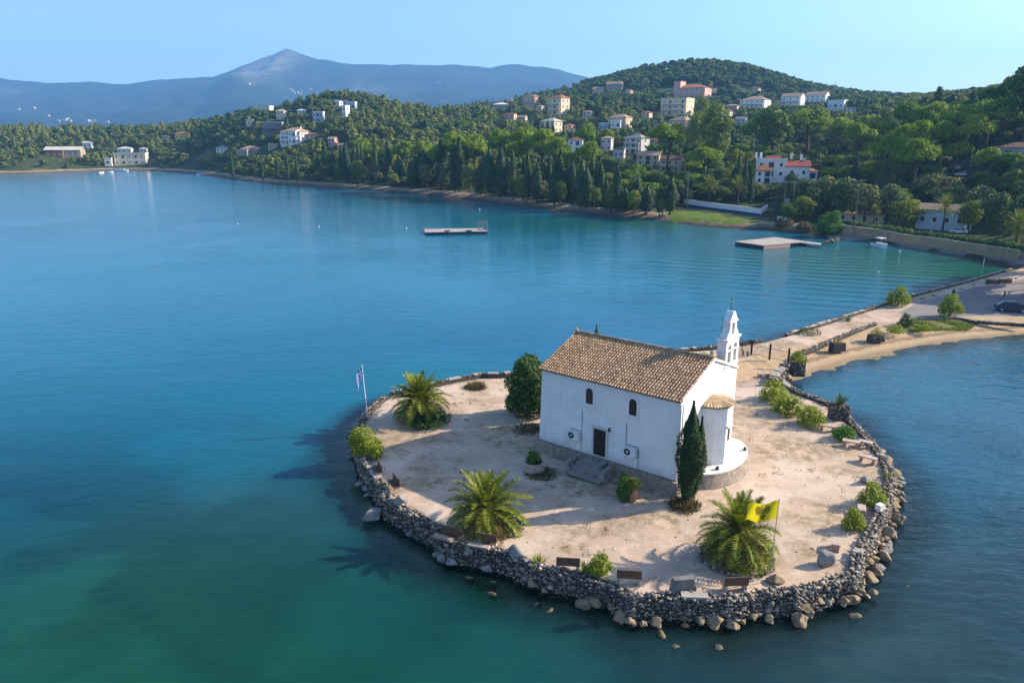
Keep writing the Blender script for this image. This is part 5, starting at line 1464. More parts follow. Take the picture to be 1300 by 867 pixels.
# ================================================================== gate fence across the causeway
posts = [I(u, v) for u, v in ((941.5, 446), (953.6, 450), (976.7, 455), (1000.4, 461), (1021.7, 470))]
ori = posts[2]
gate = empty('gate_fence', ori, 'black metal gate and fence across the causeway end', 'gate')
for k, q in enumerate(posts):
    hgt = (1.35, 1.75, 1.75, 1.75, 1.6)[k]; w = 0.09 if k in (0, 4) else 0.17
    o = MB().box((q[0] - ori[0], q[1] - ori[1], hgt / 2 - 0.05), (w, w, hgt + 0.1)).build('post', M['metal_black'], gate)
    if k == 1: MB().box((q[0] - ori[0] - 0.15, q[1] - ori[1], hgt - 0.15), (0.5, 0.3, 0.36)).build('letter_box', M['metal_black'], o)
for k in range(4):
    a, b = posts[k] - ori, posts[k + 1] - ori; m = MB()
    for z in (0.18, 1.28): m.tube([(a[0], a[1], z), (b[0], b[1], z)], 0.022, 6)
    nb = int(np.linalg.norm(b - a) / 0.16)
    for i in range(1, nb):
        q = a + (b - a) * i / nb; m.tube([(q[0], q[1], 0.18), (q[0], q[1], 1.28)], 0.007, 4, cap=False)
    m.build('panel', M['metal_black'], gate)
for k, (u, v) in enumerate(((943, 451), (949, 452))):
    p = I(u, v); o = MB().lathe([(0.09, -0.1), (0.09, 0.55), (0.05, 0.62)], n=10).build('bollard', M['metal_black'], None, p); tag(o, ('short dark bollard left of the gate post', 'short dark bollard right beside the gate post')[k], 'bollard', 'bollards by the gate')

# ================================================================== causeway, landing and waterfront
near_bush('shrub', 1140, 388, 3.4, 2.6, 'leaf_bush', 'loose yellow-green bush on the bay edge where the causeway meets the landing', 'shrub', 1500, 0.2)
near_bush('shrub', 1205, 402, 3.2, 3.0, 'leaf_bush', 'tall tapering yellow-green bush in front of the two people', 'shrub', 1800, 0.2)
near_bush('shrub', 1151, 413, 1.9, 1.5, 'leaf_olive', 'rounded olive-green bush at the landward end of the causeway', 'shrub', 700, 0.16)
near_bush('shrub', 1137, 422, 2.2, 0.9, 'leaf_bush', 'low bright bush on the sand between the beach planter and the causeway end', 'shrub', 600, 0.16, stem=False)
near_bush('shrub', 1030, 424, 2.4, 0.8, 'leaf_olive', 'low scrub on the bay side kerb of the causeway', 'scrub', 500, 0.16, stem=False)
near_bush('shrub', 1172, 418, 2.0, 0.6, 'leaf_bush', 'low grassy clump on the verge above the beach', 'shrub', 500, 0.16, stem=False)
p = G(1076, 408, GZ); o = link('agave', blades('agave', 'leaf_agave', 34, 1.1, 0.05, np.random.RandomState(8), 0.8, 0.25), None, (p[0], p[1], GZ)); tag(o, 'spiky agave on the bay side kerb of the causeway', 'agave')
for k, (u, v, s, lab) in enumerate(((1128, 391, 0.8, 'dark rock beside the loose bush on the bay edge'), (1150, 386, 0.6, 'rock just right of the loose bush on the bay edge'), (1170, 380, 0.7, 'first rock along the landing edge behind the people'),
                                    (1186, 376, 0.6, 'rock on the landing edge left of the people'), (1218, 367, 0.6, 'rock on the landing edge right of the people'), (1236, 362, 0.55, 'last rock on the landing edge before the low dark wall'))):
    p = G(u, v, GZ); boulder(B_GREY[k % 5], p[0], p[1], GZ - 0.1, (s * 1.3, s, s * 0.8), lab)
a, b = G(1252, 361, GZ), G(1283, 359, GZ)
root = empty('low_wall', a, 'low dark stone wall with weeds near the shore at the right', 'wall', rz=math.atan2(b[1] - a[1], b[0] - a[0]))
L_ = float(np.linalg.norm((b - a)[:2])); MB().box((L_ / 2, 0, 0.35), (L_, 0.5, 0.8), taper=0.97).build('core', M['wall_core'], root)
rr = np.random.RandomState(2); P_ = np.stack([rr.uniform(0, L_, 90), rr.choice([-0.27, 0.27], 90), rr.uniform(0, 0.75, 90)], 1); V, F = scatter_rocks(P_, rr.uniform(0.1, 0.2, (90, 3)), rr)
link('stonework', np_mesh('stonework', V, F, [M['wall_stones']]), root)
o = MB().lathe([(0.11, -0.1), (0.11, 0.8), (0.06, 0.9)], n=10).build('bollard', M['metal_black'], None, I(1275, 377)); tag(o, 'dark post behind the parked blue car', 'bollard')
kv = [G(u, v, GZ)[:2] for u, v in ((1182, 406), (1215, 404), (1240, 408), (1300, 412))]
stone_wall('kerb_wall', kv[::-1], 'low stone kerb between the landing and the grass verge', 0.0, 0.02, 0.35, 0.7, GZ + 0.18, 47, 0.16, cap=0.5)

def person(u, v, label, shirt, trousers, facing, arm):
    p = I(u, v)
    J = {'pelvis': (0, 0, 0.93), 'chest': (0, 0, 1.28), 'neck': (0, 0, 1.48), 'head0': (0, 0.01, 1.56), 'head1': (0, 0.015, 1.66), 'head2': (0, 0.0, 1.74)}
    E_ = [('pelvis', 'chest'), ('chest', 'neck'), ('neck', 'head0'), ('head0', 'head1'), ('head1', 'head2')]
    rad = {'pelvis': 0.145, 'chest': 0.155, 'neck': 0.058, 'head0': 0.078, 'head1': 0.098, 'head2': 0.065}
    for s, nm in ((-1, 'l'), (1, 'r')):
        J.update({nm + 'hip': (s * 0.09, 0, 0.86), nm + 'knee': (s * 0.10, 0.02, 0.48), nm + 'ankle': (s * 0.10, -0.01, 0.09), nm + 'toe': (s * 0.12, 0.15, 0.04),
                  nm + 'sho': (s * 0.18, 0, 1.40), nm + 'elb': (s * 0.25, -0.03, 1.12), nm + 'wri': (s * (0.25 - 0.1 * arm), 0.05 + 0.16 * arm, 0.88 + 0.2 * arm), nm + 'hand': (s * (0.25 - 0.16 * arm), 0.08 + 0.2 * arm, 0.79 + 0.26 * arm)})
        rad.update({nm + 'hip': 0.10, nm + 'knee': 0.065, nm + 'ankle': 0.045, nm + 'toe': 0.04, nm + 'sho': 0.07, nm + 'elb': 0.045, nm + 'wri': 0.033, nm + 'hand': 0.036})
        E_ += [('pelvis', nm + 'hip'), (nm + 'hip', nm + 'knee'), (nm + 'knee', nm + 'ankle'), (nm + 'ankle', nm + 'toe'), ('chest', nm + 'sho'), (nm + 'sho', nm + 'elb'), (nm + 'elb', nm + 'wri'), (nm + 'wri', nm + 'hand')]
    names = list(J); me = bpy.data.meshes.new('body_frame')
    me.from_pydata([J[n] for n in names], [(names.index(a), names.index(b)) for a, b in E_], [])
    o = bpy.data.objects.new('person', me); COL.objects.link(o)
    o.modifiers.new('skin', 'SKIN'); sub = o.modifiers.new('sub', 'SUBSURF'); sub.levels = 2; sub.render_levels = 2
    for i, n in enumerate(names):
        d = me.skin_vertices[0].data[i]; d.radius = (rad[n], rad[n] * (0.75 if n in ('chest', 'pelvis') else 1)); d.use_root = n == 'pelvis'
    dg = bpy.context.evaluated_depsgraph_get(); nm_ = bpy.data.meshes.new_from_object(o.evaluated_get(dg))
    bpy.data.objects.remove(o)
    nm_.materials.clear()
    for mname in ('skin', shirt, trousers, 'hair'): nm_.materials.append(M[mname])
    for f in nm_.polygons:
        c = f.center
        f.material_index = 3 if (c.z > 1.69 or (c.z > 1.58 and c.y < -0.02)) else 0 if (c.z > 1.46 or (abs(c.x) > 0.2 and c.z < 1.0) or (c.y > 0.14 and c.z > 0.3)) else 1 if c.z > 0.92 else 3 if c.z < 0.1 else 2
        f.use_smooth = True
    r_ = link('person', nm_, None, p, facing)
    return tag(r_, label, 'person')
person(1202.5, 381, 'person in a pale shirt standing behind the tall bush', 'cloth_pale', 'cloth_dark', 0.6, 0)
person(1209, 380, 'person in all dark clothes standing behind the tall bush', 'cloth_dark', 'cloth_dark', -0.4, 1)

def car(loc, rz, paint, label, s=1.0):
    root = empty('parked_car', loc, label, 'car', rz=rz)
    root.scale = (s, s, s)
    side = [(-2.0, 0.32), (-2.02, 0.62), (-1.9, 0.88), (-1.05, 1.0), (1.25, 1.0), (1.95, 0.92), (2.02, 0.62), (1.98, 0.32)]
    m = MB(); n = len(side)
    rings = [(-0.80, 0.93), (-0.86, 1.0), (0.86, 1.0), (0.80, 0.93)]
    vs = [(x * k, y, 0.32 + (z - 0.32) * (1 if abs(y) > 0.82 else 0.94)) for y, k in rings for x, z in side]
    fs = [(r * n + i, (r + 1) * n + i, (r + 1) * n + (i + 1) % n, r * n + (i + 1) % n) for r in range(3) for i in range(n)] + [tuple(range(n)), tuple(range(3 * n, 4 * n))[::-1]]
    m.add(vs, fs)
    roofp = [(-0.55, -0.62, 1.43), (1.15, -0.62, 1.40), (1.15, 0.62, 1.40), (-0.55, 0.62, 1.43)]
    m.add(roofp + [(-0.5, -0.55, 1.47), (1.05, -0.55, 1.45), (1.05, 0.55, 1.45), (-0.5, 0.55, 1.47)], [(0, 1, 5, 4), (1, 2, 6, 5), (2, 3, 7, 6), (3, 0, 4, 7), (4, 5, 6, 7)])
    for x0, x1 in ((-1.2, -0.55), (0.28, 0.33), (1.75, 1.15)):
        for sy in (-1, 1): m.tube([(x0, sy * 0.78, 0.99), (x1, sy * 0.63, 1.42)], 0.035, 5)
    m.build('body', M[paint], root)
    m = MB(); lo = [(-1.2, -0.77, 0.99), (1.72, -0.77, 0.99), (1.72, 0.77, 0.99), (-1.2, 0.77, 0.99)]
    m.add(lo + [(x * 0.985, y * 0.985, z - 0.01) for x, y, z in roofp], [(0, 1, 5, 4), (1, 2, 6, 5), (2, 3, 7, 6), (3, 0, 4, 7)])
    m.build('windows', M['boat_glass'], root)
    for x in (-1.25, 1.25):
        for sy in (-1, 1):
            w = MB(); pts = [(0.20, -0.1), (0.31, -0.1), (0.33, -0.05), (0.33, 0.05), (0.31, 0.1), (0.20, 0.1)]
            k = 18; vs = []; fs = []
            for r, y in pts:
                for i in range(k): vs.append((r * math.cos(2 * math.pi * i / k), y, r * math.sin(2 * math.pi * i / k)))
            for j in range(5):
                for i in range(k): fs.append((j * k + i, j * k + (i + 1) % k, (j + 1) * k + (i + 1) % k, (j + 1) * k + i))
            w.add(vs, fs); wo = link('wheel', w.mesh('wheel', M['rubber']), root, (x, sy * 0.78, 0.33))
            r_ = MB(); r_.tube([(0, -0.085, 0), (0, 0.085, 0)], 0.205, 16); r_.build('rim', M['metal_grey'], wo)
    for sy in (-0.62, 0.62):
        MB().box((-1.96, sy, 0.72), (0.12, 0.34, 0.14)).build('headlight', M['lamp_glass'], root)
        MB().box((1.97, sy, 0.76), (0.1, 0.3, 0.16)).build('tail_light', M['tail_red'], root)
    return root
p = I(1283, 395); car(p, 2.75, 'car_blue', 'dark blue car parked on the shaded landing at the right edge')

# white boundary wall with blue foot, ochre road wall and hedge
def strip_wall(name, pts, h0, h1, th, mats, label, foot=0.0, cat='wall'):
    root = empty(name, (0, 0, 0), label, cat)
    n = left_normals(np.array([p[:2] for p in pts]))
    def run(za, zb, grow, mat, nm):
        m = MB(); vs = []
        for i, p in enumerate(pts):
            a = p[:2] - n[i] * grow; b = p[:2] + n[i] * (th + grow)
            vs += [(a[0], a[1], p[2] + za), (b[0], b[1], p[2] + za), (b[0], b[1], p[2] + zb), (a[0], a[1], p[2] + zb)]
        fs = []
        for i in range(len(pts) - 1):
            for k in range(4): fs.append((i * 4 + k, i * 4 + (k + 1) % 4, (i + 1) * 4 + (k + 1) % 4, (i + 1) * 4 + k))
        fs += [(3, 2, 1, 0), tuple((len(pts) - 1) * 4 + k for k in range(4))]
        m.add(vs, fs); return m.build(nm, M[mat], root)
    run(h0, h1, 0, mats[0], 'wall')
    run(h1 + 0.002, h1 + 0.14, 0.06, mats[1], 'coping')
    if foot: run(h0, foot, 0.03, mats[2], 'foot')
    return root
wp = [T(u, v) for u, v in ((868, 261), (890, 264), (915, 267.5), (940, 270.5), (966, 274), (974, 269))]
zb = [2.1, 2.1, 2.1, 2.1, 2.1, 2.3]
wp = [np.array([p[0], p[1], p[2]]) for p in wp]
strip_wall('boundary_wall', wp, -1.5, 2.0, 0.35, ('white_wall', 'white_trim', 'blue_paint'), 'long white garden wall with a blue foot above the green verge', 0.55)
quay = [(1066, 297), (1082, 299), (1112, 303), (1150, 310), (1189, 316), (1222, 321), (1252, 326), (1290, 333)]
qpts = []
for u, v in quay:
    p = T(u, v); qpts.append(p)
strip_wall('road_wall', qpts, -1.5, 2.1, 0.4, ('ochre_wall', 'bench_stone'), 'long ochre retaining wall behind the waterfront road')
rs = np.random.RandomState(4)
def hedge(pts, w, h, label, mat='leaf_dark', n=3500, size=0.35, lift=1.6):
    p, s = resample([q[:2] for q in pts], 1.3); zz = np.interp(s, np.concatenate([[0], np.cumsum(np.linalg.norm(np.diff(np.array([q[:2] for q in pts]), axis=0), axis=1))]), [q[2] for q in pts])
    nn = left_normals(p)
    L = [(p[i][0] + nn[i][0] * (w * 0.6), p[i][1] + nn[i][1] * (w * 0.6), zz[i] + lift + h * 0.4 * rs.uniform(0.8, 1.2), w * 0.62, w * 0.62, h * 0.55 * rs.uniform(0.8, 1.25)) for i in range(len(p))]
    V, F = crown_arrays(L, n, size, rs, core=0.7)
    o = link('hedge', np_mesh('hedge', V, F, [M[mat]])); return tag(o, label, 'hedge')
hedge([q + np.array([0.5, 1.0, 0]) for q in qpts[1:]], 2.4, 1.8, 'long green hedge along the top of the ochre road wall')
p = T(1052, 297); near_bush('shrub', 1052, 297, 7.0, 5.2, 'leaf_green', 'big dense green bush on the shore behind the concrete pier', 'shrub', 3000, 0.42, p=p)
for k, (u, v, w, h, lab) in enumerate(((995, 288, 5, 2.2, 'low dry shrubs on the shore left of the big dense bush'), (1022, 293, 5, 2.0, 'low dry shrubs on the rocks between pier and big dense bush'))):
    near_bush('scrub', u, v, w, h, 'leaf_dry', lab, 'scrub', 900, 0.3, p=T(u, v), stem=False)

# concrete bathing pier and the raft
zt = 0.75
pc = [G(u, v, zt)[:2] for u, v in ((933.5, 307.5), (970, 312.5), (1024, 307.5), (984, 302))]
pier = empty('bathing_pier', (*pc[0], 0), 'square concrete bathing pier with one pink side, reached from the shore rocks', 'pier')
pl_ = [(q[0] - pc[0][0], q[1] - pc[0][1]) for q in pc]
m = MB(); n = 4
m.add([(*q, -1.5) for q in pl_] + [(*q, zt - 0.02) for q in pl_], [(0, 1, 5, 4), (2, 3, 7, 6), (3, 0, 4, 7)]); m.build('dark_side', M['dark_hull'], pier)
m = MB(); a, b = Vector((*pl_[1], 0)), Vector((*pl_[2], 0)); q = b - a
m.add([tuple(a + Vector((0, 0, -1.2))), tuple(a + q * 0.62 + Vector((0, 0, -1.2))), tuple(a + q * 0.62 + Vector((0, 0, zt - 0.02))), tuple(a + Vector((0, 0, zt - 0.02)))], [(0, 1, 2, 3)])
m.build('pink_side', M['pink_paint'], pier)
m = MB(); m.add([tuple(a + q * 0.62 + Vector((0, 0.25, -1.2))), tuple(b + Vector((0, 0.25, -1.2))), tuple(b + Vector((0, 0.25, zt - 0.02))), tuple(a + q * 0.62 + Vector((0, 0.25, zt - 0.02)))], [(0, 1, 2, 3)]); m.build('inner_side', M['dark_hull'], pier)
cxm = (sum(x for x, _ in pl_) / 4, sum(y for _, y in pl_) / 4)
MB().prism([(cxm[0] + (x - cxm[0]) * 1.015, cxm[1] + (y - cxm[1]) * 1.015) for x, y in pl_], zt - 0.02, zt + 0.16).build('deck', M['concrete'], pier)
for t_ in (0.66, 0.76, 0.86, 0.96):
    q2 = a + q * t_; MB().tube([(q2.x, q2.y, -1.4), (q2.x, q2.y, zt - 0.02)], 0.22, 8).build('pile', M['rubber'], pier)
ga = [G(u, v, zt)[:2] - pc[0] for u, v in ((1022, 306.2), (1018, 308.2), (1041, 310.5), (1043, 308.8))]
MB().prism([tuple(x) for x in ga], zt - 0.2, zt - 0.03).build('gangway', M['deck_wood'], pier)
for k, (u, v) in enumerate(((1048, 309), (1055, 306), (1063, 304), (1070, 303))):
    p = G(u, v, 0.3); boulder(B_TAN[k], p[0], p[1], 0.35, (1.3, 0.9, 0.7), 'pale rock in the short spit between the pier gangway and the shore', 'rocks of the pier spit')

zt = 0.7
rc = [G(u, v, zt)[:2] for u, v in ((538.5, 291.0), (539.5, 295.3), (619.5, 293.8), (612, 290.0))]
raft = empty('floating_raft', (*rc[0], 0), 'long floating wooden raft with a pale ladder frame at one end, out in the bay', 'raft')
rl = [(q[0] - rc[0][0], q[1] - rc[0][1]) for q in rc]; c_ = (sum(x for x, _ in rl) / 4, sum(y for _, y in rl) / 4)
MB().prism([(c_[0] + (x - c_[0]) * 0.97, c_[1] + (y - c_[1]) * 0.94) for x, y in rl], -0.6, zt - 0.15).build('hull', M['dark_hull'], raft)
MB().prism(rl, zt - 0.15, zt + 0.03).build('deck', M['deck_wood'], raft)
fx0, fx1 = rl[2][0] - 2.7, rl[2][0] - 0.3; fy0 = (rl[2][1] + rl[3][1]) / 2 - 0.6
m = MB()
for x in (fx0, fx1): m.box((x, fy0, zt + 1.2), (0.3, 0.3, 2.4))
m.box(((fx0 + fx1) / 2, fy0, zt + 2.25), (fx1 - fx0, 0.28, 0.3)).box(((fx0 + fx1) / 2, fy0, zt + 0.12), (fx1 - fx0, 0.26, 0.2)); m.build('frame', M['concrete'], raft)
m = MB()
for x in (fx0 + 0.8, fx0 + 1.5): m.tube([(x, fy0 + 0.1, zt), (x, fy0 + 0.1, zt + 1.9)], 0.05, 6)
for k in range(5): m.tube([(fx0 + 0.8, fy0 + 0.1, zt + 0.3 + 0.35 * k), (fx0 + 1.5, fy0 + 0.1, zt + 0.3 + 0.35 * k)], 0.04, 5)
m.build('ladder', M['metal_grey'], raft)
for k in range(5):
    t_ = 0.06 + k * 0.075; x = rl[1][0] + (rl[2][0] - rl[1][0]) * t_; y = rl[1][1] + (rl[2][1] - rl[1][1]) * t_
    m = MB(); vs = []; fs = []
    for i in range(14):
        for j in range(6):
            A_, B_ = 2 * math.pi * i / 14, 2 * math.pi * j / 6; vs.append((x + (0.32 + 0.11 * math.cos(B_)) * math.cos(A_), y - 0.05 + 0.11 * math.sin(B_), 0.28 + (0.32 + 0.11 * math.cos(B_)) * math.sin(A_)))
    for i in range(14):
        for j in range(6): fs.append((i * 6 + j, ((i + 1) % 14) * 6 + j, ((i + 1) % 14) * 6 + (j + 1) % 6, i * 6 + (j + 1) % 6))
    m.add(vs, fs); m.build('tyre_fender', M['rubber'], raft)
for k, (x, y, lab) in enumerate(((5.8, 1.6, 'coiled dark tarpaulin heap on the middle of the raft'), (11.8, 1.2, 'dark low chest on the raft deck near the ladder frame'))):
    V, F = rock_shape(np.random.RandomState(k), ICO2, 6); o = np_mesh('deck_bundle', V * np.array([0.9, 0.35, 0.28]), F, [M['dark_hull']])
    tag(link('deck_bundle', o, None, (rc[0][0] + rl[1][0] + x, rc[0][1] + rl[1][1] + y, zt + 0.2)), lab, 'bundle')

def boat(u, v, L, W, rz, label, cabin=0, z=0.0, canopy=False):
    p = G(u, v); root = empty('motor_boat', (p[0], p[1], z), label, 'boat', rz=rz)
    xs = [-0.5, -0.3, 0.0, 0.25, 0.42, 0.5]; ws = [0.42, 0.48, 0.5, 0.40, 0.18, 0.02]
    vs = []; hh = 0.22 * W + 0.45
    for x, w in zip(xs, ws):
        sh = hh * (1 + 0.45 * max(0, x)); vs += [(x * L, -w * W, sh), (x * L * 0.97, -w * W * 0.7, -0.1), (x * L * 0.97, w * W * 0.7, -0.1), (x * L, w * W, sh), (x * L, w * W * 0.8, sh - 0.04), (x * L, w * W * 0.75, sh * 0.45), (x * L, -w * W * 0.75, sh * 0.45), (x * L, -w * W * 0.8, sh - 0.04)]
    fs = []
    for i in range(5):
        for k in range(8): fs.append((i * 8 + k, i * 8 + (k + 1) % 8, (i + 1) * 8 + (k + 1) % 8, (i + 1) * 8 + k))
    fs += [tuple(range(8))[::-1], tuple(range(40, 48))]
    m = MB(); m.add(vs, fs); m.build('hull', M['boat_white'], root)
    if cabin:
        MB().box((0.02 * L, 0, hh + 0.5), (L * 0.42, W * 0.66, 1.1), taper=0.88).build('cabin', M['boat_white'], root)
        MB().box((0.02 * L, 0, hh + 0.62), (L * 0.43, W * 0.64, 0.42), taper=0.95).build('windows', M['boat_glass'], root)
    if canopy:
        m = MB()
        for sx in (-1, 1):
            for sy in (-1, 1): m.tube([(sx * L * 0.14, sy * W * 0.34, hh * 0.5), (sx * L * 0.14, sy * W * 0.34, hh + 1.25)], 0.035, 5)
        m.build('canopy_frame', M['metal_grey'], root); MB().box((0, 0, hh + 1.3), (L * 0.38, W * 0.8, 0.1), taper=0.9).build('canopy', M['boat_white'], root)
    MB().box((-0.52 * L, 0, hh * 0.85), (0.35, 0.4, 0.8), taper=0.8).build('outboard', M['metal_black'], root)
    return root
boat(1117, 314, 5.2, 2.1, -1.45, 'small white boat with a canopy moored end-on off the waterfront road', canopy=True)
boat(154, 218, 11.5, 3.6, 0.1, 'white cabin cruiser moored before the cream shore hotel', 1, canopy=False)
boat(139, 219, 5.0, 1.9, 0.4, 'small white open boat just left of the cabin cruiser')
boat(129, 220, 4.5, 1.8, 1.2, 'small white boat farthest left of the moored group')
boat(168, 219, 4.5, 1.8, -0.2, 'small white open boat just right of the cabin cruiser')
boat(257, 222, 7.5, 2.4, 0.1, 'white open boat alone by the shore right of the hotel')
for k, (u, v, r, lab) in enumerate(((1115, 346, 0.15, 'white mooring buoy in the green inlet on the right'), (1142, 320, 0.2, 'mooring buoy near the moored canopy boat'), (405, 288, 0.17, 'white buoy alone in the middle of the bay'), (302, 284, 0.14, 'farthest left small buoy in the open bay'), (516, 290, 0.16, 'small buoy just left of the raft'), (609, 266, 0.2, 'white marker buoy beyond the raft frame'))):
    p = G(u, v); o = MB().lathe([(0.02, -0.2), (r, 0.0), (r * 1.05, r * 0.7), (r * 0.5, r * 1.3), (r * 0.16, r * 1.6), (r * 0.14, r * 2.4), (0.02, r * 2.5)], n=12).build('buoy', M['boat_white'], None, (p[0], p[1], 0), smooth=True); tag(o, lab, 'buoy')
p = G(1248, 338); o = MB().tube([(0, 0, -1), (0, 0, 1.6)], 0.06, 8).build('mooring_post', M['pole_white'], None, p); tag(o, 'thin pale mooring post in the inlet near the landing', 'post')

rs = np.random.RandomState(31)
V = []; F = []
gp = [G(u, v, GZ)[:2] for u, v in ((1138, 411), (1165, 405), (1195, 406), (1240, 409), (1230, 414), (1180, 416), (1150, 419), (1130, 420))]
gx0, gy0 = np.min(gp, 0); gx1, gy1 = np.max(gp, 0)
bxy = np.stack([rs.uniform(gx0, gx1, 9000), rs.uniform(gy0, gy1, 9000)], 1)
bxy = bxy[inside(bxy[:, 0], bxy[:, 1], gp) & (fbm(bxy[:, 0], bxy[:, 1], 61, 3, 1.6) > 0.42)]
for x, y in bxy:
    a, el, ll = rs.uniform(0, 6.283), rs.uniform(0.5, 1.4), rs.uniform(0.12, 0.4); b = np.array([x, y, float(NH(x, y)) - 0.03])
    d_ = np.array([math.cos(a) * math.cos(el), math.sin(a) * math.cos(el), math.sin(el)]); s_ = np.array([-math.sin(a), math.cos(a), 0]) * 0.05
    o = len(V); V += [b - s_, b + s_, b + d_ * ll + s_ * 0.3, b + d_ * ll - s_ * 0.3]; F.append((o, o + 1, o + 2, o + 3))
tag(link('verge_grass', np_mesh('verge_grass', np.array(V), np.array(F), [M['leaf_grass']])), 'uneven grass growing on the verge above the beach', 'grass', kind='stuff')
# utility poles
def utility_pole(u, v, h, label, arm=2.0, lamp=False):
    p = T(u, v); root = empty('utility_pole', p, label, 'pole')
    MB().tube([(0, 0, -0.5), (0, 0, h)], [0.16, 0.10], 8).build('pole', M['pole_wood'], root)
    if arm:
        m = MB().box((0, 0, h - 0.6), (arm, 0.14, 0.14))
        for k in (-0.45, 0, 0.45): m.lathe([(0.05, 0), (0.08, 0.08), (0.05, 0.2)], (k * arm, 0, h - 0.53), 8)
        m.build('crossarm', M['metal_grey'], root)
    if lamp: MB().box((0.6, 0, h - 0.1), (1.3, 0.14, 0.1)).box((1.2, 0, h - 0.16), (0.5, 0.25, 0.12)).build('lamp_head', M['metal_grey'], root)
    return root
utility_pole(871.5, 265, 11.5, 'grey utility pole with crossarm at the left end of the white garden wall', 1.8)
utility_pole(807, 266, 12.0, 'tall pale lamp pole behind the shore olives left of the white garden wall', 0, True)
utility_pole(1083, 300, 14.5, 'leaning utility pole on the waterfront road wall', 2.4)
p1, p2 = T(993.5, 276), T(1004.5, 277)
root = empty('transformer_pole', p1, 'double pole frame carrying a transformer at the right end of the white garden wall', 'pole')
q = p2 - p1
m = MB().tube([(0, 0, -0.5), (0, 0, 11)], 0.14, 8).tube([(q[0], q[1], -0.5), (q[0], q[1], 11)], 0.14, 8); m.build('pole', M['pole_wood'], root)
MB().box((q[0] / 2, q[1] / 2, 10.7), (4.6, 0.2, 0.2)).build('crossarm', M['metal_grey'], root)
MB().box((q[0] / 2 - 0.3, q[1] / 2, 5.0), (1.3, 0.8, 1.4)).build('transformer', M['metal_grey'], root)
for k, (u, v) in enumerate(((989, 283), (995, 285))):
    p = T(u, v); o = MB().box((0, 0, 0.85), (1.1, 0.6, 1.7)).box((0, 0, 1.75), (1.25, 0.75, 0.12)).build('meter_cabinet', M['white_trim'], None, p); tag(o, ('white meter cabinet left of its twin under the double pole', 'white meter cabinet right of its twin under the double pole')[k], 'cabinet')

# ================================================================== houses on the hills
HOUSES = []          # (u0, u1, v_top, v_bottom, distance, x, y, radius)
win_m = MB().box((0, 0, 0), (1.25, 0.10, 1.45), 0).box((0, -0.055, 0), (1.0, 0.05, 1.2), 1).box((0, -0.08, -0.78), (1.4, 0.18, 0.08), 0)
WIN = win_m.mesh('window', [M['white_trim'], M['dark_pane']])
door_m = MB().box((0, 0, 0), (2.2, 0.10, 2.2), 0).box((0, -0.055, 0), (1.95, 0.05, 2.0), 1)
WDOOR = door_m.mesh('balcony_door', [M['white_trim'], M['dark_pane']])
def hip_roof(m, w, d, z, h, ov=0.5, ridge=0.45, M_=None, x0=0, y0=0):
    a, b = w / 2 + ov, d / 2 + ov
    if w >= d: r = [(-max(a - b, a * 0.15), 0), (max(a - b, a * 0.15), 0)]
    else: r = [(0, -max(b - a, b * 0.15)), (0, max(b - a, b * 0.15))]
    vs = [(x0 - a, y0 - b, z), (x0 + a, y0 - b, z), (x0 + a, y0 + b, z), (x0 - a, y0 + b, z)] + [(x0 + x, y0 + y, z + h) for x, y in r] + [(x0 - a, y0 - b, z - 0.15), (x0 + a, y0 - b, z - 0.15), (x0 + a, y0 + b, z - 0.15), (x0 - a, y0 + b, z - 0.15)]
    fs = ([(0, 1, 5, 4), (1, 2, 5), (2, 3, 4, 5), (3, 0, 4)] if w >= d else [(0, 1, 4), (1, 2, 5, 4), (2, 3, 5), (3, 0, 4, 5)]) + [(6 + i, 6 + (i + 1) % 4, (i + 1) % 4, i) for i in range(4)] + [(9, 8, 7, 6)]
    m.add(vs, fs)
def gable_roof(m, w, d, z, h, ov=0.4, x0=0, y0=0, along='x'):
    if along == 'x':
        a, b = w / 2 + ov, d / 2 + ov
        vs = [(-a, -b, z), (a, -b, z), (a, 0, z + h), (-a, 0, z + h), (-a, b, z), (a, b, z)]
    else:
        a, b = w / 2 + ov, d / 2 + ov
        vs = [(-a, b, z), (-a, -b, z), (0, -b, z + h), (0, b, z + h), (a, b, z), (a, -b, z)]
    vs = [(x + x0, y + y0, q) for x, y, q in vs]; lo = [(x, y, q - 0.2) for x, y, q in vs]
    m.add(vs + lo, [(0, 1, 2, 3), (3, 2, 5, 4), (7, 6, 9, 8), (8, 9, 10, 11), (0, 6, 7, 1), (5, 11, 10, 4), (1, 7, 8, 2), (2, 8, 11, 5), (4, 10, 9, 3), (3, 9, 6, 0)])
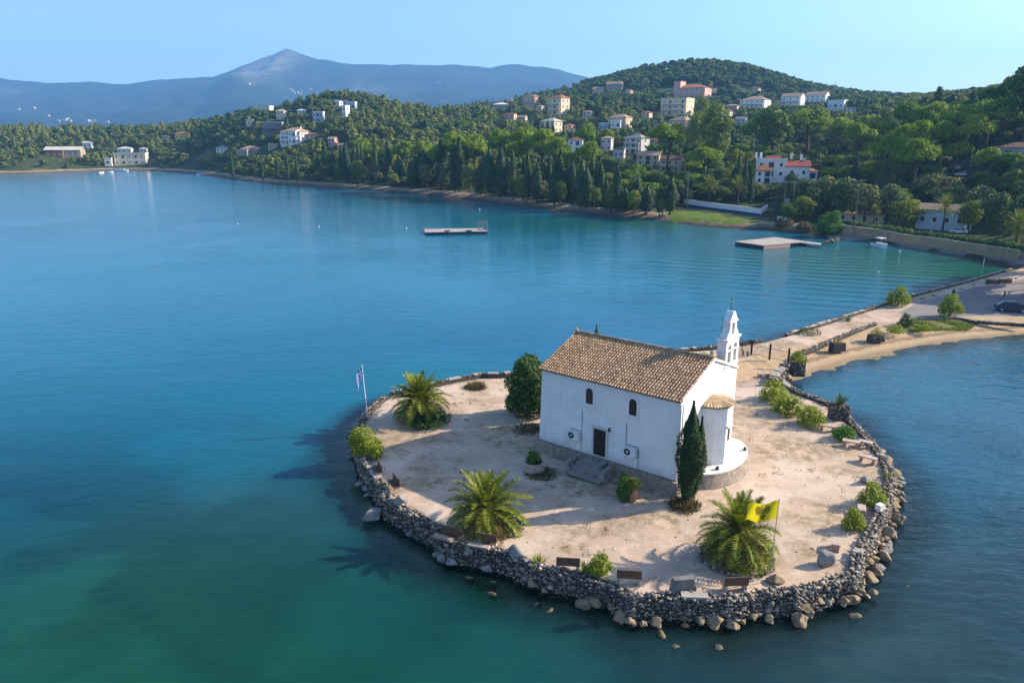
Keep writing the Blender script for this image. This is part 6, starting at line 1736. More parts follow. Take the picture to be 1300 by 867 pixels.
def volume(root, w, d, h, mat, roof, rmat, floors, cols, x0=0, y0=0, z0=0, rh=None, balcony=False, side=True, base=5.0, chimney=False, doors=False, arches=False):
    rh = rh or (min(w, d) * 0.22)
    MB().box((x0, y0, (h - base) / 2 + z0), (w, d, h + base)).build('wall', M[mat], root) if roof != 'gable' else None
    if roof == 'gable':
        m = MB(); a, b = w / 2, d / 2
        m.box((x0, y0, (h - base) / 2 + z0), (w, d, h + base))
        for sx in (-1, 1): m.add([(x0 + sx * a, y0 - b, z0 + h), (x0 + sx * a, y0 + b, z0 + h), (x0 + sx * a, y0, z0 + h + rh * 0.93)], [(0, 1, 2) if sx > 0 else (0, 2, 1)])
        m.build('wall', M[mat], root)
    m = MB()
    if roof == 'hip': hip_roof(m, w, d, z0 + h + 0.15, rh, x0=x0, y0=y0)
    elif roof == 'gable': gable_roof(m, w, d, z0 + h + 0.05, rh, x0=x0, y0=y0)
    else:
        m.box((x0, y0, z0 + h + 0.12), (w + 0.5, d + 0.5, 0.22))
        m.box((x0, y0 - d / 2 - 0.18, z0 + h + 0.48), (w + 0.5, 0.12, 0.5)).box((x0 + w / 2 + 0.18, y0, z0 + h + 0.48), (0.12, d + 0.24, 0.5))
    ro = m.build('roof', M[rmat], root)
    if chimney: MB().box((x0 + w * 0.28, y0, z0 + h + rh * 0.9), (0.8, 0.8, 1.8)).build('chimney', M[mat], ro)
    fh = h / floors
    for f in range(floors):
        for c in range(cols):
            wx = x0 - w / 2 + w * (c + 0.5) / cols; wz = z0 + f * fh + fh * 0.52
            dd = doors and (c % 2 == 1 or cols == 1)
            o = link('balcony_door' if dd else 'window', WDOOR if dd else WIN, root, (wx, y0 - d / 2 - 0.03, wz - (0.1 if dd else 0)))
        if side:
            ns = max(1, int(d / 4))
            for c in range(ns):
                wy = y0 - d / 2 + d * (c + 0.5) / ns
                link('window', WIN, root, (x0 + w / 2 + 0.03, wy, z0 + f * fh + fh * 0.52), math.pi / 2)
        if balcony and f > 0:
            m = MB().box((x0, y0 - d / 2 - 0.85, z0 + f * fh - 0.05), (w * 0.92, 1.7, 0.22)).box((x0, y0 - d / 2 - 1.64, z0 + f * fh + 0.5), (w * 0.92, 0.1, 0.9))
            for sx in (-0.45, 0, 0.45): m.box((x0 + sx * w, y0 - d / 2 - 1.5, z0 + f * fh - fh / 2), (0.25, 0.25, fh))
            m.build('balcony', M[mat], root)
def house(u, vb, wpx, hpx, label, mat, roof, rmat, floors=2, cols=3, yaw=0.0, balcony=False, name='house', cat='house', chimney=False, group=None, depth=0.75, doors=False, extra=None, base=6.0):
    yaw = -abs(yaw) - 0.16
    p = T(u, vb); dep = proj(*p)[2]; s = dep / FPX
    w, h = wpx * s, hpx * s
    w = w / (abs(math.cos(yaw)) + depth * abs(math.sin(yaw))); d = max(5.0, w * depth)
    root = empty(name, p, label, cat, group, -math.atan2(p[0], p[1]) + yaw)
    rh = 0 if roof == 'flat' else min(h * 0.32, min(w, d) * 0.24)
    volume(root, w, d, max(2.4, h - rh), mat, roof, rmat, floors, cols, y0=d / 2, rh=rh if rh else None, balcony=balcony, chimney=chimney, doors=doors, base=base)
    if extra: extra(root, w, d, h)
    HOUSES.append((u - wpx / 2, u + wpx / 2, vb - hpx, vb, p[1], p[0], p[1] + d / 2, max(w, d) * 0.62 + 1.5))
    return root
def wing(dx, w2, h2, mat, roof, rmat, floors=1, cols=2, dy=-1.0, doors=False):
    def f(root, w, d, h): volume(root, w * w2, d * 0.7, h * h2, mat, roof, rmat, floors, cols, x0=w * dx, y0=d * 0.35 + dy, doors=doors)
    return f
# far left shore
house(80, 200, 46, 13, 'long low building with a pale roof behind the far left shore', 'h_stone', 'gable', 'r_pale', 1, 6, 0.05, extra=wing(-0.22, 0.5, 0.62, 'r_brown', 'flat', 'r_brown', 1, 3, -3))
house(111, 188, 13, 8, 'small white house just right of the long low building', 'h_white', 'gable', 'r_pale', 1, 2, 0.2)
house(166, 210, 40, 14, 'cream shore hotel with tall openings behind the moored boats', 'h_cream', 'flat', 'h_cream', 2, 5, 0.0, doors=True, base=3)
house(158, 195, 19, 8, 'pale upper building above the cream shore hotel, left one', 'h_white', 'hip', 'r_pale', 1, 3, 0.1)
house(182, 194, 10, 6, 'small pale building above the cream shore hotel, right one', 'h_white', 'hip', 'r_pale', 1, 2, 0.1)
house(138, 211, 9, 9, 'small white boathouse left of the cream shore hotel', 'h_white', 'flat', 'h_white', 1, 1, 0.0, doors=True, name='boathouse')
house(231, 178, 18, 10, 'yellow house among trees left of the wooded knoll', 'h_yellow', 'hip', 'r_terracotta', 1, 3, 0.15)
house(210, 177, 8, 4, 'low pale house just left of the yellow house', 'h_cream', 'hip', 'r_pale', 1, 2, 0.1)
house(282, 194, 16, 8, 'small white villa low on the left side of the knoll', 'h_white', 'hip', 'r_grey', 1, 3, -0.1)
house(317, 198, 27, 12, 'beige stone villa with terrace at the left foot of the knoll', 'h_stone', 'hip', 'r_tan', 1, 3, 0.25, extra=wing(-0.3, 0.6, 0.5, 'h_stone', 'flat', 'r_pale', 1, 2, -4))
house(316, 161, 8, 8, 'tiny cream house high at the left edge of the knoll', 'h_cream', 'flat', 'h_cream', 1, 1, 0.2)
# the knoll
house(335, 141, 19, 10, 'cream flat-roofed villa topmost at the left of the knoll', 'h_cream', 'flat', 'h_cream', 1, 3, 0.3, doors=True)
house(356, 152, 13, 12, 'cream house right below the topmost cream villa of the knoll', 'h_cream', 'hip', 'r_pale', 2, 2, 0.3)
house(383, 145, 12, 6, 'white house with a rounded roof in the middle of the knoll', 'h_white', 'hip', 'h_white', 1, 2, 0.0)
house(346, 172, 27, 15, 'dark unfinished concrete villa above the big white villa', 'h_dark', 'flat', 'h_grey', 2, 4, 0.0, balcony=True, doors=True)
house(369, 184, 38, 21, 'big white villa with pale roofs on the knoll', 'h_white', 'hip', 'r_salmon' if 'r_salmon' in M else 'r_tan', 3, 4, 0.5, balcony=True, chimney=True, doors=True, extra=wing(0.2, 0.4, 0.8, 'h_white', 'gable', 'r_tan', 2, 2, -2.5, True))
house(346, 190, 13, 7, 'small tan house below the big white villa', 'h_tan', 'gable', 'r_tan', 1, 2, 0.2)
house(396, 176, 20, 6, 'low terracotta terrace house right of the big white villa', 'h_salmon', 'hip', 'r_terracotta', 1, 3, 0.1)
house(421, 186, 11, 11, 'narrow pinkish house at the right foot of the knoll', 'h_pink', 'gable', 'r_tan', 2, 2, 0.3)
house(433, 192, 13, 9, 'pink house with low roof beside the narrow pinkish one', 'h_salmon', 'gable', 'r_tan', 1, 2, 0.4)
house(404, 156, 15, 12, 'grey-white house with dark windows at mid height on the knoll', 'h_blue', 'flat', 'h_white', 2, 3, -0.1, doors=True)
house(428, 135, 9, 7, 'small white house near the knoll summit, left of the pair', 'h_white', 'gable', 'r_grey', 1, 2, 0.5)
house(437, 149, 7, 13, 'tall narrow white house wall below the knoll summit', 'h_white', 'flat', 'h_white', 2, 1, 0.5)
house(445, 140, 14, 9, 'bluish white house with two dark openings near the knoll summit', 'h_blue', 'flat', 'h_white', 1, 2, -0.1, doors=True)
# the saddle
house(635, 138, 22, 7, 'low house with a white roof left on the saddle', 'h_stone', 'hip', 'h_white', 1, 3, 0.1)
house(671, 136, 23, 15, 'tan house with sunlit right wall on the saddle skyline', 'h_salmon', 'hip', 'r_terracotta', 2, 3, 0.55, balcony=True)
house(704, 147, 27, 25, 'tall cream apartment block on the saddle skyline', 'h_cream', 'hip', 'r_terracotta', 3, 3, 0.6, balcony=True, name='apartment_block', doors=True)
house(695, 169, 27, 18, 'cream house below the tall cream apartment block', 'h_cream', 'hip', 'r_pale', 2, 3, 0.55, balcony=True)
house(647, 153, 15, 9, 'salmon house at the left below the saddle skyline', 'h_salmon', 'gable', 'r_brown', 1, 2, 0.3)
house(662, 154, 12, 7, 'tan stone house beside the salmon house below the saddle', 'h_tan', 'gable', 'r_tan', 1, 2, -0.2)
house(778, 116, 23, 12, 'tan stone house on the left shoulder of the highest hill', 'h_stone', 'gable', 'r_tan', 2, 3, 0.2, chimney=True)
house(759, 119, 17, 8, 'low pinkish house left of the tan stone one on the hill shoulder', 'h_pink', 'gable', 'r_tan', 1, 3, 0.1)
house(783, 164, 30, 18, 'stepped villa with tan roofs and a bright white lower wall', 'h_tan', 'hip', 'r_tan', 2, 3, 0.3, extra=wing(0.05, 0.55, 0.5, 'h_white', 'flat', 'h_white', 1, 2, -3.5, True))
house(766, 165, 13, 7, 'low bluish annex left of the stepped villa with tan roofs', 'h_blue', 'flat', 'h_white', 1, 2, 0.1)
house(875, 124, 46, 17, 'long pink house row high on the highest hill', 'h_pink', 'hip', 'r_terracotta', 2, 6, 0.15, extra=wing(-0.42, 0.22, 1.15, 'h_pink', 'flat', 'r_terracotta', 2, 1, -0.5))
house(854, 147, 42, 20, 'cream three-storey apartment block with dark balconies', 'h_cream', 'flat', 'h_cream', 3, 4, 0.25, balcony=True, name='apartment_block', doors=True)
house(859, 165, 33, 16, 'pinkish house with hipped roofs below the three-storey block', 'h_salmon', 'hip', 'r_tan', 2, 3, 0.5, chimney=True)
house(839, 164, 14, 5, 'low pale shed left of the pinkish hipped house', 'h_cream', 'flat', 'r_pale', 1, 2, 0.0, name='shed', cat='shed')
house(729, 194, 19, 18, 'white two-storey house with dark openings behind the umbrella pines', 'h_white', 'hip', 'r_brown', 2, 2, 0.1, doors=True)
house(716, 190, 12, 8, 'low shaded house left of the white two-storey one', 'h_grey', 'flat', 'r_grey', 1, 2, 0.0)
house(769, 192, 15, 18, 'grey house with a tan parapet left of the big three-storey villa', 'h_grey', 'hip', 'r_tan', 2, 2, 0.1)
house(803, 196, 31, 24, 'grey-white three-storey villa in the middle of the slope', 'h_grey', 'hip', 'r_grey', 3, 3, -0.45, balcony=True, doors=True)
house(785, 202, 15, 11, 'low grey house at the left foot of the three-storey villa', 'h_grey', 'flat', 'r_grey', 1, 2, 0.0)
house(822, 210, 32, 17, 'tan house with pale roof below the three-storey villa', 'h_tan', 'gable', 'r_tan', 2, 3, 0.05, doors=True)
house(850, 219, 32, 20, 'brown timbered gable house behind the lone umbrella pine', 'h_tan', 'gable', 'r_brown', 2, 3, 0.3, balcony=True)
house(954, 138, 38, 15, 'long white villa at the right foot of the highest hill', 'h_white', 'hip', 'r_tan', 2, 5, 0.2, balcony=True)
house(1003, 135, 29, 16, 'white gabled villa, left of the white row under the hill', 'h_white', 'gable', 'r_tan', 2, 3, 0.15, balcony=True)
house(1034, 131, 30, 14, 'white gabled villa, middle of the white row under the hill', 'h_white', 'gable', 'r_tan', 2, 4, 0.15)
house(1060, 141, 23, 12, 'white flat-roofed house, right end of the white row under the hill', 'h_white', 'flat', 'h_white', 1, 3, 0.15, doors=True)
house(928, 139, 17, 6, 'low tan house left of the long white villa', 'h_tan', 'hip', 'r_tan', 1, 3, 0.1)
house(940, 157, 15, 8, 'grey roof and wall among trees below the long white villa', 'h_grey', 'gable', 'r_grey', 1, 2, 0.1)
house(1108, 158, 8, 12, 'small white belfry among dark cypresses on the right skyline', 'h_white', 'gable', 'r_grey', 2, 1, 0.4, name='belfry', cat='tower')
house(633, 131, 11, 6, 'small dark-roofed house at the left end of the saddle skyline', 'h_cream', 'hip', 'r_brown', 1, 2, 0.2)
house(646, 129, 9, 6, 'small terracotta-roofed house left of the tan house on the saddle skyline', 'h_salmon', 'hip', 'r_terracotta', 1, 2, 0.3)
house(684, 141, 10, 7, 'small cream house between the tan house and the tall block on the saddle', 'h_cream', 'hip', 'r_tan', 1, 2, 0.4)
house(797, 119, 9, 5, 'small house right of the tan stone one on the hill shoulder', 'h_cream', 'hip', 'r_terracotta', 1, 2, 0.3)
house(819, 150, 14, 8, 'small cream house left of the three-storey block with dark balconies', 'h_cream', 'hip', 'r_terracotta', 1, 2, 0.3)
house(957, 116, 14, 5, 'small brown roof among trees above the long white villa', 'h_tan', 'hip', 'r_brown', 1, 2, 0.2)
house(921, 148, 13, 8, 'cream house with terracotta roof low left of the long white villa', 'h_cream', 'hip', 'r_terracotta', 1, 2, 0.3)
house(745, 150, 14, 9, 'cream house with tan roof left of the stepped villa', 'h_cream', 'hip', 'r_tan', 2, 2, 0.35)
house(721, 166, 13, 8, 'salmon house with terracotta roof right of the cream house below the tall block', 'h_salmon', 'hip', 'r_terracotta', 1, 2, 0.35)
house(985, 150, 13, 6, 'low cream house below the left gabled villa of the white row', 'h_cream', 'hip', 'r_tan', 1, 2, 0.2)
house(826, 184, 13, 8, 'tan house with terracotta roof right of the three-storey villa', 'h_tan', 'hip', 'r_terracotta', 1, 2, 0.3)
house(1080, 143, 14, 6, 'low white annex below the right end of the white row', 'h_white', 'hip', 'r_tan', 1, 2, 0.2)
# white villa with red roofs
p = T(990, 233); s_ = proj(*p)[2] / FPX
villa = empty('villa', p, 'white villa with red and orange roofs and chimneys above the garden wall', 'villa', None, -math.atan2(p[0], p[1]) + 0.05)
k = s_
volume(villa, 36 * k, 9, 22 * k, 'h_white', 'flat', 'h_white', 2, 3, x0=-12 * k, y0=6, z0=6 * k, base=12, doors=True)
volume(villa, 19 * k, 7, 16 * k, 'h_white', 'hip', 'r_orange', 2, 2, x0=-21 * k, y0=-1.2, z0=0, rh=8 * k, base=8, doors=True)
volume(villa, 28 * k, 9, 15 * k, 'h_white', 'gable', 'r_red', 1, 2, x0=20 * k, y0=5, z0=6 * k, rh=7 * k, base=12, chimney=True)
volume(villa, 11 * k, 7, 10 * k, 'h_white', 'hip', 'r_terracotta', 1, 1, x0=38 * k, y0=4.5, z0=5 * k, rh=3 * k, base=12, doors=True)
m = MB()
for x, z in ((-31, 34), (-25, 34), (12, 33), (24, 32)): m.box((x * k, 6.5, z * k), (1.0, 0.9, 7 * k))
m.build('chimney', M['h_white'], villa)
mm = MB(); gable_roof(mm, 16 * k, 5, 28.5 * k, 5 * k, x0=-10 * k, y0=7); mm.build('roof', M['r_red'], villa)
HOUSES.append((948, 1031, 191, 234, p[1], p[0], p[1] + 4, 15))
# right slope
house(1289, 137, 52, 14, 'house with a broad brown hip roof at the top right edge', 'h_grey', 'hip', 'r_brown', 1, 4, -0.2, doors=True, depth=0.9)
house(1284, 203, 52, 20, 'house with hip roof and white porch columns at the right edge', 'h_blue', 'hip', 'r_brown', 1, 4, -0.2, doors=True, depth=0.8)
house(1192, 293, 62, 32, 'blue-grey shore house with a tan roof behind the hedge', 'h_blue', 'gable', 'r_tan', 1, 4, -0.12, depth=0.5, base=2)
house(1090, 283, 56, 12, 'low tan-roofed outbuilding behind the big dense bush', 'h_tan', 'gable', 'r_tan', 1, 4, -0.12, depth=0.35, name='outbuilding', base=2)
for k, (u, v, lab) in enumerate(((1095, 250, 'white car glimpsed among the shaded trees above the outbuilding'), (1221, 224, 'white car on the shaded upper drive'), (1216, 297, 'white car beside the blue-grey shore house'))):
    p = T(u, v); car(p + np.array([0, 0, 0.0]), 0.2 - math.atan2(p[0], p[1]), 'car_white', lab)
    HOUSES.append((u - 9, u + 9, v - 7, v + 1, p[1], p[0], p[1], 3.0))
p1, p2 = T(1190, 213), T(1218, 215)
strip_wall('garden_wall', [p1, (p1 + p2) / 2, p2], -0.8, 0.9, 0.3, ('h_white', 'white_trim'), 'low pale garden wall on the shaded slope left of the upper drive')

# ================================================================== trees
def mesh_set(kind, seeds):
    out = []
    for sd in seeds:
        rs = np.random.RandomState(sd)
        if kind == 'olive':
            h, r = 6.2, 3.0; V, F = crown_arrays(round_lobes(rs, h, r, 1.2, 8), 1300, 0.52, rs, core=0.55, hi=1.22); tk = trunk_mesh(2.4, 0.22, seed=sd, limbs=3, spread=1.4)
            mats = 'leaf_olive'
        elif kind == 'broad':
            h, r = 10.5, 3.7; L = round_lobes(rs, h, r, 2.0, 7) + [(rs.uniform(-1, 1), rs.uniform(-1, 1), h * rs.uniform(0.35, 0.85), 1.7, 1.7, 1.9) for _ in range(5)]
            V, F = crown_arrays(L, 1700, 0.60, rs, core=0.48, hi=1.28); tk = trunk_mesh(4.5, 0.26, seed=sd, limbs=4, spread=1.6); mats = 'leaf_broad'
        elif kind == 'pine':
            h, r = 11.5, 5.2; V, F = crown_arrays(umbrella_lobes(rs, h, r), 2100, 0.55, rs, zmin=-0.55, core=0.6, hi=1.12); tk = trunk_mesh(h - 2.2, 0.30, seed=sd, limbs=7, spread=3.4, bend=0.5); mats = 'leaf_pine'
        elif kind == 'darkpine':
            h, r = 12.0, 4.4; V, F = crown_arrays(round_lobes(rs, h, r, 4.0, 9), 1600, 0.66, rs, zmin=-0.6); tk = trunk_mesh(5.5, 0.30, seed=sd, limbs=5, spread=2.4); mats = 'leaf_pine_dark'
        elif kind == 'cypress':
            h, r = 14.0, 1.55; V, F = cypress_arrays(rs, h, r, 900, 0.62); V[:, 2] += 0.7; tk = trunk_mesh(3.0, 0.2, seed=sd); mats = 'leaf_cypress'
        elif kind == 'conifer':
            h, r = 12.0, 4.6; L = []
            for i in range(22):
                t = i / 21; q = r * (1 - t) * 0.72; a = i * 2.4; L.append((q * math.cos(a), q * math.sin(a), 1.5 + t * (h - 2.2), 0.9 + 0.5 * (1 - t), 0.9 + 0.5 * (1 - t), 0.75))
            V, F = crown_arrays(L, 1700, 0.6, rs, core=0.7); tk = trunk_mesh(h * 0.85, 0.3, seed=sd); mats = 'leaf_pine_dark'
        out.append((np_mesh('crown', V, F, [M[mats]]), tk, h, r))
    return out
KIT = {k: mesh_set(k, s) for k, s in dict(olive=(1, 2, 3, 4), broad=(11, 12, 13), pine=(21, 22, 23, 24), darkpine=(31, 32, 33), cypress=(41, 42, 43), conifer=(51,)).items()}
TNAME = dict(olive='olive_tree', broad='broadleaf_tree', pine='stone_pine', darkpine='pine_tree', cypress='cypress_tree', conifer='conifer_tree')
rt = np.random.RandomState(2024)
PLANTED = []
ALL = []
def plant(kind, x, y, h, r, label, group, z=None):
    cr, tk, h0, r0 = KIT[kind][rt.randint(len(KIT[kind]))]
    z = float(TH(x, y)) if z is None else z
    root = empty(TNAME[kind], (x, y, z - 0.1), label, 'cypress' if kind == 'cypress' else 'tree', group, rt.uniform(0, 6.283))
    s = r / r0 * rt.uniform(0.93, 1.07) * (1.18 if kind == 'pine' else 1.0)
    root.scale = (s, s * rt.uniform(0.92, 1.08), h / h0)
    link('crown', cr, root); link('trunk', tk, root)
    PLANTED.append((x, y, r))
    return root
def hero(kind, u, vt, vb, wpx, label, group):
    p = T(u, vb); dep = proj(*p)[2]; s = dep / FPX
    return plant(kind, p[0], p[1], (vb - vt) * s * 1.01, wpx * s / 2, label, group, p[2])
G_SHORE = 'cypresses in the dense row along the central shore'
# the cypress row along the central shore
COASTV = lambda u: np.interp(u, [c[0] for c in COAST_PX], [c[1] for c in COAST_PX])
u = 405.0
k = 0
while u < 862:
    vb = COASTV(u) - rt.uniform(6, 13)
    hgt = np.interp(u, [405, 450, 560, 640, 720, 800, 862], [38, 46, 54, 58, 62, 54, 40]) * rt.choice([rt.uniform(0.55, 0.8), rt.uniform(0.8, 1.15)], p=[0.35, 0.65])
    if not (596 < u < 604):
        hero('cypress', u, vb - hgt, vb, rt.uniform(9, 20) * (0.75 if u < 520 else 1.0), 'tall dark cypress in the dense row along the central shore', G_SHORE)
    u += rt.choice([rt.uniform(4, 7), rt.uniform(9, 17)]) if u < 790 else rt.uniform(10, 18); k += 1
for u, vt, vb, w in ((334, 205, 231, 5), (353, 200, 231, 6), (366, 192, 232, 6), (378, 200, 233, 6), (296, 193, 227, 6)):
    hero('cypress', u, vt, vb, w, 'lone slim cypress by the shore road below the knoll', 'cypresses by the shore road below the knoll')
for u, vt, vb, w in ((684, 148, 168, 5), (689, 150, 169, 5), (695, 147, 170, 5), (702, 151, 170, 5)):
    hero('cypress', u, vt + 6, vb + 6, w, 'small cypress in the row before the cream house below the apartment block', 'small cypresses before the cream house on the saddle')
for u, vt, vb, w in ((760, 170, 222, 7), (757, 165, 215, 6), (943, 205, 258, 9), (951, 210, 259, 8), (935, 195, 250, 8), (952, 225, 262, 8)):
    hero('cypress', u, vt, vb, w, 'slender cypress standing apart among the villas above the shore', 'cypresses standing apart among the villas')
for u, vt, vb, w in ((1098, 124, 150, 7), (1104, 126, 150, 5), (1109, 127, 153, 6), (1117, 125, 152, 7), (1123, 131, 153, 6), (1112, 140, 160, 6)):
    hero('cypress', u, vt, vb, w, 'dark cypress in the clump round the small white belfry', 'cypresses round the white belfry')
u = 412.0
while u < 860:
    vb = COASTV(u) - rt.uniform(5, 9)
    hero('olive' if rt.rand() < 0.6 else 'broad', u, vb - rt.uniform(16, 34), vb, rt.uniform(14, 24), 'low leafy tree between the cypresses of the central shore row', 'low leafy trees between the shore cypresses')
    u += rt.uniform(12, 26)
# umbrella pines
GP1 = 'umbrella pines behind the cypress row'
for u, vt, vb, w in ((462, 178, 218, 26), (490, 190, 226, 24), (474, 184, 222, 22), (516, 182, 230, 30), (540, 182, 236, 26), (578, 172, 236, 34), (604, 174, 238, 34), (592, 184, 240, 26), (638, 168, 238, 34), (664, 166, 236, 36), (688, 168, 238, 40),
                     (706, 178, 242, 34), (720, 194, 246, 26), (744, 160, 214, 24), (746, 183, 246, 30), (652, 180, 240, 30), (556, 186, 238, 24)):
    hero('pine', u, vt, vb, w, 'bright green umbrella pine rising behind the cypress row', GP1)
hero('pine', 847, 160, 222, 46, 'lone umbrella pine with bare forked trunk before the brown timbered house', None)
hero('pine', 893, 189, 240, 40, 'round-topped umbrella pine right of the lone one by the timbered house', None)
hero('pine', 1023, 142, 205, 62, 'widest umbrella pine, above the white villa with red roofs', None)
hero('darkpine', 978, 138, 212, 46, 'dark round pine left of the widest umbrella pine', None)
hero('pine', 958, 152, 208, 34, 'bright pine left of the dark round pine above the villa', None)
hero('broad', 905, 138, 222, 44, 'tallest loose yellow-green tree in the middle of the villas', None)
hero('broad', 882, 148, 205, 30, 'yellow-green tree left of the tallest loose one', None)
hero('broad', 890, 124, 170, 20, 'pale yellow-green tree beside the pink house row', None)
hero('conifer', 1186, 113, 160, 36, 'dark pyramid-shaped conifer alone on the right skyline', None)
GR = 'umbrella pines on the shaded right slope'
for u, vt, vb, w in ((1139, 163, 246, 50), (1160, 158, 240, 38), (1154, 180, 262, 48), (1120, 176, 250, 40), (1209, 182, 230, 34), (1246, 190, 246, 34), (1279, 196, 240, 38), (1211, 138, 210, 40), (1248, 130, 200, 58), (1178, 134, 200, 38), (1146, 134, 192, 34), (1165, 140, 205, 36),
                     (1084, 160, 228, 38), (1066, 152, 205, 32), (1100, 150, 205, 36), (1190, 158, 230, 40), (1228, 150, 225, 40)):
    hero('pine', u, vt, vb, w, 'sun-topped umbrella pine on the shaded right slope', GR)
for u, vt, vb, w, lab in ((1243, 116, 190, 44, 'dark pine below the top right house, left of its roof'), (1268, 103, 185, 34, 'dark pine just left of the tallest one at the top right edge'), (1297, 88, 190, 58, 'tallest dark pine at the top right edge')):
    hero('darkpine', u, vt, vb, w, lab, None)
for u, vt, vb, w, lab in ((1228, 256, 296, 34, 'pale green rounded tree right of the shore house'), (1146, 254, 290, 42, 'dark rounded tree left of the blue-grey shore house')):
    hero('broad', u, vt, vb, w, lab, None)
# date palms on the far shore
def far_palm(u, vt, vb, w, label):
    p = T(u, vb); s = proj(*p)[2] / FPX; h = (vb - vt) * s
    rs = np.random.RandomState(int(u)); V, F = [], []
    r = w * s / 2; th = h - r * 0.75
    for i in range(46):
        t = i / 45; frond(V, F, rs, (0, 0, th), i * 2.4, R(85 - 110 * t), r * 1.15, 1.3, r * 0.24, 14)
    root = empty('palm_tree', p, label, 'palm')
    link('crown', np_mesh('crown', V, F, [M['leaf_palm']]), root); link('trunk', trunk_mesh(th, 0.28, seed=3, mat='palm_bark', top=0.9), root); PLANTED.append((p[0], p[1], 2))
far_palm(1196, 252, 296, 34, 'date palm in front of the blue-grey shore house')
far_palm(936, 228, 262, 26, 'date palm behind the white garden wall, left of a thin cypress')
far_palm(900, 226, 258, 26, 'date palm behind the left part of the white garden wall')
far_palm(1288, 272, 318, 40, 'date palm at the right edge behind the hedge')
far_palm(1108, 262, 292, 14, 'small palm among the shrubs behind the ochre wall')
# olives along the shore before the villas
for u, vt, vb, w in ((806, 246, 268, 16), (822, 240, 266, 20), (850, 236, 264, 24), (834, 246, 268, 15), (790, 240, 266, 20), (775, 246, 268, 18)):
    hero('olive', u, vt, vb, w, 'small silvery olive at the shore left of the white garden wall', 'olives at the shore left of the garden wall')
for u, vt, vb, w in ((1018, 228, 272, 40), (1046, 226, 276, 40), (1072, 228, 280, 44), (1000, 222, 264, 28), (1096, 236, 284, 40), (1030, 240, 280, 30), (1125, 236, 284, 40), (1140, 246, 288, 30), (1170, 226, 262, 40), (1206, 236, 276, 44), (1240, 238, 284, 44), (1262, 246, 298, 44), (1290, 250, 305, 44)):
    hero('olive', u, vt, vb, w, 'big shaded olive tree behind the waterfront road', 'olives behind the waterfront road')

# trees off the right edge whose shadow lies over the landing
for k, (x, y, h) in enumerate(((85, 113, 13), (89, 118, 14), (93, 124, 14), (84, 107, 11), (98, 130, 14), (96, 114, 13), (104, 136, 13))):
    plant('darkpine', x, y, h, 4.2, 'dark pine beside the landing, throwing shade over the parked car', 'pines beside the landing', GZ)

# ---- the wood on the slopes: nearest trees one by one, the rest as one mass
cand = []
y = 150.0
ui = 0
while y < 1060:
    step = 5.6 if y < 330 else 6.6 if y < 560 else 8.2
    xs_ = np.arange(-0.95 * y - 10, 0.95 * y + 10, step)
    for x in xs_:
        px, py = x + rt.uniform(-0.42, 0.42) * step, y + rt.uniform(-0.42, 0.42) * step
        if not (TX0 + 5 < px < TX1 - 5 and py < TY1 - 5): continue
        cand.append((px, py))
    y += step
cand = np.array(cand)
csd = bil(TSD, cand[:, 0], cand[:, 1]); cz = TH(cand[:, 0], cand[:, 1])
quay_d = seg_dist(cand[:, 0], cand[:, 1], quay_line, False)
kind_n = fbm(cand[:, 0], cand[:, 1], 71, 3, 45.0)
ok = (csd > 8.5) & (quay_d > 11) & ~inside(cand[:, 0], cand[:, 1], grass_poly)
glade = fbm(cand[:, 0], cand[:, 1], 72, 3, 60.0) > 0.66
ok &= ~(glade & (rt.rand(len(cand)) < 0.75))
cand, csd, cz, kind_n = cand[ok], csd[ok], cz[ok], kind_n[ok]
order = np.argsort(cand[:, 1])
PL = np.array(PLANTED)
wp_px = (862, 978, 250, 278)
horizon = np.full(1800, 1e9)
cand_list = []
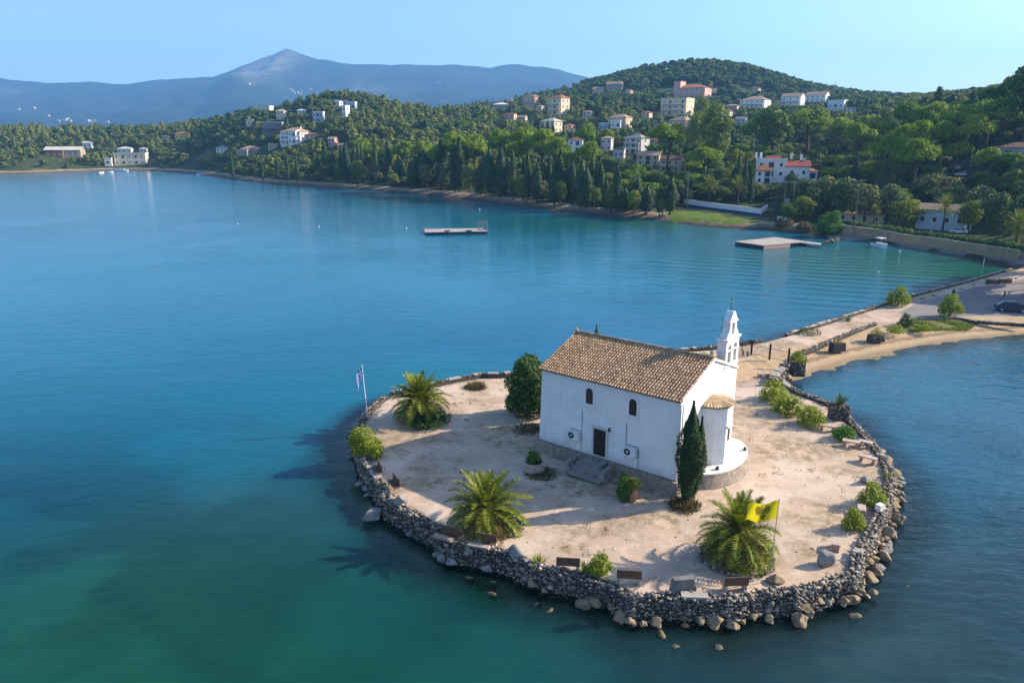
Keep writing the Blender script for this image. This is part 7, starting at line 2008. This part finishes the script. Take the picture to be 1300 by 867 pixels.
for i in order:
    x, y = cand[i]; z = cz[i]
    u0, v0, dep = proj(x, y, z)
    if not (-190 < u0 < 1490): continue
    q = rt.rand(); kn = kind_n[i]
    if v0 < 152 and u0 > 740 and y > 560: kind = 'darkpine' if q < 0.75 else 'olive'
    elif kn > 0.58: kind = 'broad' if q < 0.45 else 'olive' if q < 0.96 else 'cypress'
    elif kn < 0.40: kind = 'olive' if q < 0.55 else 'cypress' if q < 0.62 else 'darkpine'
    else: kind = 'olive' if q < 0.62 else 'broad' if q < 0.85 else 'cypress' if q < 0.89 else 'pine'
    if y > 640 and kind == 'pine': kind = 'darkpine'
    h, r = {'olive': (rt.uniform(4.4, 7.2), rt.uniform(2.9, 4.8)), 'broad': (rt.uniform(6, 11), rt.uniform(2.6, 4.2)), 'cypress': (rt.uniform(7, 13), rt.uniform(0.9, 1.5)), 'pine': (rt.uniform(7, 10), rt.uniform(3.0, 4.6)), 'darkpine': (rt.uniform(6, 10), rt.uniform(3.0, 4.4))}[kind]
    if csd[i] < 16: h *= 0.7
    if v0 < 152 and u0 > 740: h, r = rt.uniform(7, 10.5), rt.uniform(3.8, 6.0)
    # keep clear of houses, walls and the trees set one by one
    bad = False
    for hs in HOUSES:
        if abs(x - hs[5]) < hs[7] + r * 0.8 and abs(y - hs[6]) < hs[7] + r * 0.8 and (x - hs[5]) ** 2 + (y - hs[6]) ** 2 < (hs[7] + r * 0.8) ** 2: bad = True; break
    if bad: continue
    d2 = ((PL[:, 0] - x) ** 2 + (PL[:, 1] - y) ** 2) < (PL[:, 2] * 0.75 + r * 0.55) ** 2
    if d2.any(): continue
    rp = r / dep * FPX; vtop = proj(x, y, z + h)[1]
    for hs in list(HOUSES) + [(862, 978, 250, 284, max(q[1] for q in wp) + 1.0, 0, 0, 0)]:
        if y < hs[4] and u0 + rp > hs[0] and u0 - rp < hs[1] and vtop < hs[3] - (hs[3] - hs[2]) * 0.05 and v0 > hs[2]:
            lim = hs[3] - (hs[3] - hs[2]) * 0.05
            h = min(h, max(0.0, (v0 - lim) / FPX * dep)); vtop = v0 - h / dep * FPX
    if h < 2.6: continue
    r = min(r, h * 0.75) if kind != 'cypress' else r
    a, b = int(max(0, u0 - rp * 0.7 + 220)), int(min(1799, u0 + rp * 0.7 + 221))
    if b <= a: continue
    if horizon[a:b].max() < vtop - 1.0: continue          # wholly behind nearer crowns
    horizon[a:b] = np.minimum(horizon[a:b], vtop + 1.5 + (v0 - vtop) * 0.15)
    cand_list.append((kind, x, y, z, h, r, u0, v0, (v0 - vtop) * rp))
ZONES = [(130, 'at the far left of the bay shore'), (325, 'round the cream shore hotel and the yellow house'), (470, 'on the slopes of the knoll with the big white villa'), (740, 'on the slope above the cypress row'),
         (930, 'among the villas below the highest hill'), (1075, 'round the white villa with red roofs'), (2000, 'on the shaded slope at the right')]
WORDS = dict(olive='rounded grey-green olive tree', broad='loose yellow-green leafy tree', cypress='slim dark cypress', pine='small flat-topped pine', darkpine='dense dark green pine')
cand_list.sort(key=lambda c: -c[8] if -20 < c[6] < 1320 else 0)
QUOTA = dict(olive=230, broad=130, cypress=60, pine=70, darkpine=70)
cnt = {k: 0 for k in QUOTA}; rest = []
for c in cand_list:
    kind = c[0]
    if cnt[kind] < QUOTA[kind]:
        cnt[kind] += 1
        zone = next(t for m_, t in ZONES if c[6] < m_)
        plant(kind, c[1], c[2], c[4], c[5], WORDS[kind] + ' ' + zone, WORDS[kind] + 's ' + zone, c[3])
    else: rest.append(c)
low = {}
for kind, n, sz in (('olive', 190, 0.95), ('broad', 210, 1.05), ('cypress', 90, 1.0), ('pine', 210, 1.05), ('darkpine', 220, 1.1)):
    rs = np.random.RandomState(5); out = []
    for k in range(3):
        if kind == 'cypress': V, F = cypress_arrays(rs, 10.0, 1.3, n, sz); dims = (10.0, 1.3)
        elif kind == 'pine': V, F = crown_arrays(umbrella_lobes(rs, 8.5, 3.8, 5), n, sz, rs, core=0.72); dims = (8.5, 3.8)
        elif kind == 'broad': V, F = crown_arrays(round_lobes(rs, 8.5, 3.4, 1.0, 5), n, sz, rs, core=0.70); dims = (8.5, 3.4)
        elif kind == 'darkpine': V, F = crown_arrays(round_lobes(rs, 8.0, 3.7, 1.0, 5), n, sz, rs, core=0.74); dims = (8.0, 3.7)
        else: V, F = crown_arrays(round_lobes(rs, 5.7, 3.0, 0.4, 5), n, sz, rs, core=0.74); dims = (5.7, 3.0)
        out.append((V, F, dims))
    low[kind] = out
VV, FF, TT = [], [], []; off = 0
for kind, x, y, z, h, r, u0, v0, a in rest:
    V, F, (h0, r0) = low[kind][rt.randint(3)]
    t = rt.uniform(0, 6.283); c, s = math.cos(t), math.sin(t)
    W_ = np.stack([(V[:, 0] * c - V[:, 1] * s) * r / r0 + x, (V[:, 0] * s + V[:, 1] * c) * r / r0 + y, V[:, 2] * h / h0 + z - 0.1], 1)
    base_t = {'olive': 0.55, 'broad': 0.85, 'cypress': 0.0, 'pine': 0.95, 'darkpine': 0.12}[kind]
    VV.append(W_); FF.append(F + off); off += len(V); TT.append(np.full(len(V), np.clip(base_t + rt.uniform(-0.3, 0.3), 0, 1)))
wood = np_mesh('hillside_wood', np.concatenate(VV), np.concatenate(FF), [M['leaf_wood']], False, {'tint': np.concatenate(TT)})
tag(link('hillside_wood', wood), 'mixed wood of small far trees covering the hills', 'wood', kind='stuff')
print('TREES', cnt, len(rest), off)

p = T(1058, 128); mast = empty('radio_mast', p, 'thin radio mast on the skyline right of the highest hill', 'mast')
MB().tube([(0, 0, -1), (0, 0, 17)], [0.22, 0.1], 6).build('pole', M['metal_grey'], mast)
MB().box((0, 0, 14), (1.8, 0.15, 0.15)).box((0, 0, 16), (1.2, 0.15, 0.15)).build('aerial', M['metal_grey'], mast)
# far villages on the mountain side
m = MB(); rv = random.Random(6)
for (uc, vc, wu, wv, n) in ((82, 153, 10, 1.5, 18), (22, 139, 4, 2, 8), (112, 154, 8, 1, 8), (44, 137, 3, 1, 4), (375, 117, 9, 2.5, 22), (390, 114, 6, 1, 8), (318, 107, 4, 1, 6), (558, 106, 5, 1, 7), (135, 155, 3, 1, 5), (515, 122, 2, 0.6, 3), (60, 148, 3, 1, 4)):
    for i in range((n + 1) // 2):
        t = rv.gauss(0, 0.5); p = MT(uc + wu * t, vc + (0.3 * wu * t * 0.4 if uc == 375 else 0) + rv.gauss(0, 0.5) * wv)
        if p is None: continue
        w, d, h = rv.uniform(7, 12), rv.uniform(7, 10), rv.uniform(4, 7)
        m.box((p[0], p[1], p[2] + h / 2 - 2), (w, d, h + 4), 0, rv.uniform(-0.5, 0.5))
        m.box((p[0], p[1], p[2] + h + 0.6), (w * 1.06, d * 1.06, 1.2), 1, 0, taper=0.5)
o = m.build('mountain_village', [M['h_tan'], M['r_terracotta']]); tag(o, 'tiny white villages scattered on the far mountain side', 'village', kind='stuff')
